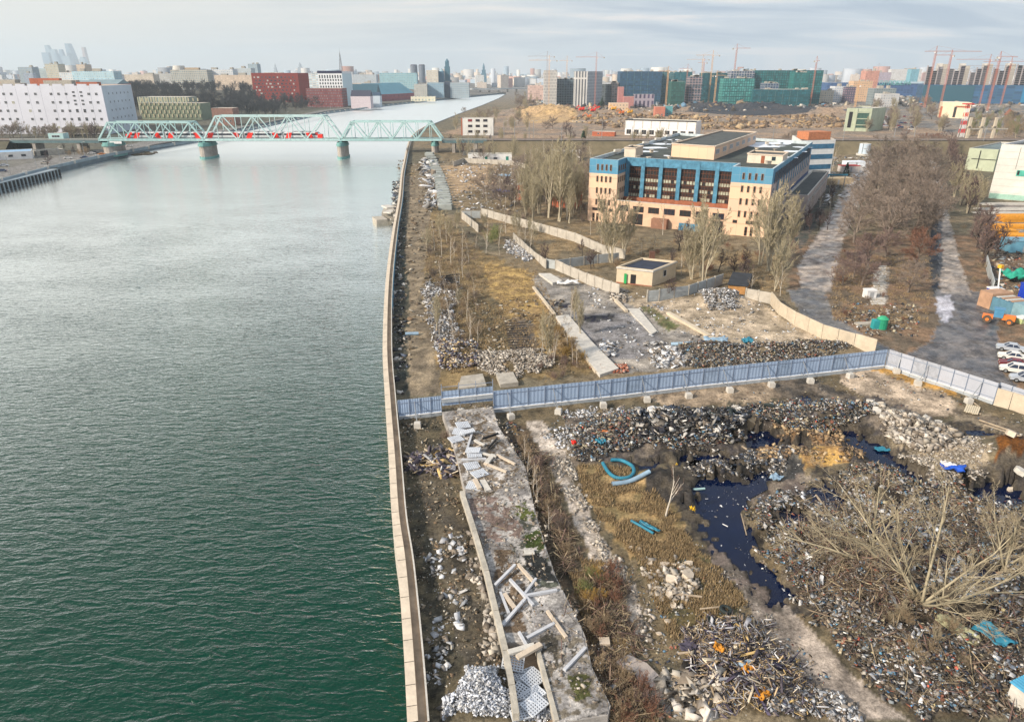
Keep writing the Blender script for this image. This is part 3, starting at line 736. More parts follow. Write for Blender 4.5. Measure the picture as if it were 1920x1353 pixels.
# ============================================================ railway bridge
BY=455.0
zd=11.4
bx=[XD(187,BY,zd),XD(383,BY,zd),XD(639,BY,zd),XD(829,BY,zd)]
br=empty('railway_bridge',(bx[1],BY,0),'turquoise steel truss railway bridge of three spans across the river','bridge')
def truss(x0,x1,ztop,inset,m):
    sp=MB()
    n=4; pl=(x1 - x0)/n
    for yy in (BY - 1.0,BY+9.0):
        bot=[(x0+i*pl) for i in range(n+1)]; top=[x0+inset]+[x0+(i+.5)*pl for i in range(1,n - 1)]+[x1 - inset]
        sp.beam((x0,yy,zd),(x1,yy,zd),.7,1.3)
        sp.beam((top[0],yy,ztop),(top[-1],yy,ztop),.8,.95)
        for i in range(n):
            sp.beam((bot[i],yy,zd),(top[i],yy,ztop),.62 if i else .95)
            sp.beam((top[i],yy,ztop),(bot[i+1],yy,zd),.62 if i < n - 1 else .95)
            sp.beam((top[i],yy,ztop),(top[i],yy,zd),.36)
            if i: sp.beam((bot[i],yy,zd),(bot[i],yy,ztop),.34)
    for i in range(n):
        sp.beam((top[i],BY - 1,ztop),(top[i],BY+9,ztop),.4,.7)
        if i < n - 1:
            sp.beam((top[i],BY - 1,ztop),(top[i+1],BY+9,ztop),.28); sp.beam((top[i],BY+9,ztop),(top[i+1],BY - 1,ztop),.28)
    for s_,e_ in ((0,0),(1,n - 1)):
        xe=x0 if s_ == 0 else x1
        for f in (.55,.8):
            xx=xe+(top[e_] - xe)*f; z=zd+(ztop - zd)*f
            sp.beam((xx,BY - 1,z),(xx,BY+9,z),.3)
    o=sp.build('truss',m,br)
    dkk=MB(); dkk.box(((x0+x1)/2,BY+4,zd - .75),(x1 - x0 - .4,9.2,.45)); 
    dk_=dkk.build('deck',mat('bridge_deck',(.05,.07,.08),.8,.2),br)
    rl=MB()
    for yy in (BY - 1.7,):
        rl.beam((x0,yy,zd+1.0),(x1,yy,zd+1.0),.08); rl.beam((x0,yy,zd+.5),(x1,yy,zd+.5),.06); rl.beam((x0,yy - .1,zd - .5),(x1,yy - .1,zd - .5),.9,.25)
        k=x0
        while k < x1: rl.beam((k,yy,zd - .4),(k,yy,zd+1),.08); k += 3
    rl.build('railing',m,br)
truss(bx[0],bx[1],21.6,7.6,M_TEAL)
truss(bx[1],bx[2],25.3,9.5,mat('pale_turquoise',(.45,.61,.62),.6,.15,.5))
truss(bx[2],bx[3],22.0,7.4,M_TEAL)
M_STONE=mat('pier_stone',(.36,.33,.30),.9,.35,.35,bump=.3)
M_CAP=mat('teal_stone',(.17,.36,.35),.8,.3,.4)
def pier(x,wx,wy,z0,wide=False):
    s=MB(); n=18
    f=[(x+wx*math.cos(i*2*math.pi/n)*.5,BY+4+wy*.5*math.copysign(abs(math.sin(i*2*math.pi/n)) ** .8,math.sin(i*2*math.pi/n))) for i in range(n)]
    s.prism(f,z0,zd - 3.8); o=s.build('pier',M_STONE,br)
    s=MB(); g_=[(x+(a - x)*1.13,BY+4+(b_ - BY - 4)*1.08) for a,b_ in f]; s.prism(g_,z0 - .4,1.4); s.build('footing',M_CAP,o,off=world_loc(br))
    s=MB(); s.prism(g_,zd - 3.8,zd - 2.8,bottom=True); s.prism(f,zd - 2.8,zd - 1.6)
    s.box((x,BY - 1,zd - 1.3),(1.5,1.5,1.2)); s.box((x,BY+9,zd - 1.3),(1.5,1.5,1.2)); s.build('pier_cap',M_CAP,br)
pier(bx[1],8.2,18,-.5); pier(bx[2],6.0,17,-.5)
pier(bx[0]+6,10,17,3); pier(bx[3] - 5,4.5,12,3)
# banner under the left span
mb=MB(); x=XD(220,BY,10); mb.box((x,BY - 2.1,zd - 1.6),(7.5,.15,1.5)); mb.build('banner',M_WHITE,br)

# approach viaduct and embankment on both sides
def bank_mesh(x0,x1,y,ztop,wtop,wbot,z0=LZ - .5,n=40,seed=1):
    s=MB(); pr_=[(-wbot/2,z0),(-wtop/2,ztop),(wtop/2,ztop),(wbot/2,z0)]
    for i in range(n):
        a=x0+(x1 - x0)*i/n; b_=x0+(x1 - x0)*(i+1)/n
        for k in range(3):
            s.face([(a,y+pr_[k][0],pr_[k][1]),(b_,y+pr_[k][0],pr_[k][1]),(b_,y+pr_[k+1][0],pr_[k+1][1]),(a,y+pr_[k+1][0],pr_[k+1][1])])
    return s
em=bank_mesh(bx[3]+26,620,BY+5,zd - .9,16,34).build('railway_embankment',mat('scrub',(.17,.14,.09),.95,.4,.12,c2=(.09,.08,.05)))
tag(em,'grassy embankment carrying the railway across the right bank',kind='structure')
em=bank_mesh(-700,bx[0] - 55,BY+5,zd - .9,16,34).build('railway_embankment',mat('scrub2',(.10,.09,.06),.95,.4,.12,c2=(.06,.06,.045)))
tag(em,'dark embankment carrying the railway behind the left bank sheds',kind='structure')
for x0,x1,lb in ((bx[3],bx[3]+28,'short dark girder viaduct joining the truss bridge to the right bank'),(bx[0] - 56,bx[0],'low dark girder viaduct over the riverside road on the left bank')):
    v=empty('viaduct',((x0+x1)/2,BY+4,LZ),lb,'viaduct')
    mb=MB(); mb.box(((x0+x1)/2,BY+4,zd - 1.2),(x1 - x0,10,1.5)); mb.build('girder',mat('girder',(.10,.17,.19),.7,.3,.3),v)
    mb=MB(); mb.beam((x0,BY - 1.1,zd+.6),(x1,BY - 1.1,zd+.6),.1); mb.beam((x0,BY - 1.1,zd+.1),(x1,BY - 1.1,zd+.1),.1); mb.build('railing',M_TEAL,v)
    for f in (.25,.75):
        mb=MB(); mb.box((x0+(x1 - x0)*f,BY+4,(LZ+zd - 2)/2),(2,9,zd - 2 - LZ+.6)); mb.build('column',M_STONE,v)
mb=MB()
for x0,x1 in ((-700,bx[0]),(bx[3],620)):
    mb.box(((x0+x1)/2,BY+4,zd - .25),(x1 - x0,9,.5))
tag(mb.build('ballast',mat('ballast',(.24,.22,.21),.95,.35,.8)),'pale track ballast of the railway',kind='structure')
mb=MB()
for yy in (BY+1,BY+2.5,BY+5.5,BY+7):
    mb.beam((-700,yy,zd+.1),(620,yy,zd+.1),.12,.2)
tag(mb.build('railway_track',mat('rail_steel',(.22,.18,.16),.6)),'steel rails running across the bridge and both embankments',kind='structure')
# overhead line masts
def mast_mesh():
    a=MB(); a.tube((0,0,0),(0,0,9),.17,.12,5); a.beam((0,0,7.6),(0,4,7.9),.1); a.beam((0,0,8.8),(0,4,7.9),.05)
    return a
r0=None; k=0
for x in list(range(-690,int(bx[0]) - 10,48))+list(range(int(bx[3])+30,600,44)):
    lb='slim grey overhead line mast on the left railway embankment' if x < -250 else 'slim grey overhead line mast on the right railway embankment'
    if r0 is None:
        r0=empty('catenary_mast',(x,BY - 1.6,zd - .6),lb,'mast','overhead line masts beside the railway')
        mast_mesh().build('mast',M_STEEL,r0,off=(0,0,0))
    else: dup(r0,(x,BY - 1.6,zd - .6),label=lb)

# ============================================================ train
M_TRN=mat('train_grey',(.16,.17,.19),.4,.15,.3); M_TRL=mat('train_silver',(.50,.52,.54),.4,.12,.3)
M_RED=mat('train_red',(.80,.025,.012),.45,.1,.3)
xh,xt=XD(606,BY+2,13.5),XD(238,BY+2,13.5)
tr=empty('train',((xh+xt)/2,BY+1.75,zd+.2),'red and grey commuter train crossing the turquoise truss bridge','train')
Lc=(xh - xt)/5
for i in range(5):
    x0=xt+i*Lc+.35; x1=xt+(i+1)*Lc - .35; yc=BY+1.75
    s=MB(); nose0,nose1=(2.6 if i == 0 else 0),(2.6 if i == 4 else 0)
    secs=[(x0,.45 if nose0 else 1),(x0+max(nose0,.2),1),(x1 - max(nose1,.2),1),(x1,.45 if nose1 else 1)]
    prv=None
    for x,k in secs:
        w_,h=1.5,3.9*(k if k < 1 else 1)
        ring=[(x,yc - w_,zd+.7),(x,yc - w_,zd+.7+h*.8),(x,yc - w_*.75,zd+.7+h),(x,yc+w_*.75,zd+.7+h),(x,yc+w_,zd+.7+h*.8),(x,yc+w_,zd+.7)]
        if prv:
            for j in range(6): s.face([prv[j],ring[j],ring[(j+1) % 6],prv[(j+1) % 6]])
        else: s.face(ring)
        prv=ring
    s.face(prv[::-1])
    c_=s.build('carriage',M_TRL,tr)
    s=MB(); s.beam((x0+max(nose0,.4),yc - 1.52,zd+3.1),(x1 - max(nose1,.4),yc - 1.52,zd+3.1),.05,1.05); s.build('window_band',M_GLASS,c_,off=world_loc(tr))
    s=MB(); s.beam((x0+.8,yc - 1.53,zd+1.0),(x1 - .8,yc - 1.53,zd+1.0),.07,.9); s.build('skirt',M_TRN,c_,off=world_loc(tr))
    def slash(xa,w1,sk):
        s=MB()
        s.face([(xa,yc - 1.57,zd+.65),(xa+w1,yc - 1.57,zd+.65),(xa+w1+sk,yc - 1.57,zd+4.1),(xa+sk,yc - 1.57,zd+4.1)]); s.build('red_stripe',M_RED,c_,off=world_loc(tr))
    s=MB()
    if i == 4:
        slash(x1 - 8.2,3.2,-2); s.box((x1 - 1.3,yc,zd+2.0),(2.9,3.16,2.3)); s.box((x1 - 3.2,yc,zd+3.6),(1.6,3.1,1.4))
    elif i == 0:
        slash(x0+4.2,3.0,2); s.box((x0+1.3,yc,zd+2.0),(2.9,3.16,2.3)); s.box((x0+3.2,yc,zd+3.6),(1.6,3.1,1.4))
    else: slash(x0+1.0,3.2,1.6); slash(x1 - 5.0,3.0,-1.4)
    if i == 4: slash(x0+1,3,1.5)
    if i == 0: slash(x1 - 5.0,3.0,-1.4)
    if s.v: s.build('red_nose',M_RED,c_,off=world_loc(tr))
    for f in (.15,.85):
        for dd in (-1.2,1.2):
            s=MB(); xx=x0+(x1 - x0)*f+dd; s.tube((xx,yc - 1.1,zd+.6),(xx,yc+1.1,zd+.6),.45,n=10); s.build('wheelset',M_BLACK,c_,off=world_loc(tr))
    s=MB(); s.box(((x0+x1)/2,yc,zd+4.75),(Lc*.45,2.0,.35)); s.build('roof_unit',M_TRN,c_,off=world_loc(tr))
# ============================================================ blue-grey site fence
M_FB=mat('fence_blue',(.31,.41,.57),.55,.12,.5)
M_FG=mat('fence_grey',(.40,.43,.50),.55,.10,.5)
M_RAIL=mat('fence_rail',(.22,.27,.36),.6,.15,1)
RCH=random.choice; VAR={'fence_blue': mat('fence_blue_worn',(.27,.36,.50),.6,.3,1.2),'fence_grey': mat('fence_grey_worn',(.36,.39,.45),.6,.3,1.2)}
def site_fence(pts,h,m,label,npan,braces,z0=LZ,side=-1,base=True):
    """pts: base line points; panels between them"""
    root=empty('site_fence',pts[0],label,'fence','sheet metal site fence')
    seg=[]; tot=sum((pts[i+1] - pts[i]).length for i in range(len(pts) - 1))
    N=npan; st=tot/N; i=0; acc=0; P=[]
    for k in range(N+1):
        dd=st*k
        i=0; a0=0
        while i < len(pts) - 2 and a0+(pts[i+1] - pts[i]).length < dd - 1e-6: a0 += (pts[i+1] - pts[i]).length; i += 1
        P.append(pts[i].lerp(pts[i+1],(dd - a0)/(pts[i+1] - pts[i]).length))
    for k in range(N):
        a,b=P[k],P[k+1]; t=(b - a).normalized(); n=Vector((t.y,-t.x,0))*(1 if side < 0 else -1)
        tl=random.uniform(-.03,.03)
        s=MB(); A,B=a+t*.03,b - t*.03
        # ribbed sheet
        nr=9; off=n*.035
        v0=[A.lerp(B,j/nr)+(off if j % 2 else -off*0) for j in range(nr+1)]
        for j in range(nr):
            p,q=v0[j],v0[j+1]
            s.face([(p.x,p.y,z0+.55),(q.x,q.y,z0+.55),(q.x+n.x*tl,q.y+n.y*tl,z0+h),(p.x+n.x*tl,p.y+n.y*tl,z0+h)])
        s.build('fence_panel',RCH([m,m,VAR[m.name]]),root)
    s=MB(); 
    for k in range(N+1):
        a=P[k]; t=(P[min(k+1,N)] - P[max(k - 1,0)]).normalized(); n=Vector((t.y,-t.x,0))*(1 if side < 0 else -1)
        s=MB(); s.beam(a+n*.08+Vector((0,0,.0)),a+n*.08+Vector((0,0,h - .05)),.09); s.build('post',M_RAIL,root)
    for hh in (.95,h - .55):
        s=MB()
        for k in range(N):
            a,b=P[k],P[k+1]; t=(b - a).normalized(); n=Vector((t.y,-t.x,0))*(1 if side < 0 else -1)
            s.beam(a+n*.07+Vector((0,0,hh)),b+n*.07+Vector((0,0,hh)),.05,.07)
        s.build('rail',M_RAIL,root)
    if base:
        s=MB()
        for k in range(N):
            a,b=P[k],P[k+1]; t=(b - a).normalized(); n=Vector((t.y,-t.x,0))*(1 if side < 0 else -1)
            s.beam(a+n*.05+t*.02+Vector((0,0,.2)),b+n*.05 - t*.02+Vector((0,0,.2)),.42,.62)
        s.build('base_blocks',mat('base_block',(.36,.40,.44),.85,.3,.8),root)
        s=MB()
        for k in range(N):
            a,b=P[k],P[k+1]; t=(b - a).normalized(); n=Vector((t.y,-t.x,0))*(1 if side < 0 else -1)
            s.beam(a+n*.12+Vector((0,0,.54)),b+n*.12+Vector((0,0,.54)),.34,.06)
        s.build('base_ledge',M_WHITE,root)
    for px,py in braces:
        g=GR(px,py)
        # nearest fence point
        best=min(((P[k].lerp(P[k+1],f/6) - g).length,k,f) for k in range(N) for f in range(7))
        a=P[best[1]].lerp(P[best[1]+1],best[2]/6)
        s=MB(); s.beam(g+Vector((0,0,.5)),a+Vector((0,0,h - .5)),.09); s.beam(g+Vector((0,0,.5)),a+Vector((0,0,.8)),.07)
        b_=s.build('brace',M_STEEL,root)
        s=MB(); rz=random.uniform(-.4,.4)
        s.box((g.x,g.y,g.z+.35),(.95,.85,.8),rz); s.box((g.x,g.y,g.z+.8),(.8,.7,.1),rz)
        s.build('ballast_block',M_CONCW,b_,off=world_loc(root))
    return root,P
def gp(L,z=LZ): return [G(a,b,z) for a,b in L]
site_fence(gp([(748,786),(828,777)]),3.1,M_FB,'short lowest stretch of blue grey sheet fence against the river wall',4,[(783,801)])
site_fence([p+Vector((0,0,1.2)) for p in gp([(829,767),(924,757)],4.7)],2.9,M_FB,'short raised stretch of blue grey sheet fence standing on the concrete platform',3,[(864,777)],z0=4.7)
site_fence(gp([(925,772),(1130,750),(1300,729),(1480,710),(1656,690)]),3.45,M_FB,'long blue grey sheet fence with white footed braces crossing the waste ground',26,
           [(958,784),(1047,775),(1131,764),(1213,753),(1291,745),(1368,735),(1446,725),(1519,718),(1593,708)])
site_fence(gp([(1660,690),(1745,718),(1862,757)]),3.45,M_FG,'pale grey sheet fence turning towards the parked cars',8,[(1680,700),(1720,722),(1815,756)])
site_fence(gp([(1866,753),(1960,785)]),3.3,M_FG,'last pale grey fence stretch behind the concrete wall panels at the right edge',4,[],base=False)

# ============================================================ cast concrete panel fences
def panel_fence(L,h,pw,m,label,gap=(),z=LZ,pil=True,lean=.06):
    pts=gp(L,z); root=empty('concrete_fence',pts[0],label,'concrete fence','panelled concrete fences of the yards')
    s=None; kk=0; bay=0
    for i in range(len(pts) - 1):
        d=pts[i+1] - pts[i]; n=max(1,round(d.length/pw)); t=d.normalized()
        for k in range(n):
            bay += 1
            if bay in gap: continue
            a=pts[i].lerp(pts[i+1],k/n); b=pts[i].lerp(pts[i+1],(k+1)/n)
            s=MB(); hh=h+random.uniform(-.05,.05); ln=random.uniform(-lean,lean)
            q=Vector((-t.y,t.x,0))
            up=Vector((q.x*ln,q.y*ln,1)).normalized()
            M=Matrix((t,q,up)).transposed().to_3x3()
            c=(a+b)/2+Vector((0,0,hh/2 - .1))
            s.box(c,((b - a).length - .08,.16,hh),M=M)
            s.box(c+Vector((0,0,hh*.25)),((b - a).length - .5,.20,hh*.38),M=M)
            s.box(c - Vector((0,0,hh*.22)),((b - a).length - .5,.20,hh*.38),M=M)
            s.build('wall_panel',m,root)
            if pil:
                s=MB(); s.box(a+Vector((0,0,h/2)),(.26,.34,h+.1),math.atan2(t.y,t.x)); s.build('fence_post',M_CONC,root)
    return root
M_PF=mat('fence_concrete',(.45,.42,.37),.9,.28,.5,bump=.2)
M_PFW=mat('fence_concrete_buff',(.54,.47,.37),.9,.22,.5,bump=.2)
M_PFG=mat('fence_concrete_blue',(.40,.43,.44),.9,.30,.5,bump=.2)
panel_fence([(901,409),(866,409)],2.6,4,M_PFG,'short bluish end of the long concrete fence near the river track')
panel_fence([(866,410),(897,436)],2.6,4,M_PF,'short concrete fence stretch running towards the green willow bush')
panel_fence([(903,404),(950,418),(1000,431),(1078,453),(1134,478),(1172,486)],2.7,4,M_PF,'long concrete fence in front of the orange and blue building')
panel_fence([(963,452),(1000,487),(1024,504)],2.5,4,M_PF,'leaning concrete fence beside the white rubbish heap')
panel_fence([(1024,502),(1042,505),(1120,494),(1160,490)],2.5,4,M_PFG,'shaded concrete fence in the bare yard behind the long fence')
panel_fence([(1042,506),(1100,532),(1161,554)],2.7,3.2,M_PF,'concrete fence left of the small buff hut')
panel_fence([(1213,566),(1235,564),(1290,556),(1354,533)],2.7,3.6,M_PFG,'whitish concrete fence right of the small buff hut')
panel_fence([(1397,562),(1444,570)],2.7,3.4,M_PF,'short concrete fence joined to the rusty shed')
panel_fence([(1444,570),(1460,590),(1490,610),(1540,634),(1600,652),(1640,664)],2.9,3.6,M_PFW,'tall buff concrete fence curving beside the wet road',pil=False)
panel_fence([(1862,758),(1891,767),(1940,784)],2.9,3.3,M_PFW,'buff concrete wall panels at the right edge in front of the grey fence',pil=False)
panel_fence([(850,312),(870,305),(960,310),(1010,322)],2.6,4,M_PF,'curving concrete fence around the garages near the railway')
panel_fence([(868,292),(905,286),(1000,284)],2.6,4,M_PF,'pale concrete fence behind the garages at the foot of the railway bank')
panel_fence([(1847,494),(1860,545)],2.4,4,M_PFG,'grey concrete fence beside the row of dark trees at the right',pil=False)
# ============================================================ helpers for buildings
WINC={}
def window_mesh(w,h,mg,mf,nx=1,ny=1,fr=.09,key=''):
    k=(round(w,2),round(h,2),mg.name,mf.name,nx,ny)
    if k in WINC: return WINC[k]
    s=MB(); s.box((0,.0,0),(w,.06,h))
    s.cur=1
    def bar(cx,cz,a,b): s.box((cx,-.05,cz),(a,.07,b))
    bar(0,h/2 - fr/2,w,fr); bar(0,-h/2+fr/2,w,fr); bar(-w/2+fr/2,0,fr,h - 2*fr); bar(w/2 - fr/2,0,fr,h - 2*fr)
    for i in range(1,nx): bar(-w/2+w*i/nx,0,fr*.7,h - 2*fr)
    for i in range(1,ny): bar(0,-h/2+h*i/ny,w - 2*fr,fr*.7)
    o=s.build('window',[mg,mf]); me=o.data; bpy.data.objects.remove(o); WINC[k]=me
    return me
class Wall:
    """a wall plane from ground point A to B (seen from outside, A on the left); u along, v up from z0, d outward"""
    def __init__(s,root,A,B,z0):
        s.root=root; s.A=Vector((A[0],A[1],z0)); s.B=Vector((B[0],B[1],z0)); s.t=(s.B - s.A).normalized()
        s.n=Vector((s.t.y,-s.t.x,0)); s.L=(s.B - s.A).length; s.M=Matrix((s.t,-s.n,Vector((0,0,1)))).transposed()
        s.rz=math.atan2(s.t.y,s.t.x)
    def p(s,u,v,d=0): return s.A+s.t*u+s.n*d+Vector((0,0,v))
    def box(s,mb,u0,u1,v0,v1,d0,d1):
        mb.box(s.p((u0+u1)/2,(v0+v1)/2,(d0+d1)/2),(abs(u1 - u0),abs(d1 - d0),abs(v1 - v0)),M=s.M)
    def part(s,name,m,*a,parent=None):
        mb=MB(); s.box(mb,*a); return mb.build(name,m,parent or s.root,off=world_loc(s.root))
    def win(s,u,v,w,h,mg=None,mf=None,nx=1,ny=1,d=.05,name='window'):
        me=window_mesh(w,h,mg or M_GLASS,mf or M_WHITE,nx,ny)
        o=bpy.data.objects.new(name,me); link(o,s.root)
        o.location=s.p(u,v,d) - world_loc(s.root); o.rotation_euler=(0,0,s.rz)
        return o
def quad_foot(a,b,depth,c=None):
    a,b=Vector(a[:2]),Vector(b[:2]); t=(b - a).normalized(); n=Vector((-t.y,t.x))*depth
    return [a,b,b+n,a+n]
def shell(root,foot,z0,z1,mw,mr,parapet=.7,pt=.4,name='wall',mp=None):
    mb=MB(); mb.prism(foot,z0,z1,top=False); mb.build(name,mw,root)
    if parapet:
        c=sum((Vector(p) for p in foot),Vector((0,0)))/len(foot)
        n=len(foot); inn=[]
        for i in range(n):
            p0,p1,p2=Vector(foot[i - 1]),Vector(foot[i]),Vector(foot[(i+1) % n])
            e1,e2=(p1 - p0).normalized(),(p2 - p1).normalized()
            A=sum(Vector(foot[j]).x*Vector(foot[(j+1) % n]).y - Vector(foot[(j+1) % n]).x*Vector(foot[j]).y for j in range(n))
            sg=1 if A > 0 else -1
            n1,n2=Vector((-e1.y,e1.x))*sg,Vector((-e2.y,e2.x))*sg
            m_=(n1+n2); m_=m_/max(.3,m_.dot(n1))
            inn.append(p1+m_*pt)
        mb=MB()
        for i in range(n):
            j=(i+1) % n; a,b,ai,bi=foot[i],foot[j],inn[i],inn[j]
            mb.face([(a[0],a[1],z1),(b[0],b[1],z1),(bi[0],bi[1],z1),(ai[0],ai[1],z1)])
            mb.face([(ai[0],ai[1],z1),(bi[0],bi[1],z1),(bi[0],bi[1],z1 - parapet),(ai[0],ai[1],z1 - parapet)])
        mb.build('parapet',mp or M_CONCW,root)
        mb=MB(); mb.prism([tuple(p) for p in inn],0,z1 - parapet,walls=False); mb.build('roof',mr,root)
    else:
        mb=MB(); mb.prism(foot,0,z1,walls=False); mb.build('roof',mr,root)

# ============================================================ orange and blue abandoned building
M_OR=facade('ochre_panel',(.44,.31,.22),(.72,.49,.33),3.3,3.75,.035,glass2=(.60,.43,.32))
M_BL=facade('blue_panel',(.22,.32,.38),(.05,.22,.37),2.4,2.3,.03,glass2=(.12,.28,.39))
M_BLS=mat('blue_pier',(.08,.24,.37),.75,.5,.7,bump=.1); M_ORS=mat('ochre_plain',(.66,.46,.32),.85,.25,.3,bump=.1)
M_BR=mat('brown_frame',(.13,.055,.035),.8,.4,.8)
M_PINK=mat('side_panel',(.42,.36,.34),.9,.3,.2,bump=.2)
M_PANE=mat('milky_pane',(.42,.42,.33),.4,.5,1.2)
M_SEAM=mat('panel_seam',(.36,.22,.14),.9,.3)
zt,zb=24.0,LZ - .3
FL,FR=G(1100,418),G(1436,443)
FLt=Vector((G(1106,297,zt).x,G(1106,297,zt).y)); FRt=Vector((G(1451,316.5,zt).x,G(1451,316.5,zt).y))
P0,P1=FLt,FRt
BRt=G(1524,266,zt); BLt=G(1272,249,zt)
P2,P3=Vector(BRt[:2]),Vector(BLt[:2])
ob=empty('office_building',(P0.x,P0.y,LZ),'abandoned ochre panel building with bright blue top band and recessed glazed front','building')
t=(P1 - P0).normalized(); n_out=Vector((t.y,-t.x)); sd_=(P2 - P1).normalized(); sl=(P3 - P0).normalized()
LF=(P1 - P0).length
wl=LF*(1165 - 1106)/345*1.0      # width of the left tower
wr=LF*(1452 - 1379)/345*.97
REC=9.0
a1=P0+t*wl; a2=P1 - t*wr
bk1=a1+sl*REC; bk2=a2+sd_*REC
zp=10.4                                # roof of the low front between the towers
# main mass behind the recess, with the two towers forward
M_OB=M_OR
foot=[P0,a1,bk1,bk2,a2,P1,P2,P3]
mb=MB(); mb.prism([tuple(p) for p in foot],zb,zt - 4.6,top=False)
# side wall (right) is greyer
mb.build('wall',M_OR,ob)
mb=MB(); mb.prism([tuple(p) for p in foot],zt - 4.6,zt,top=False); mb.build('blue_band',M_BL,ob)
Wr=Wall(ob,P1,P2,zb)
Wr.part('side_wall',M_PINK,.6,Wr.L - .2,0,zt - 4.6 - zb,0,.12)
# roof and parapet
def inset(foot,d):
    n=len(foot); o=[]
    for i in range(n):
        p0,p1,p2=foot[i - 1],foot[i],foot[(i+1) % n]
        e1,e2=(p1 - p0).normalized(),(p2 - p1).normalized(); n1,n2=Vector((-e1.y,e1.x)),Vector((-e2.y,e2.x)); m_=n1+n2
        o.append(p1+m_/max(.4,m_.dot(n1))*d)
    return o
inn=inset(foot,.55)
mb=MB()
for i in range(8):
    j=(i+1) % 8; a,b,ai,bi=foot[i],foot[j],inn[i],inn[j]
    mb.face([(*a,zt),(*b,zt),(*bi,zt),(*ai,zt)]); mb.face([(*ai,zt),(*bi,zt),(*bi,zt - 1.1),(*ai,zt - 1.1)])
mb.build('parapet',mat('parapet_cap',(.50,.58,.62),.8,.35,.6),ob)
mb=MB(); mb.prism([tuple(p) for p in inn],0,zt - 1.1,walls=False)
mb.build('roof',mat('old_roof',(.07,.085,.075),.95,.5,.18,c2=(.035,.04,.045),bump=.4),ob)
# low front
mb=MB(); lf=[a1 - n_out*.05,a2 - n_out*.05,bk2,bk1]
mb.prism([tuple(p) for p in lf],zb,zp - .5,walls=False); mb.build('terrace_roof',M_ROOF,ob)
Wm=Wall(ob,a1,a2,zb)
H0=zp - zb
Wm.part('podium_wall',M_ORS,0.02,Wm.L - .02,0,H0+.7,-.5,-.02)
Wm.part('podium_coping',M_CONCW,0.02,Wm.L - .02,H0+.7,H0+.85,-.55,.03)
bays=7
for k in range(bays):
    u=Wm.L*(k+.5)/bays
    Wm.win(u,H0 - 1.6,3.6,1.9,M_DARK if k % 3 else M_GLASS,M_BR,3,1,d=-.0)
for k in (1,5,6): Wm.win(Wm.L*(k+.5)/bays,2.4,3.4,3.6,M_DARK,M_BR,2,2,d=0)
Wm.part('entrance_porch',mat('porch_brown',(.28,.15,.10),.9,.3,.6),Wm.L*.36,Wm.L*.50,0,3.4,0,2.2)
Wm.part('blue_hoarding',M_BLS,Wm.L*.60,Wm.L*.80,0,2.6,.5,.7)
# recessed glazing
Wc=Wall(ob,bk1,bk2,zb)
Hc=zt - zb
Wc.part('void',M_DARK,.05,Wc.L - .05,H0 - .4,Hc - 2.2,.0,.05)
nb=6; pw=1.25
for k in range(nb+1):
    u=Wc.L*k/nb if k else .7
    if k == nb: u=Wc.L - .6
    Wc.part('pilaster',M_BLS,u - pw/2,u+pw/2,H0 - .3,Hc - .02,.05,.95)
Wc.part('blue_lintel',M_BLS,0.02,Wc.L - .02,Hc - 2.6,Hc - .02,.05,.8)
Wc.part('sill_band',mat('rust_band',(.36,.13,.07),.85,.4,.8),.1,Wc.L - .1,H0 - .5,H0+.9,.05,1.1)
fh=(Hc - 2.6 - H0 - .9)/4
for k in range(nb):
    u0=Wc.L*k/nb+pw/2; u1=Wc.L*(k+1)/nb - pw/2
    if k == 0: u0 += .6
    if k == nb - 1: u1 -= .6
    for f in range(4):
        v=H0+.9+fh*f
        mb=MB(); Wc.box(mb,u0,u1,v+fh - .25,v+fh - .05,.06,.35); Wc.box(mb,u0,u1,v+fh*.48,v+fh*.54,.06,.3)
        nn=5
        for j in range(nn+1):
            uu=u0+(u1 - u0)*j/nn; Wc.box(mb,uu - .06,uu+.06,v,v+fh - .1,.06,.28)
        o=mb.build('frame',M_BR,ob)
        # lower lights: milky panes, some missing; upper part dark spandrel
        mb=MB()
        for j in range(nn):
            if random.random() < .18 or f == 3: continue
            uu=u0+(u1 - u0)*(j+.5)/nn; Wc.box(mb,uu - (u1 - u0)/nn*.40,uu+(u1 - u0)/nn*.40,v+.15,v+fh*.47,.12,.16)
        if mb.v: mb.build('panes',M_PANE,o,off=world_loc(ob))
        mb=MB(); Wc.box(mb,u0,u1,v+fh*.56,v+fh - .3,.08,.13); mb.build('spandrel',mat('spandrel',(.035,.02,.018),.6,.5,1),o,off=world_loc(ob))
# tower fronts
def tower_wins(W,u0,u1,flip):
    wdt=u1 - u0; H=zt - zb
    for f in range(4):
        v=H - 2.6 - f*3.75
        for j in range(4): W.win(u0+wdt*(.30+.145*j*1.05) - (0 if not flip else wdt*.0),v,.72,1.95,M_DARK,M_SEAM,1,1)
    v=H - 2.6 - 4*3.5+.3
    if flip: W.win(u0+wdt*.66,v,3.9,.95,M_DARK,M_BR,4,1); W.win(u0+wdt*.22,v,1.3,.95,M_DARK,M_BR,1,1)
    else: W.win(u0+wdt*.36,v,3.8,.95,M_DARK,M_BR,4,1); W.win(u0+wdt*.82,v,1.3,.95,M_DARK,M_BR,1,1)
    for v in (H - 19.5+1.0,H - 19.5 - 2.0):
        for j in range(2):
            W.win(u0+wdt*((.22 if not flip else .52)+.14*j),max(1.3,v),.75,1.7,M_DARK,M_BR,1,1)
    for v in (4.0,7.6,11.2,14.8):
        mb=MB(); W.box(mb,u0+.1,u1 - .1,v,v+.07,.0,.015); mb.build('seam',M_SEAM,ob)
Wf=Wall(ob,P0,P1,zb)
tower_wins(Wf,0,wl,False); tower_wins(Wf,LF - wr,LF,True)
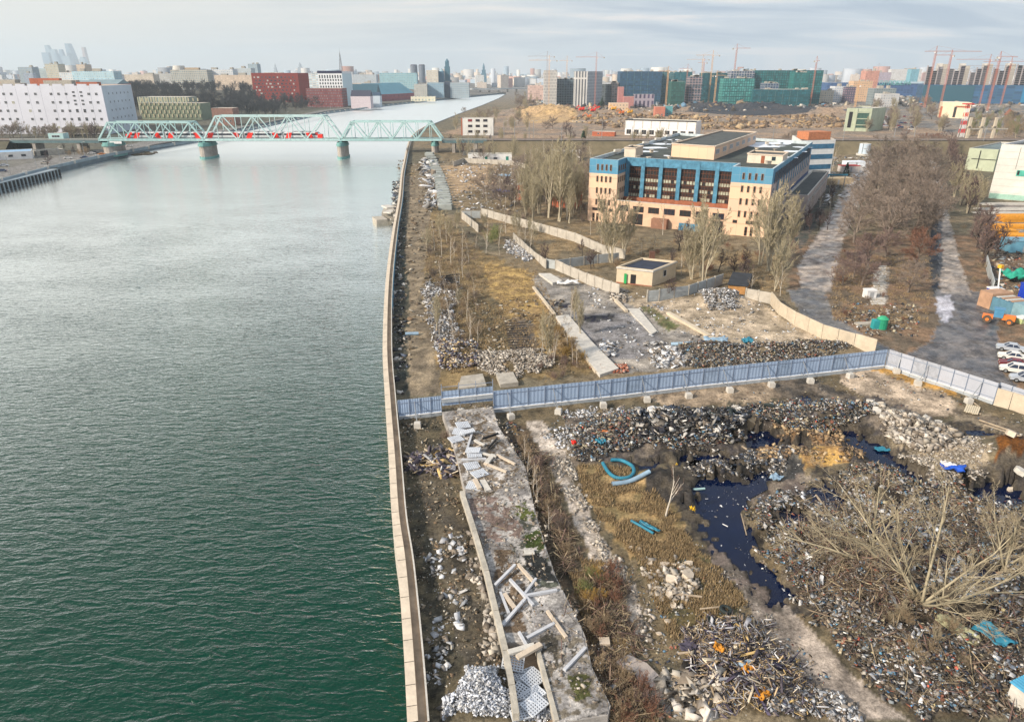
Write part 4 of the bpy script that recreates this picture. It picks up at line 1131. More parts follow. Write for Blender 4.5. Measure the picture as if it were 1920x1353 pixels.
# inner flank of the left tower: rows of small windows
Wi=Wall(ob,a1,bk1,zb)
for f in range(4):
    for j in range(4): Wi.win(1.3+j*2.1,Hc - 2.7 - f*3.7,.9,1.8,M_DARK,M_SEAM,1,1)
# right flank: tall dark windows in the blue band, lighter stripe blinds and a long strip window
for j in range(26):
    u=5+j*(Wr.L - 8)/26
    Wr.win(u,Hc - 3.2,1.5,3.6,M_GLASS,mat('blue_grey_frame',(.16,.20,.26),.7,.2),1,2,d=.14)
for j in range(14):
    u=12+j*(Wr.L - 14)/14
    Wr.part('blue_pier',M_BLS,u - .5,u+.5,Hc - 8.6,Hc - 4.6,.12,.3)
for j in range(3): Wr.part('louvre',mat('louvre',(.22,.22,.25),.8,.3),2+j*0.01,5.5,Hc - 8.0 - 3.2*j,Hc - 6.2 - 3.2*j,.12,.2)
Wr.part('strip_window',mat('blue_strip',(.03,.08,.22),.4,.3),14,Wr.L - 2,Hc - 12.5,Hc - 11.2,.12,.2)
Wr.part('downpipe',M_STEEL,9.4,9.65,1,Hc - 5,.13,.35)
# lower annex along the right flank
an=empty('annex',(Wr.p(20,0,6).x,Wr.p(20,0,6).y,LZ),'low grey pink annex along the right flank of the ochre building','building')
q=[Wr.p(38,0,.3),Wr.p(Wr.L+12,0,.3),Wr.p(Wr.L+12,0,7),Wr.p(38,0,7)]
shell(an,[Vector(x[:2]) for x in (q[3],q[2],q[1],q[0])][::-1],zb,LZ+8.0,M_PINK,M_ROOF,.8)
Wn=Wall(an,q[3],q[2],zb)
for j in range(16): Wn.win(3+j*(Wn.L - 6)/15,6.0,2.2,1.2,M_GLASS,M_WHITE,2,1)
# roof structures
def roof_box(name,pts,z0,z1,mw,label=None,mr=M_ROOF):
    s=MB(); s.prism([tuple(p[:2]) for p in pts],z0,z1,top=False); o=s.build(name,mw,ob)
    s=MB(); s.prism([tuple(p[:2]) for p in pts],z0,z1 - .35,walls=False); s.build('roof',mr,o,off=world_loc(ob))
    c=sum((Vector(p[:2]) for p in pts),Vector((0,0)))/len(pts)
    s=MB(); n=len(pts)
    for i in range(n):
        a,b=Vector(pts[i][:2]),Vector(pts[(i+1) % n][:2])
        s.beam((a.x,a.y,z1),(b.x,b.y,z1),.5,.3)
    s.build('coping',mat('cream_cap',(.62,.52,.42),.8,.2,.6),o,off=world_loc(ob))
    return o
zr_=zt - 1.1
A,B=G(1258,294,zr_),G(1338,300,zr_); zh=ZT(B.y,274.5)
tB=G(1419,248,zh); tA=G(1354,244.5,zh)
pen=roof_box('penthouse',[A,B,tB,tA],zr_,zh,M_OR)
Wp=Wall(ob,B,tB,zr_)
for j in range(7): Wp.win(4+j*(Wp.L - 8)/6,(zh - zr_)*.55,4.8,1.6,mat('grey_pane',(.28,.28,.30),.5,.3),M_WHITE,4,1)
A,B=G(1170,294,zr_),G(1191,295,zr_)
M_CREAM=mat('cream_render',(.66,.58,.48),.85,.2,.5)
roof_box('stair_head',[A,B,B+Vector((sl.x,sl.y,0))*9,A+Vector((sl.x,sl.y,0))*9],zr_,ZT(A.y,277),M_CREAM)
A,B=G(1400,305,zr_),G(1466,309,zr_)
sh=roof_box('stair_head',[A,B,B+Vector((sd_.x,sd_.y,0))*11,A+Vector((sd_.x,sd_.y,0))*11],zr_,ZT(A.y,288),M_CREAM)
Ws=Wall(ob,A,B,zr_)
Ws.part('door',mat('rust_door',(.30,.10,.05),.8,.3),4.4,5.5,.1,2.4,.02,.1); Ws.win(8.3,1.7,1.2,1.2,M_GLASS,mat('green_frame',(.05,.2,.16)),1,1)
# vents, ducts and snow patches on the roof
for i in range(46):
    u,v=random.uniform(.06,.94),random.uniform(.12,.95)
    p=P0.lerp(P1,u).lerp(P3.lerp(P2,u),v)
    if 0.42 < u < .72 and True: continue
    s=MB(); hh=random.uniform(.5,1.1); s.box((p.x,p.y,zr_+hh/2),(random.uniform(.6,1.4),random.uniform(.6,1.2),hh),.3); s.box((p.x,p.y,zr_+hh),(1.5,1.3,.1),.3)
    s.build('roof_vent',random.choice([M_CREAM,M_CONC,M_STEEL]),ob)
M_SNOW=mat('old_snow',(.72,.78,.86),.7,.25,.8,bump=.3)
for (px,py,r,a) in [(1335+20,250+26,3.5,1.4),(1432,274,6.5,1.2),(1444,269,6,2),(1490,284,4,1),(1478,295,3,1),(1505,276,3,1.2),(1225,277,4,1.4),(1240,270,4,1.2),(1250,292,2.4,.5),(1215,284,3,1.2),(1262,262,3,1.2)]:
    g=G(px,py,zr_+.03); s=MB(); nn=14
    s.face([(g.x+r*a*(.7+.5*random.random())*math.cos(k*6.283/nn),g.y+r*(.7+.5*random.random())*math.sin(k*6.283/nn),g.z) for k in range(nn)])
    s.build('snow_patch',M_SNOW,ob)
s=MB()
for i in range(5):
    p=P0.lerp(P3,.2+.15*i); s.box((p.x+1.5,p.y,zt+.4),(2.5,1.2,.8),.4)
s.build('duct',M_CONCW,ob)['kind']='stuff'

# white and blue office block behind
def block(px0,py0,px1,py1,top,depth,mw,name,label,cat='building',mr=M_ROOF,parapet=.7,z=LZ,group=None,skew=0,zt_=None):
    a,b=G(px0,py0,z),G(px1,py1,z)
    z1=zt_ or ZT((a.y+b.y)/2,top)
    f=quad_foot(a,b,depth)
    if skew:
        d=Vector((skew,0)); f[2] += d; f[3] += d
    r=empty(name,(a.x,a.y,z),label,cat,group)
    shell(r,f,z - .6,z1,mw,mr,parapet)
    return r,Wall(r,f[0],f[1],z),Wall(r,f[1],f[2],z),z1,f
M_WB=mat('white_spandrel',(.74,.76,.76),.7,.15,.4)
r,w1,w2,z1,f=block(1490,348,1553,345,263,30,M_WB,'office_block','white office block with blue glass bands behind the ochre building',skew=15)
for k,W in enumerate((w1,w2)):
    for fl in range(4): W.part('glass_band',mat('blue_glass',(.05,.17,.30),.2,.4,.6,spec=.5),.5,W.L - .5,z1 - LZ - 3.6 - fl*4.4,z1 - LZ - 1.6 - fl*4.4,.01,.12)
s=MB(); c=(f[0]+f[2])/2; s.box((c.x,c.y,z1+1),(12,8,3.4),.3); s.build('lift_house',mat('orange_brick',(.50,.20,.10),.9,.3,1),r)

# small buff hut by the fence
a,b=G(1155,530),G(1222,538)
hut=empty('hut',a,'small buff hut with a flat dark roof and green door leaf beside the concrete fences','hut')
zh=ZT((a.y+b.y)/2,503)
ft=quad_foot(a,b,9.5); d=Vector((3.5,0)); ft[2] += d; ft[3] += d
M_BUFF=mat('buff_render',(.62,.52,.38),.85,.18,.6,bump=.1)
shell(hut,ft,LZ - .3,zh,M_BUFF,mat('blue_felt',(.035,.045,.075),.8,.4,.6),.45,.4,mp=M_BUFF)
W=Wall(hut,ft[0],ft[1],LZ - .1)
W.part('doorway',M_DARK,W.L*.40,W.L*.55,.35,2.6,.0,.04); W.part('plinth',mat('brick_red',(.35,.14,.09),.9,.3,1),.02,W.L - .02,0,.38,.0,.06)
W.part('door_leaf',mat('door_green',(.02,.35,.10),.6,.2),W.L*.23,W.L*.30,.3,2.7,.3,.42)
W.part('cornice',M_CONCW,-.1,W.L+.1,zh - LZ - .35,zh - LZ+.02,.0,.2)
W2=Wall(hut,ft[1],ft[2],LZ - .1); W2.win(W2.L*.5,2.3,1.4,1.6,M_DARK,M_WHITE,1,1)
W2.part('cornice',M_CONCW,-.1,W2.L+.1,zh - LZ - .35,zh - LZ+.02,.0,.2)
s=MB(); c=ft[3]; s.box((c.x+2.4,c.y - .5,zh+.7),(1.3,1,1.9)); s.build('chimney',mat('brick_dark',(.14,.07,.05),.9,.3,1),hut)
# rusty shed
a,b=G(1364,549),G(1396,553)
sd2=empty('shed',a,'low rusty ochre shed with a dark roof between two concrete fences','shed')
zz_=ZT(a.y,533); ft=quad_foot(a,b,8)
mb=MB(); mb.prism([tuple(p) for p in ft],LZ - .3,zz_,top=False); mb.build('wall',mat('rust_ochre',(.42,.22,.08),.85,.4,.6),sd2)
mb=MB(); mb.prism([tuple(p) for p in [ft[0]+Vector((-.4,-.4)),ft[1]+Vector((.4,-.4)),ft[2]+Vector((.4,.4)),ft[3]+Vector((-.4,.4))]],zz_,[zz_+.2,zz_+.2,zz_+.9,zz_+.9],bottom=True)
mb.build('roof',mat('black_roof',(.04,.045,.055),.8,.4,.6),sd2)

# two small red brick buildings in the scrub
M_BRK=mat('red_brick',(.42,.13,.07),.9,.3,.8)
for (p0,p1,top,dp,lb) in [((967,374),(993,375),347,7,'small tall red brick substation among bare scrub'),((1035,388),(1078,391),364,9,'low orange red brick box building behind the poplars')]:
    r,w1,w2,z1,f=block(*p0,*p1,top,dp,M_BRK,'brick_hut',lb,mr=mat('pale_roof',(.30,.36,.40),.8,.3))
    w1.win(w1.L*.3,3,1.2,1.4); w1.part('door',mat('grey_door',(.2,.22,.24)),w1.L*.6,w1.L*.6+1.3,0,2.2,.01,.08)
# white garages with green doors below the railway
r,w1,w2,z1,f=block(878,303,960,303,289,8,M_WHITE,'garage_row','long low white garage with green doors below the railway bank',mr=mat('grn_roof',(.22,.28,.26),.8,.3))
for k in range(4):
    (w1.part('door',mat('garage_green',(.02,.22,.17),.6,.3),w1.L*(.14+.24*k),w1.L*(.20+.24*k),.2,2.8,.01,.1) if k % 2 else w1.win(w1.L*(.14+.24*k),1.8,2.2,1.2))
r,w1,w2,z1,f=block(1035,300,1090,300,284,10,M_CONCW,'low_shed','low pale shed with a white patched roof among the scrub',mr=M_WHITE)
w1.win(4,2,2,1.2)
# white three storey building behind the bridge end
r,w1,w2,z1,f=block(866,254,925,254,222,14,mat('offwhite',(.66,.66,.64),.8,.12,.3),'three_storey_building','white three storey building with a red brick end wall beside the railway bridge')
for fl in range(3):
    for k in range(3): w1.win(w1.L*(.27+.24*k),3.0+fl*4.2,3.4,1.9,M_GLASS if (k or fl < 2) else mat('red_pane',(.25,.03,.04)),M_BR,3,1)
mb=MB(); Wb=Wall(r,f[3],f[0],LZ); Wb.box(mb,.0,Wb.L,-.3,z1 - LZ+.05,0.02,.2); mb.build('end_wall',M_BRK,r)
Wa=Wall(r,f[0],f[1],LZ); Wa.part('corner',M_BRK,-.3,.6,-.3,z1 - LZ+.05,.01,.15)
# long white derelict shed behind the ochre building
r,w1,w2,z1,f=block(1171,253,1303,258,226,18,M_WHITE,'white_hall','long white derelict hall with a dark roof beyond the ochre building',mr=M_ROOF)
for k in range(9): w1.win(w1.L*(.06+.11*k),2.6,4.0,3.6,M_DARK,M_WHITE,2,1)
w1.part('dark_eave',M_DARK,0,w1.L,z1 - LZ - .5,z1 - LZ+.1,.01,.3)
for k in range(9): w1.part('rib',M_CONCW,w1.L*(.0+.124*k),w1.L*(.0+.124*k)+.5,5.5,z1 - LZ - .6,.01,.25)
r,w1,w2,z1,f=block(1110,255,1152,256,247,8,M_BRK,'brick_row','low red brick row building just beyond the railway')
w1.win(5,2,1.5,1.2)
# right side: white hall with green base, pale green workshop, tall green tower block, yellow block
M_GRN=mat('pale_green',(.43,.48,.36),.85,.2,.25); M_OW=mat('dirty_white',(.62,.62,.58),.85,.25,.12,bump=.1)
a,b=G(1852,372),G(1990,384)
r=empty('white_workshop',a,'huge dirty white workshop wall with turquoise strips at the right edge','building')
zw=ZT(a.y,270); zw=min(zw,LZ+24)
ft=quad_foot(a,b,60); ft[2] += Vector((18,0)); ft[3] += Vector((18,0))
shell(r,ft,LZ - .4,zw,M_OW,M_ROOF,.9,.6,mp=M_WHITE)
W=Wall(r,ft[0],ft[1],LZ)
M_TQ=mat('turquoise_strip',(.08,.40,.32),.7,.3,.6)
W.part('turquoise_base',mat('faded_turquoise',(.32,.52,.44),.8,.3,.5),.2,W.L,.2,2.2,.01,.12)
W.part('turquoise_strip',M_TQ,W.L*.30,W.L,9.4,11.6,.01,.2); W.part('opening',M_DARK,W.L*.31,W.L*.34,9.8,11.4,.2,.3)
for k in range(1,9): W.part('seam',M_SEAM if False else mat('grey_seam',(.36,.36,.34)),0.1,W.L,k*2.6,k*2.6+.07,.005,.03)
W.part('crack',M_DARK,W.L*.27,W.L*.275,12,20,.01,.04)
W2=Wall(r,ft[3],ft[0],LZ)
for k in range(6): W2.win(4+k*(W2.L - 8)/5,zw - LZ - 4,3.5,2.4,M_CONCW,M_WHITE,1,1,d=.1)
r,w1,w2,z1,f=block(1808,318,1862,322,279,46,M_GRN,'green_workshop','pale green workshop with a patched flat roof beside the white workshop',mr=mat('patch_roof',(.17,.22,.23),.9,.5,.15),skew=8)
w1.part('pipe',M_DARK,w1.L*.4,w1.L*.43,1,z1 - LZ - 1,.01,.3); w1.part('beam',M_DARK,2,w1.L,z1 - LZ - 5.3,z1 - LZ - 5.0,.01,.2)
for k in range(3):
    g=G(1862+k*25,290); g2=Vector((g.x,g.y+30,LZ))
    c_=empty('concrete_column',g2,['first','middle','last'][k]+' of three bare concrete columns behind the white workshop','column','bare concrete columns')
    s=MB(); s.box((g2.x,g2.y,LZ+10),(1.6,1.2,20)); s.box((g2.x,g2.y,LZ+14),(3,1.2,.8)); s.build('shaft',M_PFW,c_)
    s=MB(); s.beam((g2.x,g2.y,LZ+13),(g2.x+9,g2.y,LZ+13),.5,.7); s.build('crossbeam',M_CONC,c_)
r,w1,w2,z1,f=block(1581,246,1628,247,203,24,M_GRN,'green_tower_block','pale green narrow industrial block with tall dark windows beyond the railway',skew=16,mr=mat('patch_roof2',(.20,.25,.25),.9,.4,.15))
w1.part('tall_window',M_DARK,w1.L*.12,w1.L*.26,3,z1 - LZ - 3,.01,.2)
w1.part('tall_window',mat('green_glass',(.06,.12,.10),.3,.4),w1.L*.46,w1.L*.9,3,z1 - LZ - 3,.01,.2)
w1.part('pier',M_GRN,w1.L*.36,w1.L*.44,0,z1 - LZ - .1,.01,.8)
for k in range(1,5): w1.part('floor_band',M_GRN,w1.L*.45,w1.L*.92,k*5.0,k*5.0+.6,.2,.5)
r,w1,w2,z1,f=block(1762,221,1815,223,192,30,mat('cream_hall',(.70,.58,.42),.85,.15,.3),'cream_hall','cream hall with a pale gabled roof left of the red and white mast',mr=mat('white_green_roof',(.45,.50,.46),.8,.3,.2),skew=-12)
w1.part('doorway',M_DARK,w1.L*.44,w1.L*.53,1,12,.01,.2); w1.part('hood',M_BRK,w1.L*.5,w1.L*.9,12,13,.01,1.2); w1.part('red_side',M_BRK,-1.5,.6,0,12,.0,.4)
# storage tank
g=G(1619,291)
tk=empty('storage_tank',g,'pale blue cylindrical tank on a concrete ring beside the railway','tank')
s=MB(); s.tube(g,g+Vector((0,0,6.8)),3.2,n=24); s.build('shell',mat('tank_blue',(.50,.60,.70),.5,.15,.5),tk,smooth=False)
s=MB(); s.tube(g - Vector((0,0,.3)),g+Vector((0,0,1.0)),4.3,n=24); s.build('ring',M_CONCW,tk)
s=MB(); s.tube(g+Vector((0,0,6.8)),g+Vector((0,0,7.2)),3.2,.6,n=24); s.build('lid',M_CONCW,tk)
s=MB(); s.beam(g+Vector((-2.4,-2.3,0)),g+Vector((-2.4,-2.3,7)),.4,.15); s.build('ladder',M_STEEL,tk)
# ============================================================ left bank buildings
def dblock(px0,px1,D,top,depth,mw,name,label,cat='building',mr=M_ROOF,parapet=.7,z=LZ,group=None,skew=0,D1=None,rb=True):
    """building known by its columns, its distance and the row of its roof"""
    D1=D1 or D; zm_=30
    a,b=Vector((XD(px0,D,zm_),D,z)),Vector((XD(px1,D1,zm_),D1,z))
    z1=ZT((D+D1)/2,top); f=quad_foot(a,b,depth)
    if skew: d=Vector((skew,0)); f[2] += d; f[3] += d
    r=empty(name,(a.x,a.y,z),label,cat,group)
    shell(r,f,z - 1,z1,mw,mr,parapet,.8)
    return r,Wall(r,f[0],f[1],z),Wall(r,f[1],f[2],z),z1,f
def rooftop(r,f,z1,n=3,m=None,hs=(2,5)):
    for i in range(n):
        u,v=random.uniform(.15,.85),random.uniform(.3,.7)
        p=f[0].lerp(f[1],u).lerp(f[3].lerp(f[2],u),v); L=(f[1] - f[0]).length
        s=MB(); h=random.uniform(*hs); s.box((p.x,p.y,z1+h/2 - .5),(random.uniform(.08,.22)*L,random.uniform(4,8),h)); s.build('roof_house',m or M_CONC,r)
# --- long white building
M_LAV=mat('lavender_white',(.60,.62,.70),.8,.10,.06); M_LAVS=mat('bluish_white',(.52,.60,.68),.8,.12,.08)  # second white: bluish house walls, and the factory end wall with shade painted in
D0=560
a=Vector((XD(-120,600,20),600,LZ)); b=Vector((XD(200,600,20),600,LZ))
z1=ZT(600,161); ft=quad_foot(a,b,40)
ft[2]=Vector((XD(254,668,20),668)); ft[3]=ft[3]+Vector((0,40))
wb=empty('white_factory',a,'long windowed white building with a jagged roof edge at the left edge','building')
shell(wb,ft,LZ - 1,z1,M_LAV,M_ROOF,1,.8)
Wl=Wall(wb,ft[0],ft[1],LZ); Wr_=Wall(wb,ft[1],ft[2],LZ)
Wr_.part('end_wall',M_LAVS,.3,Wr_.L - .1,0,z1 - LZ - .1,.0,.15)  # shade of the right end put into its colour: darker, bluer white
Hf=z1 - LZ; u_of=lambda px: (px+120)/320*Wl.L
for fl in range(6):
    v=Hf - 6.2 - fl*6.4
    if v < 2: break
    for px in [-100,-86,-70,-44,-30,2,16,30,58,75,104,118,132,174,188]:
        Wl.win(u_of(px),v,2.2,2.0,M_GLASS if random.random() < .93 else M_PANE,M_WHITE,2,2,d=.05)
    for px in (146,160):
        for dv in ((1.4,-1.4) if fl < 2 else (0,)): Wl.win(u_of(px),v+dv,2.2,1.5 if fl < 2 else 2.8,M_GLASS,M_WHITE,2,1,d=.05)
    for k in range(6): Wr_.win(Wr_.L*(.18+.13*k),v,2.0,1.9,mat('blue_dark',(.05,.12,.18),.3),M_WHITE,1,1,d=.18)
for k in range(14):                 # dark notches of the stepped parapet
    Wl.part('parapet_block',M_LAV,Wl.L*(k/14)+.6,Wl.L*((k+1)/14) - 1.8,Hf - .1,Hf+1.3,-.8,-.02)
    if k: Wl.part('wall_seam',mat('seam_grey',(.46,.48,.55)),Wl.L*k/14 - .08,Wl.L*k/14+.08,1,Hf - .6,.0,.05)
rooftop(wb,ft,z1,4,M_BRK,(2,6)); rooftop(wb,ft,z1,5,M_CONC,(2,5))
# --- low green building with fins
r,w1,w2,zz1,f=dblock(258,372,780,194,26,mat('green_stone',(.20,.24,.17),.85,.25,.1),'finned_building','low olive building with staggered white fins behind the left bridge span')
for fl in range(5):
    for k in range(26):
        if (k+fl) % 2: w1.part('fin',mat('buff_fin',(.46,.43,.30),.8,.2),w1.L*k/26+.3,w1.L*k/26+1.5,3+fl*4,6.2+fl*4,.02,.7)
r,w1,w2,zz1,f=dblock(255,350,830,182,24,facade('green_ribs',(.40,.42,.30),(.07,.10,.11),3,14,.9),'ribbed_building','olive ribbed building with a white flat roof rising behind the finned building',mr=M_WHITE)
r,w1,w2,zz1,f=dblock(392,432,700,203,16,mat('brick_mauve',(.26,.15,.12),.9,.3,.3),'brick_house','brown brick house in the trees above the middle truss',mr=mat('rusty_roof',(.30,.14,.09),.8,.3,.4))
for k in range(4): w1.win(w1.L*(.15+.23*k),4,1.6,1.6)
# --- sheds and kiosk on the left bank beneath the railway
r,w1,w2,zz1,f=block(-20,301,62,297,285,16,M_WHITE,'white_shed','long white shed with a blue sheet roof on the left bank',mr=mat('blue_roof',(.25,.42,.62),.6,.2,.3),parapet=.2)
for k in range(3): w1.win(w1.L*(.2+.3*k),2,2.5,1.4)
r,w1,w2,zz1,f=block(70,293,122,289,281,9,M_CONC,'grey_shed','low grey open shed right of the white shed on the left bank',parapet=.2)
w1.part('opening',M_DARK,2,w1.L*.4,.2,3,.01,.1)
r,w1,w2,zz1,f=block(92,262,120,262,250,6,M_TEAL,'signal_cabin','small turquoise signal cabin beside the track left of the bridge',parapet=.3,z=zd - .4)
w1.win(w1.L*.5,2,5,1.3,M_GLASS,M_WHITE,3,1)
r,w1,w2,zz1,f=block(118,250,190,248,239,14,M_PFW,'trackside_depot','long buff depot with dark roof between the white building and the track',parapet=.3,z=6)
for k in range(5): w1.win(w1.L*(.1+.2*k),2.2,3,1.6)
# --- grey office tower, red blocks, white gridded tower
r,w1,w2,zz1,f=dblock(324,392,1280,131,26,facade('grey_office',(.44,.43,.38),(.10,.14,.17),3.2,3.4,.75),'grey_office_tower','grey concrete office slab with a round roof hall above the trees')
s=MB(); c=f[0].lerp(f[1],.18); s.tube((c.x,c.y+10,zz1 - .5),(c.x,c.y+10,zz1+6.5),11,9,n=18); s.build('roof_rotunda',M_CONCW,r)
s=MB(); c=f[0].lerp(f[1],.55); s.box((c.x,c.y+10,zz1+1.4),(24,8,4)); s.build('roof_house',mat('ochre_box',(.45,.35,.24),.9),r)
M_RBF=facade('red_block',(.20,.03,.025),(.22,.22,.24),2.4,3.7,.62,glass2=(.05,.06,.09),stag=.5)
r,w1,w2,zz1,f=dblock(474,561,1120,137,36,mat('dark_red',(.22,.035,.028),.85,.2,.3),'red_block','large square dark red block with small staggered windows',skew=6)
for fl in range(9):
    for k in range(11):
        u=w1.L*(.06+.083*k)+(2.0 if fl % 2 else 0)
        w1.win(u,zz1 - LZ - 6 - fl*4.5,3.4 if k in (1,4,5,7) else 2.2,2.2,M_GLASS if random.random() < .75 else mat('lit_pane',(.45,.50,.48),.4),M_STEEL,2,1,d=.06)
r,w1,w2,zz1,f=dblock(573,640,1080,166,34,M_RBF,'red_low_block','lower dark red block beside the white gridded tower')
M_WG=mat('white_grid',(.74,.76,.78),.7,.08,.2)
r,w1,w2,zz1,f=dblock(598,643,1120,134,30,M_WG,'gridded_tower','white tower with a grid of square black windows and a dark top',skew=8)
H_=zz1 - LZ
for fl in range(9):
    for k in range(9):
        w1.win(w1.L*(.07+.108*k)+(.6 if fl % 2 else 0),H_ - 7.5 - fl*4.6 - (0 if fl else -.2),2.1,2.9 if fl else 4.6,M_GLASS,M_WG,1,1,d=.05)
w2.part('pale_side',facade('grid_side',(.55,.68,.74),(.10,.20,.26),3,4.4,1.0),.1,w2.L,0,H_ - 3,.01,.2)
w1.part('dark_top',mat('navy_top',(.02,.02,.06),.5),-.4,w1.L+.3,H_ - 2.6,H_+.8,-.3,.5)
r,w1,w2,zz1,f=dblock(572,612,1400,137,22,facade('pale_slab',(.60,.60,.58),(.30,.36,.40),7,3.4,.6),'pale_housing_slab','pale housing slab standing behind the red block')
# --- riverside rows beyond
M_TLR=mat('teal_roof',(.10,.26,.34),.6,.2,.05)
def gable(px0,px1,D,top,depth,mw,mr,name,label,D1=None,rise=8):
    D1=D1 or D; a,b=Vector((XD(px0,D,20),D)),Vector((XD(px1,D1,20),D1)); f=quad_foot(a,b,depth); z1=ZT((D+D1)/2,top)
    r=empty(name,(a.x,a.y,LZ),label,'building'); mb=MB(); mb.prism([tuple(p) for p in f],LZ - 1,z1,top=False); mb.build('wall',mw,r)
    m0,m1=(f[0]+f[3])/2,(f[1]+f[2])/2; mb=MB()
    mb.face([(*f[0],z1),(*f[1],z1),(*m1,z1+rise),(*m0,z1+rise)]); mb.face([(*f[2],z1),(*f[3],z1),(*m0,z1+rise),(*m1,z1+rise)])
    mb.face([(*f[1],z1),(*f[2],z1),(*m1,z1+rise)]); mb.face([(*f[3],z1),(*f[0],z1),(*m0,z1+rise)])
    mb.build('roof',mr,r); return r,Wall(r,f[0],f[1],LZ),z1
gable(706,776,1300,176,60,facade('red_row',(.30,.07,.08),(.12,.04,.06),5,6,1.2),M_TLR,'teal_roofed_works','long red works with a broad teal roof on the far embankment',D1=1420,rise=18)
gable(656,706,1180,176,40,mat('dk_red',(.22,.04,.05),.8),mat('dark_teal',(.04,.10,.14),.6),'dark_roofed_works','dark red works with a dark teal roof left of the long teal roof',rise=14)
gable(657,694,1060,181,20,mat('pinkwhite',(.62,.54,.58),.8),mat('dark_roof2',(.05,.05,.08),.7),'white_gabled_house','pinkish white house with a steep dark roof on the far embankment',rise=8)
gable(694,712,1090,180,16,M_LAVS,mat('navy_roof',(.04,.07,.12),.7),'blue_gabled_house','narrow bluish house with a navy roof right of the white gabled house',rise=5)
r,w1,w2,zz1,f=dblock(769,815,1330,181,14,facade('cream_pav',(.68,.64,.50),(.25,.30,.28),6,6,1.6),'cream_pavilion','low cream pavilion standing at the water on the far embankment')
for nm_,p0,p1,D,top,c1,c2_,lb in [
    ('teal_office',712,782,1750,137,(.30,.46,.50),(.08,.20,.27),'long teal glass office block far behind the works roofs'),
    ('ribbed_office',800,822,1650,132,(.56,.52,.44),(.30,.30,.30),'beige ribbed office block beside the dark stepped tower'),
    ('navy_office',822,832,1660,134,(.04,.13,.22),(.03,.08,.14),'narrow navy glass block against the beige ribbed office'),
    ('blue_office',801,832,1500,155,(.25,.36,.44),(.10,.18,.26),'blue grey low office block by the river bend'),
    ('dark_frame_office',833,844,1510,153,(.03,.05,.09),(.02,.03,.05),'dark navy frame of the office block by the river bend'),
    ('window_office',844,879,1510,155,(.36,.42,.46),(.08,.14,.20),'grey gridded office block right of the dark frame'),
    ('mid_office',776,800,1480,158,(.44,.44,.40),(.20,.22,.24),'grey tower block behind the cream pavilion')]:
    r,w1,w2,zz1,f=dblock(p0,p1,D,top,24,facade('f_'+nm_,c1,c2_,4,4,1.1),nm_,lb)
# round topped twin towers
for px,w_,lb in ((776,13,'left of two dark round topped towers on the skyline'),(791,12,'right of two dark round topped towers on the skyline')):
    D=2300; z1=ZT(D,121); x=XD(px,D,60); wd=w_/F*D*.93
    r=empty('round_tower',(x,D,LZ),lb,'tower','twin round topped towers'); s=MB(); s.tube((x,D,LZ),(x,D,z1 - 4),wd/2,n=16); s.build('shaft',mat('slate_tower',(.16,.19,.24),.6,.3,.05),r)
    s=MB(); s.tube((x,D,z1 - 4),(x,D,z1),wd/2*1.03,wd/2*.8,n=16); s.build('crown',mat('slate_dark',(.10,.11,.15),.6),r)
# dark stepped spire tower
def spire(px,D,rows,name,label,m,cat='tower',top=None):
    x0=XD(px,D,60); r=empty(name,(x0,D,LZ),label,cat); z=LZ - 1
    for i,(wpx,py) in enumerate(rows):
        z1=ZT(D,py); wd=wpx/F*D*.93; s=MB(); s.box((x0,D,(z+z1)/2),(wd,wd,z1 - z)); s.build('tier',m,r); z=z1 - .01
    wd=rows[-1][0]/F*D*.9; s=MB(); s.tube((x0,D,z),(x0,D,ZT(D,top)),wd*.62,.3,n=8); s.build('spire',m,r)
    return r
M_SP=facade('f_spire',(.05,.14,.20),(.03,.07,.11),4,4,1.0)
spire(838.5,1700,[(14,150),(9.5,125),(7,116)],'spire_tower','dark teal stepped tower with a pointed spire by the river bend',M_SP,top=110)
spire(828,1690,[(9,140),(7,134)],'spire_tower','lower bluish stepped tower left of the dark teal spire',facade('f_spire2',(.24,.36,.42),(.10,.20,.26),4,4,1),top=128)
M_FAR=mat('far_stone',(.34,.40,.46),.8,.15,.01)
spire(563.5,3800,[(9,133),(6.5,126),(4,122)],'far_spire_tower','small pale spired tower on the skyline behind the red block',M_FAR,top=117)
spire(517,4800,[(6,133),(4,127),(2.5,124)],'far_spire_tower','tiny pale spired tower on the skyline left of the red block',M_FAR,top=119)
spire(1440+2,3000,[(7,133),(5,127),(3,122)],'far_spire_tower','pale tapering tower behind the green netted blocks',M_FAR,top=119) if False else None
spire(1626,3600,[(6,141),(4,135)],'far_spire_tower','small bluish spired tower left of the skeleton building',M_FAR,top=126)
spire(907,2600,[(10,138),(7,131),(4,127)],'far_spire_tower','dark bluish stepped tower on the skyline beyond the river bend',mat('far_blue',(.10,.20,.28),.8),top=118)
# tapering radio tower
D=2600; x0=XD(639.5,D,60); rt=empty('radio_tower',(x0,D,LZ),'slender grey lattice radio tower on the skyline','tower'); s=MB()
zt_=ZT(D,99); levels=9
for lv in range(levels):
    za,zb_=LZ+(zt_ - LZ)*lv/levels,LZ+(zt_ - LZ)*(lv+1)/levels; ra,rb=11*(1 - lv/levels)+.8,11*(1 - (lv+1)/levels)+.8
    for k in range(6):
        A0,A1=k*math.pi/3,(k+1)*math.pi/3
        s.beam((x0+ra*math.cos(A0),D+ra*math.sin(A0),za),(x0+rb*math.cos(A1),D+rb*math.sin(A1),zb_),.55)
        s.beam((x0+ra*math.cos(A1),D+ra*math.sin(A1),za),(x0+rb*math.cos(A0),D+rb*math.sin(A0),zb_),.55)
s.build('lattice',mat('mast_grey',(.22,.22,.26),.7),rt); s=MB(); s.tube((x0,D,zt_),(x0,D,zt_+14),.5,.2,n=5); s.build('antenna',M_STEEL,rt)
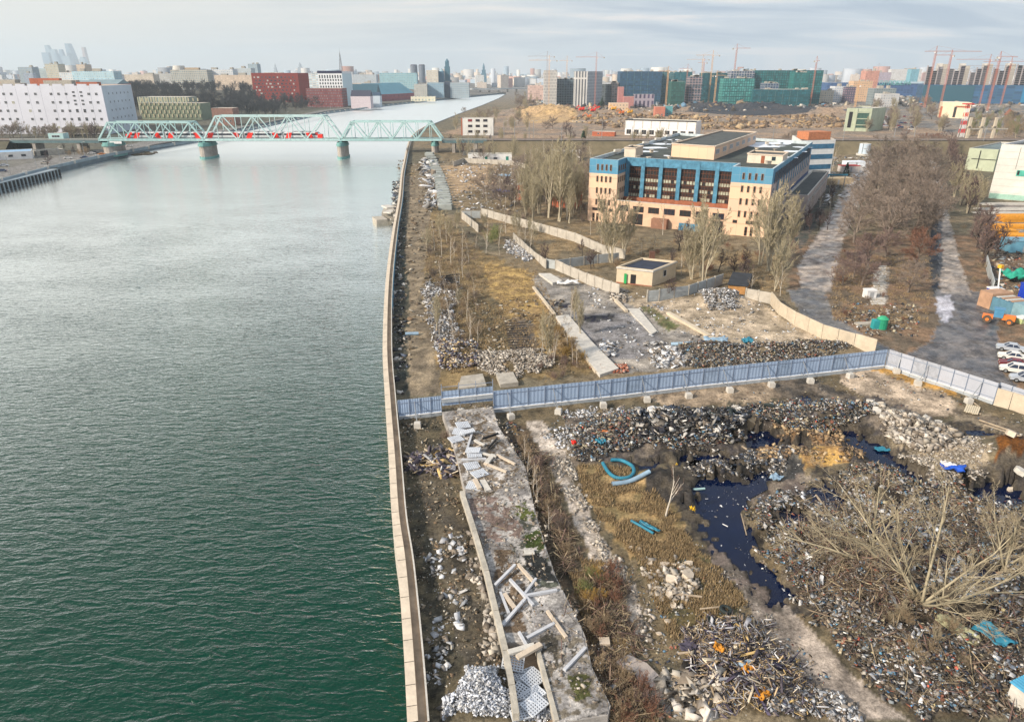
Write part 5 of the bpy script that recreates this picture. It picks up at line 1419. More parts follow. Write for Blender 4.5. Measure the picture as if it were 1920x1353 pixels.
# --- skyscraper cluster far away
def scraper(px0,px1,top,D,label,shape='box',lean=0,m=None):
    x0,x1=XD(px0,D,50),XD(px1,D,50); z1=ZT(D,top); r=empty('skyscraper',((x0+x1)/2,D,LZ),label,'skyscraper','distant cluster of glass skyscrapers')
    m=m or mat('far_glass',(.16,.26,.36),.4,.2,.004); s=MB(); w_=x1 - x0; n=10
    for i in range(n):
        a,b=i/n,(i+1)/n
        def lim(t):
            l,r_=0.,1.
            if shape == 'sail': r_=1 - .75*max(0,t - .1) ** 1.6; l=.0
            if shape == 'round' and t > .8: l=(t - .8)*1.2; r_=1 - (t - .8)*1.2
            if shape == 'twist': l=.25*t; r_=1 - .25*t
            if shape == 'slope' and t > .75: r_=1 - (t - .75)*2.2
            return x0+w_*l,x0+w_*r_
        la,ra=lim(a); lb_,rb=lim(b); za,zb_=LZ+(z1 - LZ)*a,LZ+(z1 - LZ)*b; dd=w_*.5
        v=[(la,D - dd,za),(ra,D - dd,za),(ra,D+dd,za),(la,D+dd,za),(lb_,D - dd,zb_),(rb,D - dd,zb_),(rb,D+dd,zb_),(lb_,D+dd,zb_)]
        s.raw(v,[(0,1,5,4),(1,2,6,5),(2,3,7,6),(3,0,4,7)]+([(4,5,6,7)] if i == n - 1 else []))
    s.build('tower',m,r)
    s=MB(); s.box(((x0+x1)/2,D,z1*.52),(w_*1.02,w_*1.02,5)); s.build('plant_floor',mat('far_dark',(.10,.16,.22),.5),r)
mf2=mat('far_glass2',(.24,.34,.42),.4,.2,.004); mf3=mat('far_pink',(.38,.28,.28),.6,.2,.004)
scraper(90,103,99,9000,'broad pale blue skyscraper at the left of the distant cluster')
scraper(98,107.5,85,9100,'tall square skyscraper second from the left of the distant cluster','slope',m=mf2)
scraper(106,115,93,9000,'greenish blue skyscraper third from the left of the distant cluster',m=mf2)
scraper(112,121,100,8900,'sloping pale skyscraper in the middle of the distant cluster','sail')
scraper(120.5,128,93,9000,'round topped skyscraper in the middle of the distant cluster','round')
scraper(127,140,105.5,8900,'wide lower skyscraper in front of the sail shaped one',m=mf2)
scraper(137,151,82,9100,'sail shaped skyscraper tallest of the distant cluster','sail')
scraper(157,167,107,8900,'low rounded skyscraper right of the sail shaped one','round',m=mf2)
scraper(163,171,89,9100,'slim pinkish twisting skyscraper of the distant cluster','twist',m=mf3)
# --- misc mid-distance blocks on the left
for (p0,p1,D,top,c1,c2_,lb) in [
    (40,66,1700,126,(.30,.34,.36),(.08,.16,.24),'blue grey block with a tan end left of the skyscrapers'),
    (66,92,1750,128.5,(.40,.46,.46),(.16,.24,.28),'low grey green block left of the beige tower'),
    (92,116,1500,120,(.50,.46,.36),(.16,.22,.24),'beige and teal tower block in front of the skyscrapers'),
    (116,140,1200,136,(.60,.60,.60),(.22,.30,.36),'white stepped housing below the skyscrapers'),
    (140,218,1180,134,(.44,.58,.64),(.16,.30,.38),'long bluish white stepped housing above the white building'),
    (150,166,1500,121,(.56,.46,.36),(.2,.2,.2),'small tan block with a dark cap in front of the skyscrapers'),
    (236,290,1400,140,(.52,.46,.38),(.30,.27,.24),'tan housing row on the wooded slope left of the grey office slab'),
    (290,326,1450,138,(.44,.44,.42),(.24,.26,.28),'grey housing row touching the grey office slab'),
    (392,440,1300,130,(.58,.60,.62),(.26,.32,.38),'pale blue housing block right of the grey office slab'),
    (404,474,1250,141,(.56,.46,.36),(.34,.28,.24),'long cream housing row left of the red block'),
    (440,474,1500,128,(.46,.50,.52),(.20,.26,.30),'grey housing block behind the cream row'),
    (469,486,1800,120,(.32,.40,.44),(.14,.20,.26),'grey stepped tower on the skyline above the red block'),
    (645,662,2000,135,(.50,.52,.54),(.24,.30,.34),'pale block right of the gridded tower'),
    (662,706,1900,140,(.42,.46,.50),(.20,.26,.30),'grey block row behind the dark works roofs'),
    (660,712,1500,156,(.52,.46,.40),(.28,.26,.26),'tan housing row behind the dark works roofs')]:
    r,w1,w2,zz1,f=dblock(p0,p1,D,top,24,facade('g_%d' % p0,c1,c2_,3.4,3.4,.9),'housing_block',lb)
    rooftop(r,f,zz1,2)
# red roofs behind white building
gable(95,170,760,157,22,mat('orange_red',(.48,.11,.05),.8),mat('grey_blue_roof',(.20,.28,.32),.7,.2,.1),'red_workshop','long red workshop with a grey blue roof behind the white building',rise=3)
gable(165,228,720,158,26,mat('orange_red',(.48,.11,.05),.8),mat('grey_blue_roof',(.20,.28,.32),.7,.2,.1),'red_workshop','red gabled workshop behind the right end of the white building',rise=4)

# ============================================================ right side: towers, netted blocks, skeleton
M_NETF={}
r,w1,w2,zz1,f=dblock(1020,1044,1150,132,22,facade('tower_a',(.48,.47,.45),(.07,.08,.10),2.2,4.4,.75,stag=.5),'slit_window_tower','left grey tower with staggered slit windows beside the cranes',D1=1150)
w2.part('dark_side',facade('tower_a2',(.16,.20,.25),(.05,.07,.10),2.2,4.4,.6),.1,w2.L,0,zz1 - LZ - .2,.01,.3)
r,w1,w2,zz1,f=dblock(1078,1101,1120,134,26,facade('tower_b',(.62,.62,.60),(.08,.09,.11),4.4,40,1.1),'white_ribbed_tower','right white ribbed tower beside the cranes')
a=f[1]; b=Vector((XD(1129,1160,30),1160)); Wq=Wall(r,a,b,LZ); mb=MB(); fo=[a,b,b+Vector((0,24)),f[2]]
mb.prism([tuple(p) for p in fo],LZ - 1,zz1,top=True); mb.build('grey_wing',facade('tower_b2',(.40,.44,.48),(.10,.13,.17),2.4,4.4,.7,stag=.5),r)
for (p0,p1,D,top,base,c1,c2_,bw,lb) in [
    (1044,1077,1180,148,0,(.16,.21,.24),(.03,.05,.07),4,'dark unfinished frame between the two window towers'),
    (1129,1150,1190,158,0,(.14,.17,.18),(.05,.06,.07),4,'dark brown low block right of the white ribbed tower'),
    (1148,1160,1180,155,0,(.32,.26,.24),(.10,.10,.10),4,'brown bay fronted block left of the navy netted block'),
    (990,1020,1350,160,0,(.58,.42,.36),(.30,.22,.20),3.6,'pinkish riverside housing left of the slit window tower'),
    (1162,1240,1180,134,0,(.02,.07,.13),(.012,.045,.09),3.5,'huge navy netted block at the left of the green site'),
    (1240,1262,1200,135,0,(.08,.17,.18),(.02,.07,.09),3.5,'teal netted stair tower beside the navy netted block'),
    (1262,1296,1260,135,0,(.02,.12,.15),(.012,.07,.09),3.5,'dark teal netted block behind the small green netted block'),
    (1259,1284,1120,153,0,(.02,.08,.065),(.012,.06,.055),3.5,'small dark green netted block with a tan edge'),
    (1292,1316,1130,144,0,(.34,.26,.26),(.04,.05,.07),4.4,'pink unfinished frame building between the green netted blocks'),
    (1316,1362,1210,137,0,(.008,.085,.10),(.006,.05,.07),3.5,'dark teal netted block in the middle of the green site'),
    (1356,1414,1120,147,0,(.010,.11,.115),(.04,.17,.16),3.5,'bright green netted block with floor lines in front of the long green block'),
    (1368,1412,1190,133,0,(.40,.40,.42),(.03,.05,.09),4.2,'open white frame rising above the bright green netted block'),
    (1410,1540,1200,132,0,(.006,.065,.075),(.012,.095,.10),3.6,'longest green netted block at the right end of the site'),
    (1414,1520,1110,168,0,(.008,.09,.10),(.006,.06,.08),3.6,'lower front wing of the longest green netted block'),
    (1434,1460,1150,156,0,(.22,.26,.30),(.02,.04,.08),4.2,'small grey frame in front of the longest green netted block'),
    (1487,1514,1150,136,0,(.012,.12,.115),(.010,.09,.09),3.6,'bright green netted bay of the longest green netted block')]:
    r,w1,w2,zz1,f=dblock(p0,p1,D,top,22 if p1 - p0 < 60 else 34,facade('n_%d' % p0,c1,c2_,bw,3.6,.45),'unfinished_block' if c1[1] > c1[0]*1.5 or 'frame' in lb else 'housing_block',lb,mr=mat('slab_grey',(.30,.32,.34),.9),parapet=.5)
    H_=zz1 - LZ
    if 'netted' in lb or 'frame' in lb:
        for k in range(1,int(w1.L/11)): w1.part('pole_line',mat('scaffold_pale',(.14,.26,.26),.7),k*11 - .15,k*11+.15,1,H_+1.0,.3,.5)
        for fl in range(1,int(H_/7)): w1.part('floor_edge',mat('slab_edge',(.05,.13,.15),.8),.2,w1.L - .2,fl*7,fl*7+.35,.02,.55)
        for k in range(6):
            u=random.uniform(0,w1.L - 4); w1.part('roof_upstand',M_CONC,u,u+random.uniform(2,6),H_ - .2,H_+random.uniform(1,2.6),-8,-4)
for px in (1297,1303,1309):
    pass
# pink lift shaft and low red bits of the site
for (p0,p1,D,top,m,nm_,lb) in [
    (1160,1170,1060,163,mat('site_pink',(.42,.20,.19),.8),'pink_tower','narrow pink tower at the foot of the navy netted block'),
    (1171,1190,1050,181,mat('site_pink',(.42,.20,.19),.8),'pink_annex','low rounded pink annex at the foot of the navy netted block'),
    (1190,1228,1070,177,facade('site_arc',(.34,.30,.36),(.05,.04,.08),6,12,1.6),'arcade_block','low grey arcaded block in front of the navy netted block'),
    (1144,1180,930,193,facade('tan_low',(.66,.50,.36),(.20,.16,.14),4,4,1.2),'tan_site_house','low tan site house beside the dark conifer'),
    (1231,1250,850,200,mat('brick_site',(.52,.20,.14),.9),'brick_site_house','small red brick house on the cleared site'),
    (1250,1264,860,199,mat('teal_site',(.12,.34,.38),.8),'teal_container','small teal container beside the red brick house'),
    (1036,1058,720,235,mat('ochre_site',(.52,.36,.20),.9),'ochre_container','ochre container at the foot of the sand heap'),
    (1075,1102,745,228,mat('sand_site',(.60,.44,.24),.9),'sand_coloured_shed','low sand coloured shed right of the sand heap')]:
    r,w1,w2,zz1,f=dblock(p0,p1,D,top,10,m,nm_,lb,parapet=.4)
    w1.win(w1.L*.3,min(2.2,(zz1 - LZ)*.5),1.6,1.3); w1.win(w1.L*.7,min(2.2,(zz1 - LZ)*.5),1.6,1.3)
# long blue building with rooftop letters
r,w1,w2,zz1,f=dblock(1552,1760,1560,155,40,facade('blue_long',(.05,.12,.26),(.02,.05,.13),7,4,.6),'blue_long_building','long low dark blue building with rooftop lettering right of the green site',mr=mat('light_blue_roof',(.40,.55,.68),.7))
w1.part('white_fascia',mat('pale_fascia',(.45,.58,.68),.7),w1.L*.55,w1.L*.98,zz1 - LZ - 2,zz1 - LZ+1.6,.02,.4)
tx=bpy.data.curves.new('lettering','FONT'); tx.body='ОЛЛОБЕРА'; tx.size=12; tx.extrude=.4
to=bpy.data.objects.new('lettering',tx); link(to,r); p=w1.p(w1.L*.46,zz1 - LZ - 5.0,1.2) - world_loc(r); to.location=p; to.rotation_euler=(math.pi/2,0,w1.rz); tx.materials.append(mat('letter_teal',(.16,.46,.46),.6))
dg=bpy.context.evaluated_depsgraph_get(); me=bpy.data.meshes.new_from_object(to.evaluated_get(dg)); o2=bpy.data.objects.new('lettering',me); link(o2,r); o2.location=p; o2.rotation_euler=to.rotation_euler
KIDS[r.name].remove(to); bpy.data.objects.remove(to)
for (p0,p1,D,top,c1,c2_,lb) in [
    (1620,1645,1350,133,(.50,.26,.20),(.30,.16,.14),'brick red housing block behind the yellow crane'),
    (1645,1668,1650,136,(.40,.34,.38),(.22,.20,.26),'mauve housing block right of the brick red one'),
    (1600,1636,1300,152,(.62,.42,.26),(.24,.18,.14),'orange tan unfinished block behind the yellow crane'),
    (1566,1586,1250,162,(.62,.64,.66),(.20,.24,.30),'small white gridded block right of the green site'),
    (1587,1606,1240,163,(.08,.08,.12),(.20,.12,.14),'dark low block with a curved pink patch right of the white gridded block'),
    (1544,1566,1240,170,(.52,.48,.40),(.2,.2,.2),'buff low block at the right foot of the green site'),
    (1668,1726,2500,130,(.56,.54,.52),(.34,.36,.38),'long pale slab on the skyline left of the skeleton building'),
    (1705,1720,2000,130,(.16,.34,.42),(.10,.24,.30),'teal tower on the skyline left of the skeleton building'),
    (1640,1682,1150,166,(.22,.26,.28),(.08,.10,.10),'dark terraced block with a pale top at the end of the avenue'),
    (1655,1690,1100,176,(.50,.50,.50),(.2,.22,.24),'pale low block at the end of the avenue')]:
    r,w1,w2,zz1,f=dblock(p0,p1,D,top,20,facade('h_%d' % p0,c1,c2_,3.6,3.6,.9),'housing_block',lb); rooftop(r,f,zz1,2)
# skeleton building: blue netted base and open concrete frame above
Ds=1250; a,b=Vector((XD(1729,Ds,20),Ds)),Vector((XD(1960,Ds - 60,20),Ds - 60)); f=quad_foot(a,b,60); zmid=ZT(Ds,159); ztop=ZT(Ds,123)
sk=empty('skeleton_building',(a.x,a.y,LZ),'vast open concrete skeleton building above a dark blue netted base','building')
mb=MB(); mb.prism([tuple(p) for p in f],LZ - 1,zmid); mb.build('netted_base',facade('navy_net',(.03,.10,.17),(.015,.05,.11),12,4,.5),sk)
Wk=Wall(sk,f[0],f[1],LZ); h1,h2=zmid - LZ,ztop - LZ
Wk.part('blue_bay',mat('bright_blue_net',(.03,.20,.38),.7),Wk.L*.82,Wk.L*.9,2,h1,.1,.8)
Wk.part('teal_bay',facade('teal_net',(.015,.08,.12),(.01,.05,.09),8,4,.5),1,Wk.L*.43,2,h1 - 1,.1,.8)
for k in range(22):
    u0=Wk.L*k/22; hh=h2 - random.choice([0,0,3,6,9,-2]); 
    if k % 4 == 3: Wk.part('core_wall',M_CONC,u0,u0+Wk.L/22*.8,h1,hh+2,-14,-1)
    else:
        Wk.part('column',mat('frame_grey',(.34,.31,.32),.9),u0,u0+1.5,h1,hh,-2,-.4)
        Wk.part('infill',random.choice([mat('void_purple',(.05,.045,.07)),mat('void_grey',(.20,.20,.22)),M_DARK]),u0+1.5,u0+Wk.L/22,h1,hh - 2,-9,-3)
for fl in range(1,12):
    v=h1+fl*(h2 - h1)/11
    Wk.part('floor_slab',mat('frame_grey',(.34,.31,.32),.9),Wk.L*(random.choice([0,.0,.04]) if fl < 10 else random.uniform(.1,.4)),Wk.L*(1 if fl < 9 else random.uniform(.6,1)),v - .45,v,-12,-.2)
for k in range(5):
    u0=Wk.L*(.1+.19*k); Wk.part('pale_core',M_CONCW,u0,u0+7,h1,h2+3,-30,-13)

# ============================================================ tower cranes
def crane(px,base,D,jib_row,left,right,m,label,w=2.2,peak=None,z0=LZ,group='tower cranes over the building sites'):
    w *= .62; x=XD(px,D,60); zj=ZT(D,jib_row); zs=z0 if base is None else max(LZ,base)
    r=empty('tower_crane',(x,D,zs),label,'crane',group); sc_=D/F*.93
    s=MB(); h=w/2; n=max(4,int((zj - zs)/(w*1.7)))
    for i in (-1,1):
        for j in (-1,1): s.beam((x+i*h,D+j*h,zs),(x+i*h,D+j*h,zj),w*.16)
    for k in range(n):
        za,zb_=zs+(zj - zs)*k/n,zs+(zj - zs)*(k+1)/n; e_=1 if k % 2 else -1
        s.beam((x - e_*h,D - h,za),(x+e_*h,D - h,zb_),w*.1); s.beam((x - h,D - h,zb_),(x+h,D - h,zb_),w*.1); s.beam((x+h,D - e_*h,za),(x+h,D+e_*h,zb_),w*.1)
    s.build('mast',m,r)
    pk=zj+(peak or 7); s=MB(); s.beam((x - h,D,zj),(x,D,pk),w*.2); s.beam((x+h,D,zj),(x,D,pk),w*.2); s.build('apex',m,r)
    for L_,nm_ in ((left,'jib'),(right,'jib')):
        tip=x+L_*sc_; s=MB(); big=abs(L_) > 15; jh=w*.55
        s.beam((x,D - jh*.6,zj),(tip,D - jh*.6,zj),w*.14); s.beam((x,D+jh*.6,zj),(tip,D+jh*.6,zj),w*.14)
        if big or abs(L_) == max(abs(left),abs(right)):
            s.beam((x,D,zj+jh),(tip,D,zj+jh*.5),w*.12); q=max(4,int(abs(tip - x)/(w*1.6)))
            for k in range(q): s.beam((x+(tip - x)*k/q,D,zj),(x+(tip - x)*(k+.5)/q,D,zj+jh),w*.07); s.beam((x+(tip - x)*(k+.5)/q,D,zj+jh),(x+(tip - x)*(k+1)/q,D,zj),w*.07)
            s.beam((x,D,pk),(x+(tip - x)*.65,D,zj+jh),w*.07); s.build('jib',m,r)
        else:
            s.beam((x,D,pk),(x+(tip - x)*.9,D,zj),w*.07); s.build('counter_jib',m,r)
            s=MB(); s.box((tip - (w*.6 if tip > x else -w*.6),D,zj - w*.5),(w*1.2,w,w*1.3)); s.build('counterweight',M_CONC,r)
    s=MB(); s.box((x+(w if left < right else -w),D - w*.7,zj - w*.7),(w*.9,w*.9,w*1.1)); s.build('cab',M_WHITE,r)
    return r
M_CRY=mat('crane_ochre',(.62,.38,.20),.7,.15); M_CRR=mat('crane_red',(.45,.18,.13),.7,.15); M_CRG=mat('crane_grey',(.34,.32,.34),.7,.15)
for a in [(1026,None,1110,106,-36,14,M_CRG,'tall grey brown crane left of the window towers with a long left jib',2.4),
          (1030,None,1080,113.5,-38,15,M_CRY,'ochre crane in front of the left window tower with a lower jib'),
          (1063,None,1200,114,-14,10,M_CRY,'thin ochre crane between the two window towers',2.0),
          (1118,None,1090,107.5,-38,15,M_CRR,'reddish crane in front of the right white tower',2.2),
          (1254,None,1080,134,-20,12,M_CRY,'short ochre crane in front of the navy netted block',2.6),
          (1290,None,1180,129,8,-16,M_CRR,'small crane peeping over the dark teal netted block',2.0),
          (1317,None,1200,112,-30,12,M_CRY,'crane with a grey top in the middle of the green site',2.0),
          (1320,None,1240,118,-12,6,M_CRR,'reddish crane just right of the grey topped crane',2.0),
          (1335,None,1150,104,-31,13,M_CRY,'tall slightly leaning ochre crane in the middle of the green site',2.4),
          (1346,None,1090,142,18,-8,M_CRY,'low yellow crane in front of the dark teal netted block',2.6),
          (1378,None,1250,91,25,-8,M_CRR,'tallest grey and red crane above the bright green netted block',2.6),
          (1530,None,1150,114.5,6,-5,M_CRR,'short crane at the right end of the longest green block',2.4),
          (1617,None,950,160,-8,8,M_CRY,'yellow crane standing alone beyond the green tower block',2.6),
          (1647,None,1750,125,12,-6,M_CRG,'small grey crane on the skyline left of the skeleton building',2.2),
          (1750,None,1020,97,84,-21,M_CRR,'left tall red crane over the skeleton building with the longest jib',2.8),
          (1780,None,1000,104,-28,6,M_CRR,'second tall red crane over the skeleton building',2.8),
          (1854,None,1060,112,-62,12,M_CRR,'third red crane standing behind the skeleton roof',2.4),
          (1872,None,980,107,32,-6,M_CRR,'tallest right red crane over the skeleton building',3.0),
          (1895,None,1080,116,40,-52,M_CRR,'rightmost red crane over the skeleton building',2.6)]:
    crane(*a)
# red and white mast
g=G(1801,257); ms=empty('striped_mast',g,'red and white striped lattice mast with a platform on top at the right','mast')
zt2=ZT(g.y,196)
for k in range(8):
    s=MB(); za,zb_=LZ+(zt2 - LZ)*k/8,LZ+(zt2 - LZ)*(k+1)/8; h=1.5 - k*.08
    for i in (-1,1):
        for j in (-1,1): s.beam((g.x+i*h,g.y+j*h,za),(g.x+i*h,g.y+j*h,zb_),.35)
    for q_ in range(2):
        zc_=za+(zb_ - za)*q_/2; zd_=za+(zb_ - za)*(q_+1)/2
        s.beam((g.x - h,g.y - h,zc_),(g.x+h,g.y - h,zd_),.25); s.beam((g.x+h,g.y - h,zc_),(g.x - h,g.y - h,zd_),.25); s.beam((g.x - h,g.y - h,zd_),(g.x+h,g.y - h,zd_),.25)
    s.build('mast_section',mat('mast_red',(.65,.05,.05),.6) if k % 2 else M_WHITE,ms)
s=MB(); s.box((g.x,g.y,zt2+.4),(6.5,5,.8)); s.build('platform',mat('mast_red',(.65,.05,.05),.6),ms)
s=MB(); s.box((g.x+8,g.y,zt2 - .3),(9,.8,.6)); s.build('arm',M_PFW,ms)
# little striped chimney far left
g=Vector((XD(29,900,40),900,LZ)); ch=empty('striped_chimney',g,'thin red and white chimney above the white building','chimney')
z9=ZT(900,140)
for k in range(5):
    s=MB(); s.tube((g.x,g.y,LZ+(z9 - LZ)*k/5),(g.x,g.y,LZ+(z9 - LZ)*(k+1)/5),1.2,n=8); s.build('chimney_ring',mat('mast_red',(.65,.05,.05),.6) if k % 2 else M_WHITE,ch)
# road bridge over the far bend
a=Vector((XD(882,1900,10),1900)); b=Vector((XD(985,1990,10),1990))
rb_=empty('road_bridge',(a.x,a.y,0),'low pale road bridge crossing the far bend of the river','bridge'); s=MB(); s.beam((a.x,a.y,12),(b.x,b.y,12),20,2.5); s.build('deck',mat('rb_conc',(.42,.46,.48),.8),rb_)
for k in range(1,6):
    p=a.lerp(b,k/6); s=MB(); s.box((p.x,p.y,5),(5,16,12)); s.build('pier',M_CONC,rb_)
s=MB(); s.box(((a.x+b.x)/2 - 20,a.y - 10,11),(60,3,3)); s.build('arch_shadow_beam',M_STEEL,rb_)

# ============================================================ distant city: individual blocks, then the indistinct mass
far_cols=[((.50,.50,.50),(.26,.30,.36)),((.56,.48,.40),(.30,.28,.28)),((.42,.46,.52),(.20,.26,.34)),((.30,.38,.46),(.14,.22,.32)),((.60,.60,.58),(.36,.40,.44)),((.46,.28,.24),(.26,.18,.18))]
templ=[]
for i,(c1,c2_) in enumerate(far_cols):
    for j in range(2):
        r=empty('distant_building',(0,0,0),'small hazy building of the distant city skyline','building','hazy buildings of the distant city')
        W_,D_,H_=(40,22,30) if j == 0 else (24,22,48)
        mb=MB(); mb.prism([(-W_/2,-D_/2),(W_/2,-D_/2),(W_/2,D_/2),(-W_/2,D_/2)],-2,H_); mb.build('block',facade('far_%d' % i,c1,c2_,3.6,3.4,.8),r,off=(0,0,0))
        mb=MB(); mb.box((random.uniform(-6,6),0,H_+1.5),(W_*.3,8,4)); mb.build('roof_house',M_CONC,r,off=(0,0,0))
        templ.append(r)
used=set(); n_far=0
rr=random.Random(5)
def place_far(px,D,s,sz):
    i=rr.randrange(len(templ)); t_=templ[i]; x=XD(px,D,40)
    if i in used: t_=dup(t_,(x,D,LZ),rr.uniform(-.5,.5),(s,s,sz))
    else: used.add(i); t_.location=(x,D,LZ); t_.rotation_euler=(0,0,rr.uniform(-.5,.5)); t_.scale=(s,s,sz)
for k in range(250):
    px=rr.uniform(-40,1960); D=rr.uniform(1900,4200)
    if px < 480 and rr.random() < .35: D=rr.uniform(1500,2600)
    if px > 860 and px < 1000: D=rr.uniform(2300,4200)
    place_far(px,D,rr.uniform(.7,1.3),rr.uniform(.45,1.0))
V,Fc,C_=[],[],[]
nb_=1500
for k in range(nb_):
    px=rr.uniform(-80,2000); D=rr.uniform(2600,9000); x=XD(px,D,40); w_=rr.uniform(14,60); d_=20; h=rr.uniform(12,42) if rr.random() < .85 else rr.uniform(45,75)
    n=len(V)
    for zz_ in (0,LZ+h):
        V += [(x - w_/2,D - d_,zz_),(x+w_/2,D - d_,zz_),(x+w_/2,D+d_,zz_),(x - w_/2,D+d_,zz_)]
    Fc += [(n,n+1,n+5,n+4),(n+1,n+2,n+6,n+5),(n+2,n+3,n+7,n+6),(n+3,n,n+4,n+7),(n+4,n+5,n+6,n+7)]
    c=rr.choice(far_cols)[0]; g_=rr.uniform(.6,1.1); C_ += [tuple(v*g_ for v in c)]*5
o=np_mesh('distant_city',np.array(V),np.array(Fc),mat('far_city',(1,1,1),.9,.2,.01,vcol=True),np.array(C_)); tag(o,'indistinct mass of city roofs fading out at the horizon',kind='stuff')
# ============================================================ bare trees
def tubes_mesh(name,polys,m,nside,parent,loc=(0,0,0)):
    """polys: list of (points, radii) -> one continuous set of tapering tubes"""
    V,Fq=[],[]; n0=0
    ang=np.arange(nside)*2*math.pi/nside; ca,sa=np.cos(ang),np.sin(ang)
    for pts,rad in polys:
        P=np.array(pts); k=len(P); T=np.gradient(P,axis=0); T/=np.linalg.norm(T,axis=1)[:,None]+1e-9
        ref=np.array([0,0,1.]) if abs(T[0][2]) < .8 else np.array([1.,0,0])
        U=np.cross(T,ref); U/=np.linalg.norm(U,axis=1)[:,None]+1e-9; W=np.cross(T,U)
        r=np.array(rad)[:,None,None]
        ring=P[:,None,:]+r*(ca[None,:,None]*U[:,None,:]+sa[None,:,None]*W[:,None,:])
        V.append(ring.reshape(-1,3))
        i=(np.arange(k - 1)[:,None]*nside+np.arange(nside)[None,:]); j=(np.arange(k - 1)[:,None]*nside+(np.arange(nside)[None,:]+1) % nside)
        Fq.append(np.stack([i,j,j+nside,i+nside],-1).reshape(-1,4)+n0); n0 += k*nside
    return np_mesh(name,np.concatenate(V),np.concatenate(Fq),m,parent=parent,loc=loc,smooth=nside > 4)
def grow(rd,out,p,d,L,r,lv,P):
    n=5 if lv < 2 else 4 if lv < 3 else 3
    pts,rad=[p.copy()],[r]; q=p.copy(); dd=d.copy(); st=L/(n - 1)
    for i in range(n - 1):
        dd=(dd+Vector((rd.uniform(-1,1),rd.uniform(-1,1),rd.uniform(-1,1)))*P['wob']+Vector((0,0,P['up'][min(lv,3)]))).normalized()
        q=q+dd*st; pts.append(q.copy()); rad.append(max(P['rmin'],r*(1 - P['taper']*(i+1)/(n - 1))))
    out[lv].append((pts,rad))
    if lv >= P['lv']: return
    nc=P['nc'][lv]; t0=P['t0'][lv]
    for k in range(nc):
        t=t0+(1 - t0)*(k+rd.random())/nc; f=t*(n - 1); i=min(int(f),n - 2); b=pts[i].lerp(pts[i+1],f - i)
        ax=(pts[i+1] - pts[i]).normalized(); a=rd.uniform(*P['ang'][lv]); ph=rd.uniform(0,6.283)
        u=ax.orthogonal().normalized(); v=ax.cross(u); nd=(ax*math.cos(a)+(u*math.cos(ph)+v*math.sin(ph))*math.sin(a)).normalized()
        rr_=max(P['rmin'],(r*(1 - P['taper']*t))*P['rk'])
        LL=L*P['lk'][lv]*(1.15 - P['con']*t)*rd.uniform(.7,1.15)
        grow(rd,out,b,nd,LL,rr_,lv+1,P)
def make_tree(name,seed,P,mt,mc,label,cat='tree',group=None,stems=1,spread=0.0):
    rd=random.Random(seed); out={i: [] for i in range(6)}
    for s_ in range(stems):
        d=Vector((rd.uniform(-spread,spread),rd.uniform(-spread,spread),1)).normalized()
        grow(rd,out,Vector((rd.uniform(-.25,.25)*(stems > 1)*2,rd.uniform(-.25,.25)*(stems > 1)*2,-.2)),d,P['H']*rd.uniform(.8,1.05),P['r']/(stems ** .4),0,P)
    r=empty(name,(0,0,0),label,cat,group)
    tubes_mesh('trunk',out[0]+([] if P.get('thin') else out[1]),mt,5,r)
    tubes_mesh('crown',(out[1] if P.get('thin') else [])+out[2]+out[3]+out[4],mc,3,r)
    return r
def bark(n,c,v=.3): return mat(n,c,.95,v,.8)
B_POP=bark('poplar_bark',(.44,.39,.29)); B_POPT=bark('poplar_twigs',(.42,.37,.25)); B_GREY=bark('grey_bark',(.20,.165,.14)); B_TW=bark('grey_twigs',(.29,.235,.195))
B_DK=bark('dark_bark',(.07,.055,.05)); B_DKT=bark('dark_twigs',(.14,.10,.10)); B_RED=bark('red_twigs',(.24,.125,.085)); B_PUR=bark('purple_twigs',(.24,.17,.15))
B_BIR=bark('birch_bark',(.62,.57,.50)); B_BIRT=bark('birch_twigs',(.26,.16,.12)); B_GRN=bark('willow_twigs',(.22,.25,.10)); B_TAN=bark('tan_twigs',(.34,.26,.17)); B_BLU=bark('far_twigs',(.06,.062,.07))
PR=dict(wob=.10,up=(.02,.06,.05,.03),taper=.75,rmin=.02,rk=.6,con=.55,lv=4,thin=False)
def PP(**k): d=dict(PR); d.update(k); return d
poplar=[make_tree('poplar_tree',10+i,PP(H=15,r=.30,nc=(11,6,6,3),t0=(.18,.1,.1,.1),ang=((.35,.6),(.3,.6),(.3,.7),(.3,.8)),lk=(.48,.42,.42,.5),up=(.02,.12,.08,.05),rmin=.028,lv=4),B_POP,B_POPT,'-',stems=2+i,spread=.22) for i in range(3)]
lime=[make_tree('lime_tree',30+i,PP(H=8.5,r=.32,nc=(12,8,6,4),t0=(.25,.15,.1,.1),ang=((.7,1.25),(.4,.9),(.4,.9),(.4,1.0)),lk=(.78,.50,.46,.5),up=(.0,.07,.05,.02),rmin=.026,con=.45),B_GREY,B_TW,'-') for i in range(3)]
darkt=[make_tree('dark_tree',50+i,PP(H=12,r=.30,nc=(12,7,6,3),t0=(.2,.15,.1,.1),ang=((.4,.9),(.4,.8),(.4,.9),(.4,.9)),lk=(.48,.45,.42,.5),rmin=.032),B_DK,B_DKT,'-') for i in range(2)]
birch=[make_tree('birch_tree',70+i,PP(H=9,r=.10,nc=(9,5,4,2),t0=(.25,.1,.1,.1),ang=((.35,.7),(.3,.6),(.3,.7),(.3,.8)),lk=(.36,.42,.45,.5),rmin=.016),B_BIR,B_TAN,'-') for i in range(2)]
bush=[make_tree('bush',90+i,PP(H=2.6,r=.05,nc=(5,4,3,2),t0=(.15,.1,.1,.1),ang=((.3,.8),(.3,.8),(.3,.9),(.3,.8)),lk=(.6,.5,.5,.5),rmin=.014,lv=3,thin=True),B_TW,B_TAN,'-',cat='bush',stems=12,spread=.75) for i in range(3)]
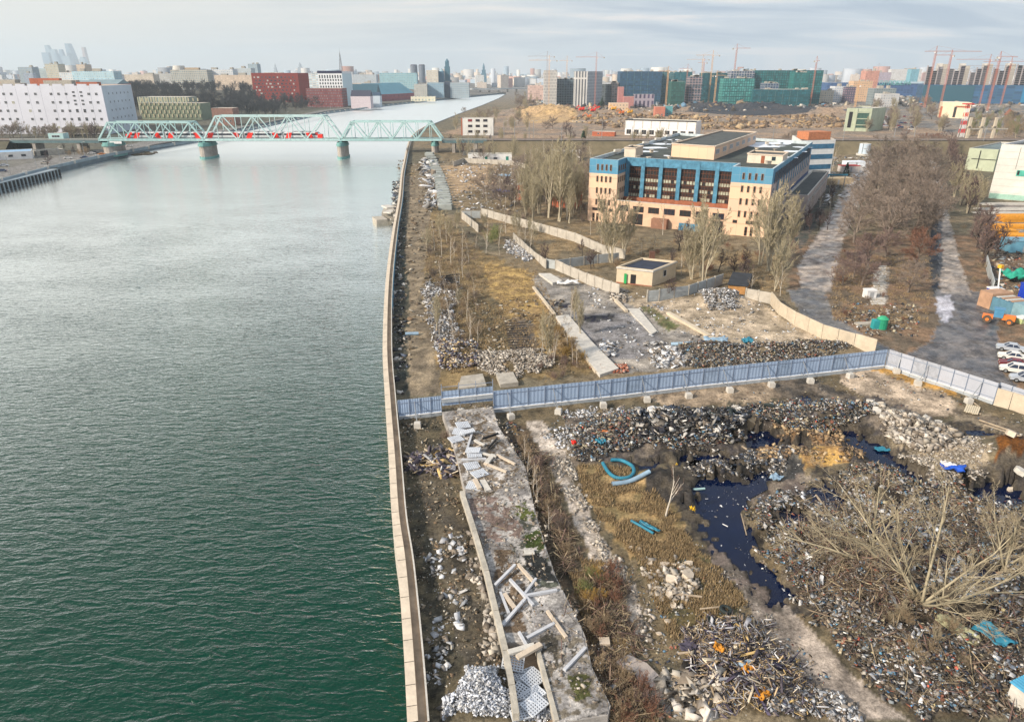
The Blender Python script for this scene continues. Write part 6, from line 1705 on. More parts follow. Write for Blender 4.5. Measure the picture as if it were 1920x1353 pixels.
USED=set()
def put(src,px,py,H,label,group,rz=None,mats=None,z=None,xy=None,name=None):
    """H = height in metres wanted"""
    g=GR(px,py) if xy is None else Vector((xy[0],xy[1],hr(*xy) if z is None else z))
    if z is not None: g.z=z
    base={'poplar_tree': 17,'lime_tree': 11,'dark_tree': 14,'birch_tree': 10,'bush': 3.4}[src.name.split('.')[0]]
    s=H/base
    if src.name in USED or mats: o=dup(src,g,random.uniform(0,6.28) if rz is None else rz,(s*random.uniform(.9,1.15),s*random.uniform(.9,1.15),s),label,group,mats)
    else:
        USED.add(src.name); o=src; o.location=g; o.scale=(s,s,s); o.rotation_euler=(0,0,random.uniform(0,6.28)); o['label']=label; o['group']=group
    return o
RC=random.choice
# pale poplars in front of and around the ochre building
for px,py,H,lb in [(1148,492,15,'pale many stemmed poplar behind the buff hut'),(1165,480,12,'slim pale poplar just right of the one behind the hut'),(1298,524,11,'thin dark stemmed poplar before the podium'),
                      (1320,530,16,'broad pale poplar in front of the ochre building podium'),(1316,520,14,'second pale poplar beside the broad one before the podium'),(1424,496,16,'pale poplar at the right corner of the ochre building'),
                      (1440,508,17,'largest pale poplar clump at the right corner of the ochre building'),(1450,545,10,'low yellow twigged poplar behind the curving fence'),(1475,480,13,'rightmost pale poplar beside the concrete road'),
                      (1030,408,20,'tall pale poplar left of the ochre building'),(1045,415,21,'tallest pale poplar clump left of the ochre building'),(1062,405,17,'slanting pale poplar nearest the ochre building wall'),(1010,400,15,'thin pale poplar beside the red brick substation'),
                      (1080,395,13,'leafless poplar tight against the left wall of the ochre building')]:
    put(RC(poplar),px,py,H*1.22,lb,'pale bare poplars round the ochre building')
for px,py in [(1115,500),(1128,470),(1095,480),(1200,480),(1225,470),(1255,500),(1280,515),(1350,510),(1375,520),(1108,440),(1392,505),(1240,440),(1180,440),(1285,450),(1350,455),(1270,470),(1330,480),(1400,530),(1410,550),(1466,555)]:
    put(RC(darkt+birch+birch),px+random.uniform(-4,4),py,random.uniform(5,9),'small bare tree in the yard before the ochre building','small bare trees of the yard before the building')
put(darkt[0],1255,560,5.5,'small dark forked tree growing through the whitish fence','single dark small trees'); put(darkt[1],1108,505,5.5,'small dark tree beside the shaded yard fence','single dark small trees'); put(darkt[1],1025,500,7,'bent dark tree beside the leaning fence and rubbish heap','single dark small trees')
for px,py,H in [(955,375,11),(940,370,9),(925,372,8),(962,385,9)]: put(RC(darkt),px,py,H,'dark bare tree by the blue rubbish left of the red brick substation','dark trees beside the brick substation')
# thicket before and along the railway bank
for k in range(70):
    px,py=random.uniform(905,1110),random.uniform(300,395)
    if px < 960 and py > 310 and py < 350: continue
    put(RC(poplar+birch+lime),px,py,random.uniform(7,13),'bare tree of the pale thicket between the sandy yard and the ochre building','thicket of bare trees left of the ochre building')
for k in range(46):
    px,py=random.uniform(840,1110),random.uniform(268,300)
    put(RC(poplar+birch+darkt),px,py,random.uniform(7,12),'bare tree at the foot of the railway bank on the right','bare trees at the foot of the railway bank')
for k in range(40):
    px,py=random.uniform(845,1040),random.uniform(212,250)
    if px > 1000 and py < 235: continue
    put(RC(poplar+lime),px,py,random.uniform(8,13),'bare tree of the riverside strip beyond the railway bridge','bare trees of the riverside strip beyond the bridge')
for k in range(26):
    px=random.uniform(965,1010); py=random.uniform(180,205); put(RC(lime+poplar),px,py,random.uniform(9,14),'far bare tree where the river bends','far bare trees where the river bends')
for px,py,H in [(1130,248,12),(1062,256,14),(1070,258,12)]: put(RC(darkt),px,py,H,'dark bare tree just beyond the railway near the sand heap','dark bare trees near the sand heap')
for k in range(22): put(RC(birch+poplar),random.uniform(1180,1250),random.uniform(262,268),random.uniform(6,9),'pale bare tree between the railway and the ochre building roof','pale bare trees behind the ochre building')
for k in range(22): put(RC(lime),random.uniform(1440,1560),random.uniform(262,285),random.uniform(6,9),'greyish bare tree behind the right end of the ochre building','greyish bare trees behind the right end of the building')
for k in range(44):
    a_=RC([(790,905,400,520),(800,900,520,660),(1000,1100,600,690),(900,1000,420,480)]); put(RC(birch+birch+poplar),random.uniform(a_[0],a_[1]),random.uniform(a_[2],a_[3]),random.uniform(4,8),'thin pale young tree scattered over the strip between the river track and the yards','young trees of the strip between river and yards')
for k in range(34): put(RC(poplar+birch),random.uniform(985,1105),random.uniform(330,420),random.uniform(9,16),'pale bare tree crowding the left side of the ochre building','pale trees crowding the left side of the ochre building')
# grove between the two roads
M_GR={'grey_twigs': B_TW}
gr='bare trees of the grove between the two roads'
for k in range(34):
    py=300+165*(k/34); t_=(py - 292)/180
    px=[1650,1690,1722,1744][k % 4] - [48,34,20,8][k % 4]*t_+random.uniform(-10,10)
    put(RC(lime),px,py,random.uniform(14,17.5)*(1 - .12*t_),'greyish brown round crowned bare tree of the grove between the two roads',gr,mats={'grey_twigs': RC([B_TW,B_TW,B_TW,B_GREY])})
for px,py,H,m_,lb in [(1626,505,11,B_PUR,'purplish round bare tree at the near edge of the grove'),(1615,535,8,B_PUR,'dark purplish tree left of the stone paved walk'),(1580,535,7,B_PUR,'small purplish tree beside the pale concrete road'),(1600,520,8,B_DKT,'dark multi stemmed tree between the purplish ones'),
                          (1718,500,11,B_RED,'rust brown conical tree beside the right road'),(1702,548,7.5,B_TW,'pale greyish small tree at the near end of the grove'),(1722,470,8,B_RED,'second rust brown tree behind the conical one'),(1660,480,9,B_PUR,'purplish tree right of the stone paved walk')]:
    put(RC(lime),px,py,H,lb,'single trees at the near edge of the grove',mats={'grey_twigs': m_})
# dark row right of the right road
for k in range(34):
    py=random.uniform(285,500); t_=(py - 285)/215; px=1775+72*t_+random.uniform(-9,22*t_+8)
    put(RC(darkt),px,py,random.uniform(9,12),'dark bare tree of the row right of the muddy road','dark bare tree row right of the muddy road',mats={'dark_twigs': RC([B_DKT,B_PUR,B_DKT])})
for px,py in [(1800,385),(1812,400),(1790,370),(1822,380),(1833,395)]: put(RC(poplar),px,py,random.uniform(11,14),'yellowish bare poplar among the dark row at the right','yellowish poplars among the dark row')
for px,py,H in [(1775,290,15),(1783,300,14),(1768,280,13)]: put(RC(darkt),px,py,H,'large dark purple bare tree where the right road meets the railway','large dark purple trees at the railway',mats={'dark_twigs': B_PUR})
for k in range(20): put(RC(darkt+birch),random.uniform(1495,1560),random.uniform(350,440),random.uniform(5,8),'dark bare shrub tree beside the right flank of the ochre building','dark shrub trees beside the right flank',mats={'dark_twigs': B_DKT})
for px,py,H in [(1560,322,12),(1550,326,10)]: put(birch[0],px,py,H,'pale trunked birch behind the white office block','pale birches behind the white office block')
for k in range(30): put(RC(lime),random.uniform(1625,1760),random.uniform(262,300),random.uniform(6,9),'reddish bare tree before the railway at the top of the grove','reddish bare trees before the railway',mats={'grey_twigs': RC([B_RED,B_PUR,B_TW])})
# avenue beyond the railway
for k in range(64):
    py=random.uniform(196,248); t_=(py - 196)/52; c=RC([1652 - 30*t_,1678 - 8*t_,1706+12*t_,1735+28*t_])+random.uniform(-6,6)
    if c > 1755 and py < 230: continue
    put(RC(lime+poplar),c,py,random.uniform(11,15),'bare tree of the avenue beyond the railway','bare trees of the avenue beyond the railway')
for k in range(60):
    py=random.uniform(222,262); px=random.uniform(1815,1990); put(RC(poplar+lime),px,py,random.uniform(8,12),'greenish bare tree of the wood behind the white workshop','greenish bare wood behind the white workshop',mats={'poplar_twigs': B_GRN,'grey_twigs': B_TAN})
# left bank woods
gl='dark blue grey trees on the slope of the left bank'
for k in range(130):
    px=random.uniform(250,660); D=random.uniform(860,1060)
    x=XD(px,D,10)
    if x > float(xl(D)) - 38: continue
    put(RC(lime+darkt),0,0,random.uniform(11,17),'dark greyish bare tree on the wooded slope of the left bank',gl,xy=(x,D),z=LZ - .5+float(HILL(x,D)),mats={'grey_twigs': B_BLU,'dark_twigs': B_BLU})
for k in range(40):
    px=random.uniform(-20,240); D=random.uniform(760,1200); put(RC(lime),0,0,random.uniform(12,16),'dark bare tree of the park behind the white building','dark park trees behind the white building',xy=(XD(px,D,10),D),z=LZ+float(HILL(XD(px,D,10),D)),mats={'grey_twigs': B_BLU})
for k in range(40):
    px=random.uniform(-30,200); put(RC(lime+poplar),0,0,random.uniform(7,12),'greyish bare tree before the long white building','greyish trees before the white building',xy=(XD(px,560+random.uniform(-8,12),8),560+random.uniform(-8,12)),z=LZ)
put(darkt[0],0,0,17,'large dark bare tree before the right end of the white building','single left bank trees',xy=(XD(183,520,8),515),z=LZ)
g=G(90,315); put(darkt[0],0,0,10,'dark leaning tree between the riverside road and its parapet','single left bank trees',xy=(g.x,g.y),z=LZ)
for px,py in [(130,292),(140,290),(150,291),(160,289),(120,283),(170,284),(60,280),(30,282)]: put(RC(darkt+bush),px,py,random.uniform(4,7),'dark shrub under the railway viaduct on the left bank','dark shrubs under the left viaduct')
# the wood on the slope reads as one mass: one object
rd_=random.Random(4); tp={i: [] for i in range(6)}; grow(rd_,tp,Vector((0,0,0)),Vector((0,0,1)),9,.35,0,PP(nc=(11,7,5,0),t0=(.15,.1,.1,.1),ang=((.6,1.2),(.4,1),(.4,1),(.4,1)),lk=(.65,.5,.45,.5),rmin=.10,lv=3))
base=[(np.array(p),np.array(r_)) for lv in tp for p,r_ in tp[lv]]; polys=[]
for k in range(330):
    px=random.uniform(220,720) if k % 3 else random.uniform(240,470); D=random.uniform(850,1250); x=XD(px,D,10)
    if (474 < px < 562 and D > 1105) or (570 < px < 660 and D > 1065) or x > float(xl(D)) - 38: continue
    a=random.uniform(0,6.28); M=np.array([[math.cos(a),-math.sin(a),0],[math.sin(a),math.cos(a),0],[0,0,1]])*random.uniform(1.0,1.6); o_=np.array([x,D,LZ - .5+float(HILL(x,D))])
    polys += [(p @ M.T+o_,r_) for p,r_ in base]
tag(tubes_mesh('woodland',polys,B_BLU,3,None),'dense dark leafless wood covering the slope of the left bank',kind='stuff')
# conifers
def conifer(px,py,H,lb):
    g=G(px,py); r=empty('conifer',g,lb,'tree'); s=MB(); s.tube(g,g+Vector((0,0,H*.3)),H*.02,n=6); s.build('trunk',B_DK,r); s=MB()
    for k in range(420):
        t_=random.random() ** .8; a=random.uniform(0,6.283); rr_=(1 - t_)*H*.27*random.uniform(.5,1.05); p=g+Vector((rr_*math.cos(a),rr_*math.sin(a),H*(.08+.92*t_)))
        s.face([p,p+Vector((math.cos(a)*H*.07,math.sin(a)*H*.07,-H*.05)),p+Vector((-math.sin(a)*H*.05,math.cos(a)*H*.05,-H*.04))])
    s.build('crown',mat('conifer_green',(.03,.06,.035),.9,.4,1),r)
conifer(1128,204,15,'dark conifer standing alone before the site buildings'); conifer(1093,280,12,'narrow dark green conifer among scrub behind the low shed')
conifer(1585,332,7,'dark green conifer among the sheds beside the pale road')

# ============================================================ bushes and undergrowth
def bushes(n,area,H,lb,grp,m_,nside=None):
    """area: list of polygon photo points; rejection sampled"""
    xs=[a[0] for a in area]; ys=[a[1] for a in area]; c=0
    while c < n:
        px,py=random.uniform(min(xs),max(xs)),random.uniform(min(ys),max(ys))
        if not inpoly(np.array([px]),np.array([py]),area)[0]: continue
        put(RC(bush),px,py,random.uniform(*H),lb,grp,mats={'tan_twigs': RC(m_),'grey_twigs': RC(m_)}); c += 1
bushes(30,[(1100,1080),(1150,1070),(1170,1120),(1140,1180),(1170,1220),(1230,1353),(1130,1353),(1090,1200)],(1.2,2.3),'reddish tan bush on the verge right of the loading platform','tan bushes right of the platform',[B_TAN,B_RED,B_TAN,B_PUR])
bushes(6,[(1090,1080),(1140,1075),(1150,1130),(1100,1140)],(1.4,2.0),'ochre and green bush beside the gravel track','ochre bushes beside the gravel track',[mat('ochre_twigs',(.42,.27,.08),.9,.3),B_GRN])
bushes(20,[(975,830),(1000,830),(1030,940),(1075,1040),(1060,1060),(1010,960)],(1.0,2.2),'grey brown bush in the gully between platform and track','grey bushes of the gully',[B_TAN,B_PUR,B_GREY])
bushes(12,[(830,820),(870,790),(880,860),(900,900),(870,910)],(1.0,1.8),'reddish bare bush at the left edge of the platform','reddish bushes at the platform edge',[B_PUR,B_RED])
bushes(10,[(885,950),(935,935),(950,990),(910,1010)],(.8,1.4),'low purplish brush lying on the platform','low brush on the platform',[B_PUR,B_RED,B_TAN])
bushes(10,[(925,1110),(985,1100),(985,1180),(945,1190)],(.7,1.2),'low purplish brush between the concrete beams','low brush between the beams',[B_PUR,B_TAN])
bushes(36,[(800,430),(880,440),(900,520),(900,640),(850,640),(800,520)],(1.5,3.4),'grey tan scrub bush beside the riverside track','scrub bushes beside the riverside track',[B_TAN,B_TAN,B_GREY])
bushes(22,[(1040,600),(1090,660),(1100,690),(1060,690),(1030,620)],(1.0,2.2),'ochre tan bush along the edge of the concrete yard','ochre bushes along the yard edge',[B_TAN,mat('ochre_twigs',(.42,.27,.08),.9,.3)])
bushes(40,[(860,330),(1100,330),(1110,440),(960,410),(880,380)],(1.5,3.5),'grey tan scrub bush of the thicket left of the ochre building','scrub bushes left of the ochre building',[B_TAN,B_GREY,B_TW])
bushes(30,[(1100,440),(1480,470),(1470,550),(1250,540),(1100,510)],(1.2,2.8),'tan scrub bush in the yard before the ochre building','scrub bushes in the yard before the building',[B_TAN,B_TAN,B_RED])
bushes(22,[(1570,470),(1740,470),(1740,610),(1570,600)],(1.0,2.2),'rust brown bush under the grove','rust bushes under the grove',[B_RED,B_TAN,B_PUR])
bushes(14,[(1820,420),(1860,440),(1860,540),(1830,540),(1800,400)],(1.2,2.4),'dark bush under the dark tree row','dark bushes under the dark tree row',[B_DKT,B_TAN])
bushes(14,[(1040,665),(1110,690),(1040,715),(1000,700)],(.8,1.7),'tan brush just behind the blue grey fence','tan brush behind the fence',[B_TAN,B_PUR])
o=put(bush[1],930,450,5.5,'green tinged willow bush between the two concrete fences','green willow bush',mats={'tan_twigs': B_GRN,'grey_twigs': B_GRN}); o['category']='bush'
put(bush[0],920,455,4.5,'smaller green tinged willow bush beside the big one','green willow bush',mats={'tan_twigs': B_GRN,'grey_twigs': B_GRN})
for px,py,H in [(815,470,9),(828,480,8),(846,500,9),(860,560,7),(876,600,7),(880,640,6),(868,520,8),(838,455,7),(868,470,7),(890,560,5)]: put(RC(birch),px,py,H,'slim pale young birch in the scrub beside the riverside track','slim young birches beside the riverside track')
for px,py,H in [(990,900,4.5),(1000,930,5),(985,870,4),(1073,685,4),(1082,690,4),(1008,955,5),(1030,1000,4)]: put(RC(birch),px,py,H,'thin bare sapling in the gully beside the platform','thin saplings in the gully')
# leaning birch by the dark water
sap=make_tree('birch_sapling',5,PP(H=5.2,r=.13,nc=(6,4,2,1),t0=(.35,.15,.1,.1),ang=((.3,.5),(.3,.5),(.3,.6),(.3,.6)),lk=(.62,.4,.4,.5),rmin=.014,up=(.05,.10,.05,0),lv=2),B_BIR,B_BIRT,'white stemmed leaning birch standing alone beside the dark water')
g=GR(1248,967); sap.location=g
# the big spreading tree in the lower right corner: many leaning stems
big=make_tree('spreading_tree',3,PP(H=13,r=.36,nc=(7,6,5,3),t0=(.22,.15,.1,.1),ang=((.35,.8),(.35,.85),(.3,.8),(.3,.9)),lk=(.48,.45,.42,.5),rmin=.011,rk=.52,up=(.07,.05,.04,.02),wob=.14,taper=.8),mat('olive_bark',(.42,.37,.26),.9,.3,2),mat('olive_twigs',(.38,.32,.22),.9,.3,2),'large pale olive bare tree with spreading stems in the lower right corner',stems=8,spread=1.25)
big.location=GR(1725,1140)
big2=make_tree('broken_tree',8,PP(H=9.5,r=.30,nc=(8,6,4,2),t0=(.12,.12,.1,.1),ang=((.3,.9),(.35,.9),(.3,.8),(.3,.9)),lk=(.5,.5,.45,.5),rmin=.013,up=(-.06,.02,.0,.0),wob=.12),MATS['olive_bark'],MATS['olive_twigs'],'fallen pale limbs spreading over the rubbish left of the large olive tree',stems=5,spread=.9)
big2.location=GR(1640,1080); big2.rotation_euler=(0,R(-48),R(15))
big3=make_tree('side_tree',12,PP(H=8,r=.2,nc=(9,7,5,3),t0=(.2,.12,.1,.1),ang=((.3,.8),(.35,.8),(.3,.8),(.3,.9)),lk=(.5,.45,.42,.5),rmin=.013,wob=.13),MATS['olive_bark'],MATS['olive_twigs'],'second pale olive bare tree at the right edge behind the large one',stems=3,spread=.5)
big3.location=GR(1880,1060)
bushes(10,[(1640,1150),(1760,1120),(1800,1230),(1700,1260)],(1.2,2.2),'pale twiggy bush at the foot of the large olive tree','twiggy bushes under the olive tree',[MATS['olive_twigs'],B_TAN])

# dry grass tufts: ground cover nobody could count
def tufts(name,areas,n,h,colors,label):
    V,Fc,C_=[],[],[]; rg=np.random.default_rng(len(label)); tot=0
    for area,share in areas:
        xs=[a[0] for a in area]; ys=[a[1] for a in area]; m_=int(n*share)
        px=rg.uniform(min(xs),max(xs),m_*3); py=rg.uniform(min(ys),max(ys),m_*3)
        k=inpoly(px,py,area); px,py=px[k][:m_],py[k][:m_]
        P=np.array([G(a,b)[:2] for a,b in zip(px,py)]); z=HR(P[:,0],P[:,1]); d=fbm(P[:,0]*.5,P[:,1]*.5,61,3); keep=d > .44
        P,z=P[keep],z[keep]; m_=len(P)
        for b in range(5):
            a=rg.uniform(0,6.283,m_); l=rg.uniform(.5,1,m_)*h; w_=.05; sp=rg.uniform(.1,.6,m_)*h
            ox,oy=rg.uniform(-.25,.25,m_),rg.uniform(-.25,.25,m_)
            x0,y0=P[:,0]+ox,P[:,1]+oy
            v0=np.stack([x0 - np.sin(a)*w_,y0+np.cos(a)*w_,z - .03],1); v1=np.stack([x0+np.sin(a)*w_,y0 - np.cos(a)*w_,z - .03],1); v2=np.stack([x0+np.cos(a)*sp,y0+np.sin(a)*sp,z+l],1)
            V.append(np.stack([v0,v1,v2],1).reshape(-1,3)); i=np.arange(m_)*3+tot; Fc.append(np.stack([i,i+1,i+2],1)); tot += m_*3
            cc=np.array(colors)[rg.integers(0,len(colors),m_)]*rg.uniform(.7,1.2,(m_,1)); C_.append(cc)
    o=np_mesh(name,np.concatenate(V),np.concatenate(Fc),mat('grass_blades',(1,1,1),.95,.1,1,vcol=True),np.concatenate(C_)); tag(o,label,kind='stuff')
DRY=[(.36,.27,.15),(.28,.20,.11),(.22,.17,.10),(.30,.22,.13)]
tufts('dry_grass',[([(880,470),(1000,500),(1110,690),(840,700),(800,480)],.30),([(1080,870),(1200,880),(1330,1060),(1230,1080),(1100,950)],.2),([(1190,1040),(1330,1040),(1400,1130),(1260,1200)],.1),
                    ([(1060,1040),(1150,1060),(1230,1353),(1150,1353)],.15),([(860,400),(1470,480),(1470,550),(900,440)],.15),([(1560,480),(1750,480),(1740,620),(1560,600)],.12),([(960,800),(1000,830),(1070,1000),(1000,950)],.06)],
      26000,.42,DRY,'dry brown grass tufts over the waste ground')
tufts('moss',[([(945,945),(975,945),(1010,965),(960,968)],.4),([(985,1010),(1012,995),(1020,1060),(990,1080)],.6),([(1110,790),(1150,850),(1130,860),(1090,800)],.01)],700,.12,[(.06,.09,.02),(.10,.11,.03)],'dark green moss cushions on the platform')
for s_ in poplar+lime+darkt+birch+bush:      # prototypes that were only copied from
    if s_.name not in USED:
        for ch in KIDS.get(s_.name,[]): bpy.data.objects.remove(ch)
        bpy.data.objects.remove(s_)
# ============================================================ concrete loading platform
def slab_poly(name,L,z0,z1,m,label,cat='concrete slab',group=None,kind=None,rough=0):
    pts=[G(a,b,z1) for a,b in L]; s=MB(); s.prism([(p.x,p.y) for p in pts],z0,z1); o=s.build(name,m,off=None)
    return tag(o,label,cat,group,kind)
M_PLAT=mat('platform_concrete',(.40,.38,.36),.9,.42,.45,bump=.35)
PZ=4.7
plat=empty('loading_platform',G(980,1000,LZ),'long raised concrete loading platform strewn with grates and beams','platform')
def P_(L,z1,z0=LZ - .6,name='slab',m=M_PLAT):
    pts=[G(a,b,z1) for a,b in L]; s=MB(); s.prism([(p.x,p.y) for p in pts],z0,z1); return s.build(name,m,plat)
P_([(829,772),(924,762),(935,800),(985,875),(1004,960),(1022,1020),(905,1020),(880,955),(862,880),(846,820)],PZ,name='deck_slab')
P_([(905,1021),(1022,1021),(1042,1080),(1090,1175),(1098,1194),(1012,1190),(1000,1205),(950,1205),(930,1130)],PZ - .01,name='deck_slab')
P_([(1004,1206),(1012,1191),(1098,1195),(1110,1250),(1145,1322),(1140,1340),(1045,1356),(1025,1290)],PZ,name='deck_slab')
P_([(950,1206),(1003,1206),(1024,1290),(1044,1380),(975,1380)],LZ+.05,name='trench_floor',m=M_LEDGE)
for k in range(6):          # edge beam on the left
    L=[(866,925),(890,1000),(912,1075),(930,1150),(948,1225),(960,1290),(968,1345)]
    a,b=G(*L[k],PZ+.2),G(*L[k+1],PZ+.2); s=MB(); s.beam(a,b - (b - a).normalized()*.08,.5,.75); s.build('edge_beam',mat('beam_weathered',(.46,.43,.37),.9,.35,.8,bump=.3),plat)
def deck_top(L,z,st=.13):
    W=[G(a,b,z) for a,b in L]; xs=np.arange(min(p.x for p in W),max(p.x for p in W),st); ys=np.arange(min(p.y for p in W),max(p.y for p in W),st)
    X,Y=np.meshgrid(xs,ys); x,y=X.ravel(),Y.ravel(); wx,wy=x+.25*(fbm(x*2,y*2,3) - .5),y+.25*(fbm(x*2,y*2,4) - .5)
    ins=inpoly(*_pxy(wx,wy,z),L); t=np.clip((fbm(x*.8,y*.8,71,5) - .40)/.2,0,1)[:,None]; c=t*np.array([.42,.40,.38])+(1 - t)*np.array([.22,.21,.205])
    f=np.abs(fbm(x*.45,y*.45,75,4) - .5) < .006; c[f]=(.05,.05,.045)
    for P,co,th in DECK:
        k=inpoly(*_pxy(x+1.0*(fbm(x,y,6) - .5),y+1.0*(fbm(x,y,7) - .5),z),P) & (fbm(x*1.6,y*1.6,78,4) > th); c[k]=np.array(co)*(.6+.8*fbm(x[k]*4,y[k]*4,9))[:,None]
    c *= (.75+.5*fbm(x*5,y*5,80,2))[:,None]
    F_=grid_faces(*X.shape); F_=F_[ins[F_].all(axis=1)]; u,inv=np.unique(F_,return_inverse=True)
    np_mesh('worn_surface',np.stack([x,y,z+.02+.06*fbm(x*2,y*2,5)],1)[u] - np.array(plat.location),inv.reshape(F_.shape),EARTH,c[u],parent=plat)
DECK=[([(935,1000),(1000,960),(1020,1020),(1050,1100),(1000,1110),(975,1060)],(.07,.075,.06),.52),([(975,1040),(1012,1036),(1036,1066),(1048,1095),(1030,1090),(1000,1082)],(.02,.022,.022),.2),([(983,1000),(1012,988),(1024,1012),(1018,1030),(986,1028)],(.035,.05,.012),.3),
        ([(940,940),(985,944),(1008,965),(990,978),(950,966)],(.07,.085,.02),.42),([(925,1030),(960,1030),(985,1090),(985,1190),(940,1180)],(.15,.11,.075),.42),([(840,780),(900,770),(975,880),(900,950),(860,900)],(.15,.12,.09),.50),([(880,930),(960,930),(980,1010),(900,1020)],(.20,.15,.13),.45),
        ([(1005,1190),(1100,1195),(1145,1330),(1040,1350)],(.16,.14,.11),.56),([(1060,1265),(1100,1262),(1112,1305),(1075,1315)],(.08,.085,.03),.35),([(1010,1180),(1040,1190),(1050,1250),(1015,1240)],(.06,.055,.045),.5)]
deck_top([(829,772),(924,762),(935,800),(985,875),(1004,960),(1022,1020),(1042,1080),(1090,1175),(1110,1250),(1145,1322),(1140,1340),(1045,1356),(1025,1290),(1004,1206),(950,1205),(930,1130),(905,1020),(880,955),(862,880),(846,820)],PZ)
a,b=G(1006,1210,PZ),G(1044,1352,PZ); s=MB(); s.beam(a+Vector((0,0,-.2)),b+Vector((0,0,-.2)),.35,.8); s.build('trench_edge',MATS['beam_weathered'],plat)
s=MB()
for L in [[(1042,1082),(935,1110)],[(1000,958),(882,968)],[(925,840),(858,850)],[(1122,1280),(1028,1300)]]:
    a,b=G(*L[0],PZ+.004),G(*L[1],PZ+.004); s.beam(a,b,.07,.008)
s.build('expansion_joint',M_DARK,plat)['kind']='stuff'
# further slabs of the old yard behind the fence
for L,z,lb,m_ in [
    ([(1042,592),(1066,590),(1110,640),(1160,690),(1125,702),(1085,655)],LZ+.55,'long pale concrete strip along the left edge of the fenced yard',M_CONCW),
    ([(1176,578),(1198,578),(1232,620),(1222,626)],LZ+.3,'narrow pale concrete strip in the middle of the yard',M_CONCW),
    ([(865,705),(905,700),(912,722),(858,728)],LZ+.8,'broken concrete slab just behind the fence near the track',M_CONC),
    ([(930,700),(962,697),(972,716),(938,720)],LZ+.7,'mossy concrete slab just behind the middle of the fence',M_CONC),
    ([(1010,512),(1032,512),(1055,526),(1036,530)],LZ+.6,'pale concrete slab near the white sacks',M_CONCW)]:
    pts=[G(a,b,z) for a,b in L]; s=MB(); s.prism([(p.x,p.y) for p in pts],LZ - .5,z); tag(s.build('concrete_strip',m_),lb,'concrete slab')
for i,(a,b,w_,lb) in enumerate([((1252,588),(1330,632),.9,'long buff kerb beam crossing the pale yard, upper half'),((1332,634),(1395,668),.9,'long buff kerb beam crossing the pale yard, lower half'),((1150,560),(1175,586),.6,'short ochre beam at the rubble pile corner'),((1000,540),(1040,592),.5,'pale edge beam beside the dry grass, upper'),((1082,650),(1118,700),.5,'pale edge beam beside the ochre bushes')]):
    p,q=GR(*a),GR(*b); r=MB(); r.beam(p+Vector((0,0,.2)),q+Vector((0,0,.2)),w_,.6); tag(r.build('kerb_beam',M_PFW),lb,'concrete beam')

# ============================================================ scattered rubbish, nobody could count it
M_DEB=mat('rubbish',(1,1,1),.8,.25,2.5,vcol=True)
PAL=dict(
 mix=[(.60,.60,.60),(.45,.42,.38),(.30,.27,.24),(.10,.095,.09),(.035,.035,.04),(.04,.045,.05),(.36,.30,.22),(.20,.15,.10),(.14,.11,.08),(.16,.13,.10),(.08,.07,.06),(.24,.20,.15),(.12,.22,.32),(.30,.12,.08),(.25,.28,.30),(.42,.37,.26),(.16,.14,.12),(.06,.055,.05),(.05,.06,.09)],
foam=[(.62,.66,.74),(.50,.53,.60),(.68,.71,.76),(.30,.32,.36),(.50,.50,.50)],
 scraps=[(.72,.73,.76),(.60,.61,.64),(.10,.26,.48),(.14,.34,.50),(.70,.70,.66),(.50,.12,.08),(.65,.55,.30),(.30,.34,.38)],
 twig=[(.34,.27,.18),(.26,.20,.14),(.18,.13,.10),(.40,.33,.22),(.22,.14,.12)],
 dark=[(.03,.03,.035),(.05,.05,.05),(.10,.09,.08),(.45,.43,.40),(.18,.15,.12),(.08,.10,.14),(.60,.58,.55),(.04,.04,.05)],
 stone=[(.46,.42,.36),(.36,.32,.27),(.54,.50,.45),(.26,.23,.20),(.18,.15,.12)],
 white=[(.66,.67,.70),(.52,.54,.58),(.72,.72,.72),(.30,.31,.33),(.24,.22,.20),(.38,.40,.43),(.14,.13,.12),(.30,.25,.20)],
 wood=[(.46,.35,.22),(.30,.22,.15),(.08,.07,.09),(.07,.06,.10),(.11,.095,.125),(.58,.50,.38),(.60,.60,.62),(.22,.18,.16),(.50,.36,.16),(.35,.35,.38)],
 earth=[(.30,.20,.11),(.22,.15,.09),(.40,.30,.18),(.14,.10,.07)],
 brown=[(.20,.14,.09),(.13,.10,.07),(.28,.22,.15),(.45,.42,.36),(.08,.07,.05),(.34,.28,.20)],
 brick=[(.42,.15,.09),(.34,.12,.08),(.50,.42,.36),(.50,.22,.14)])
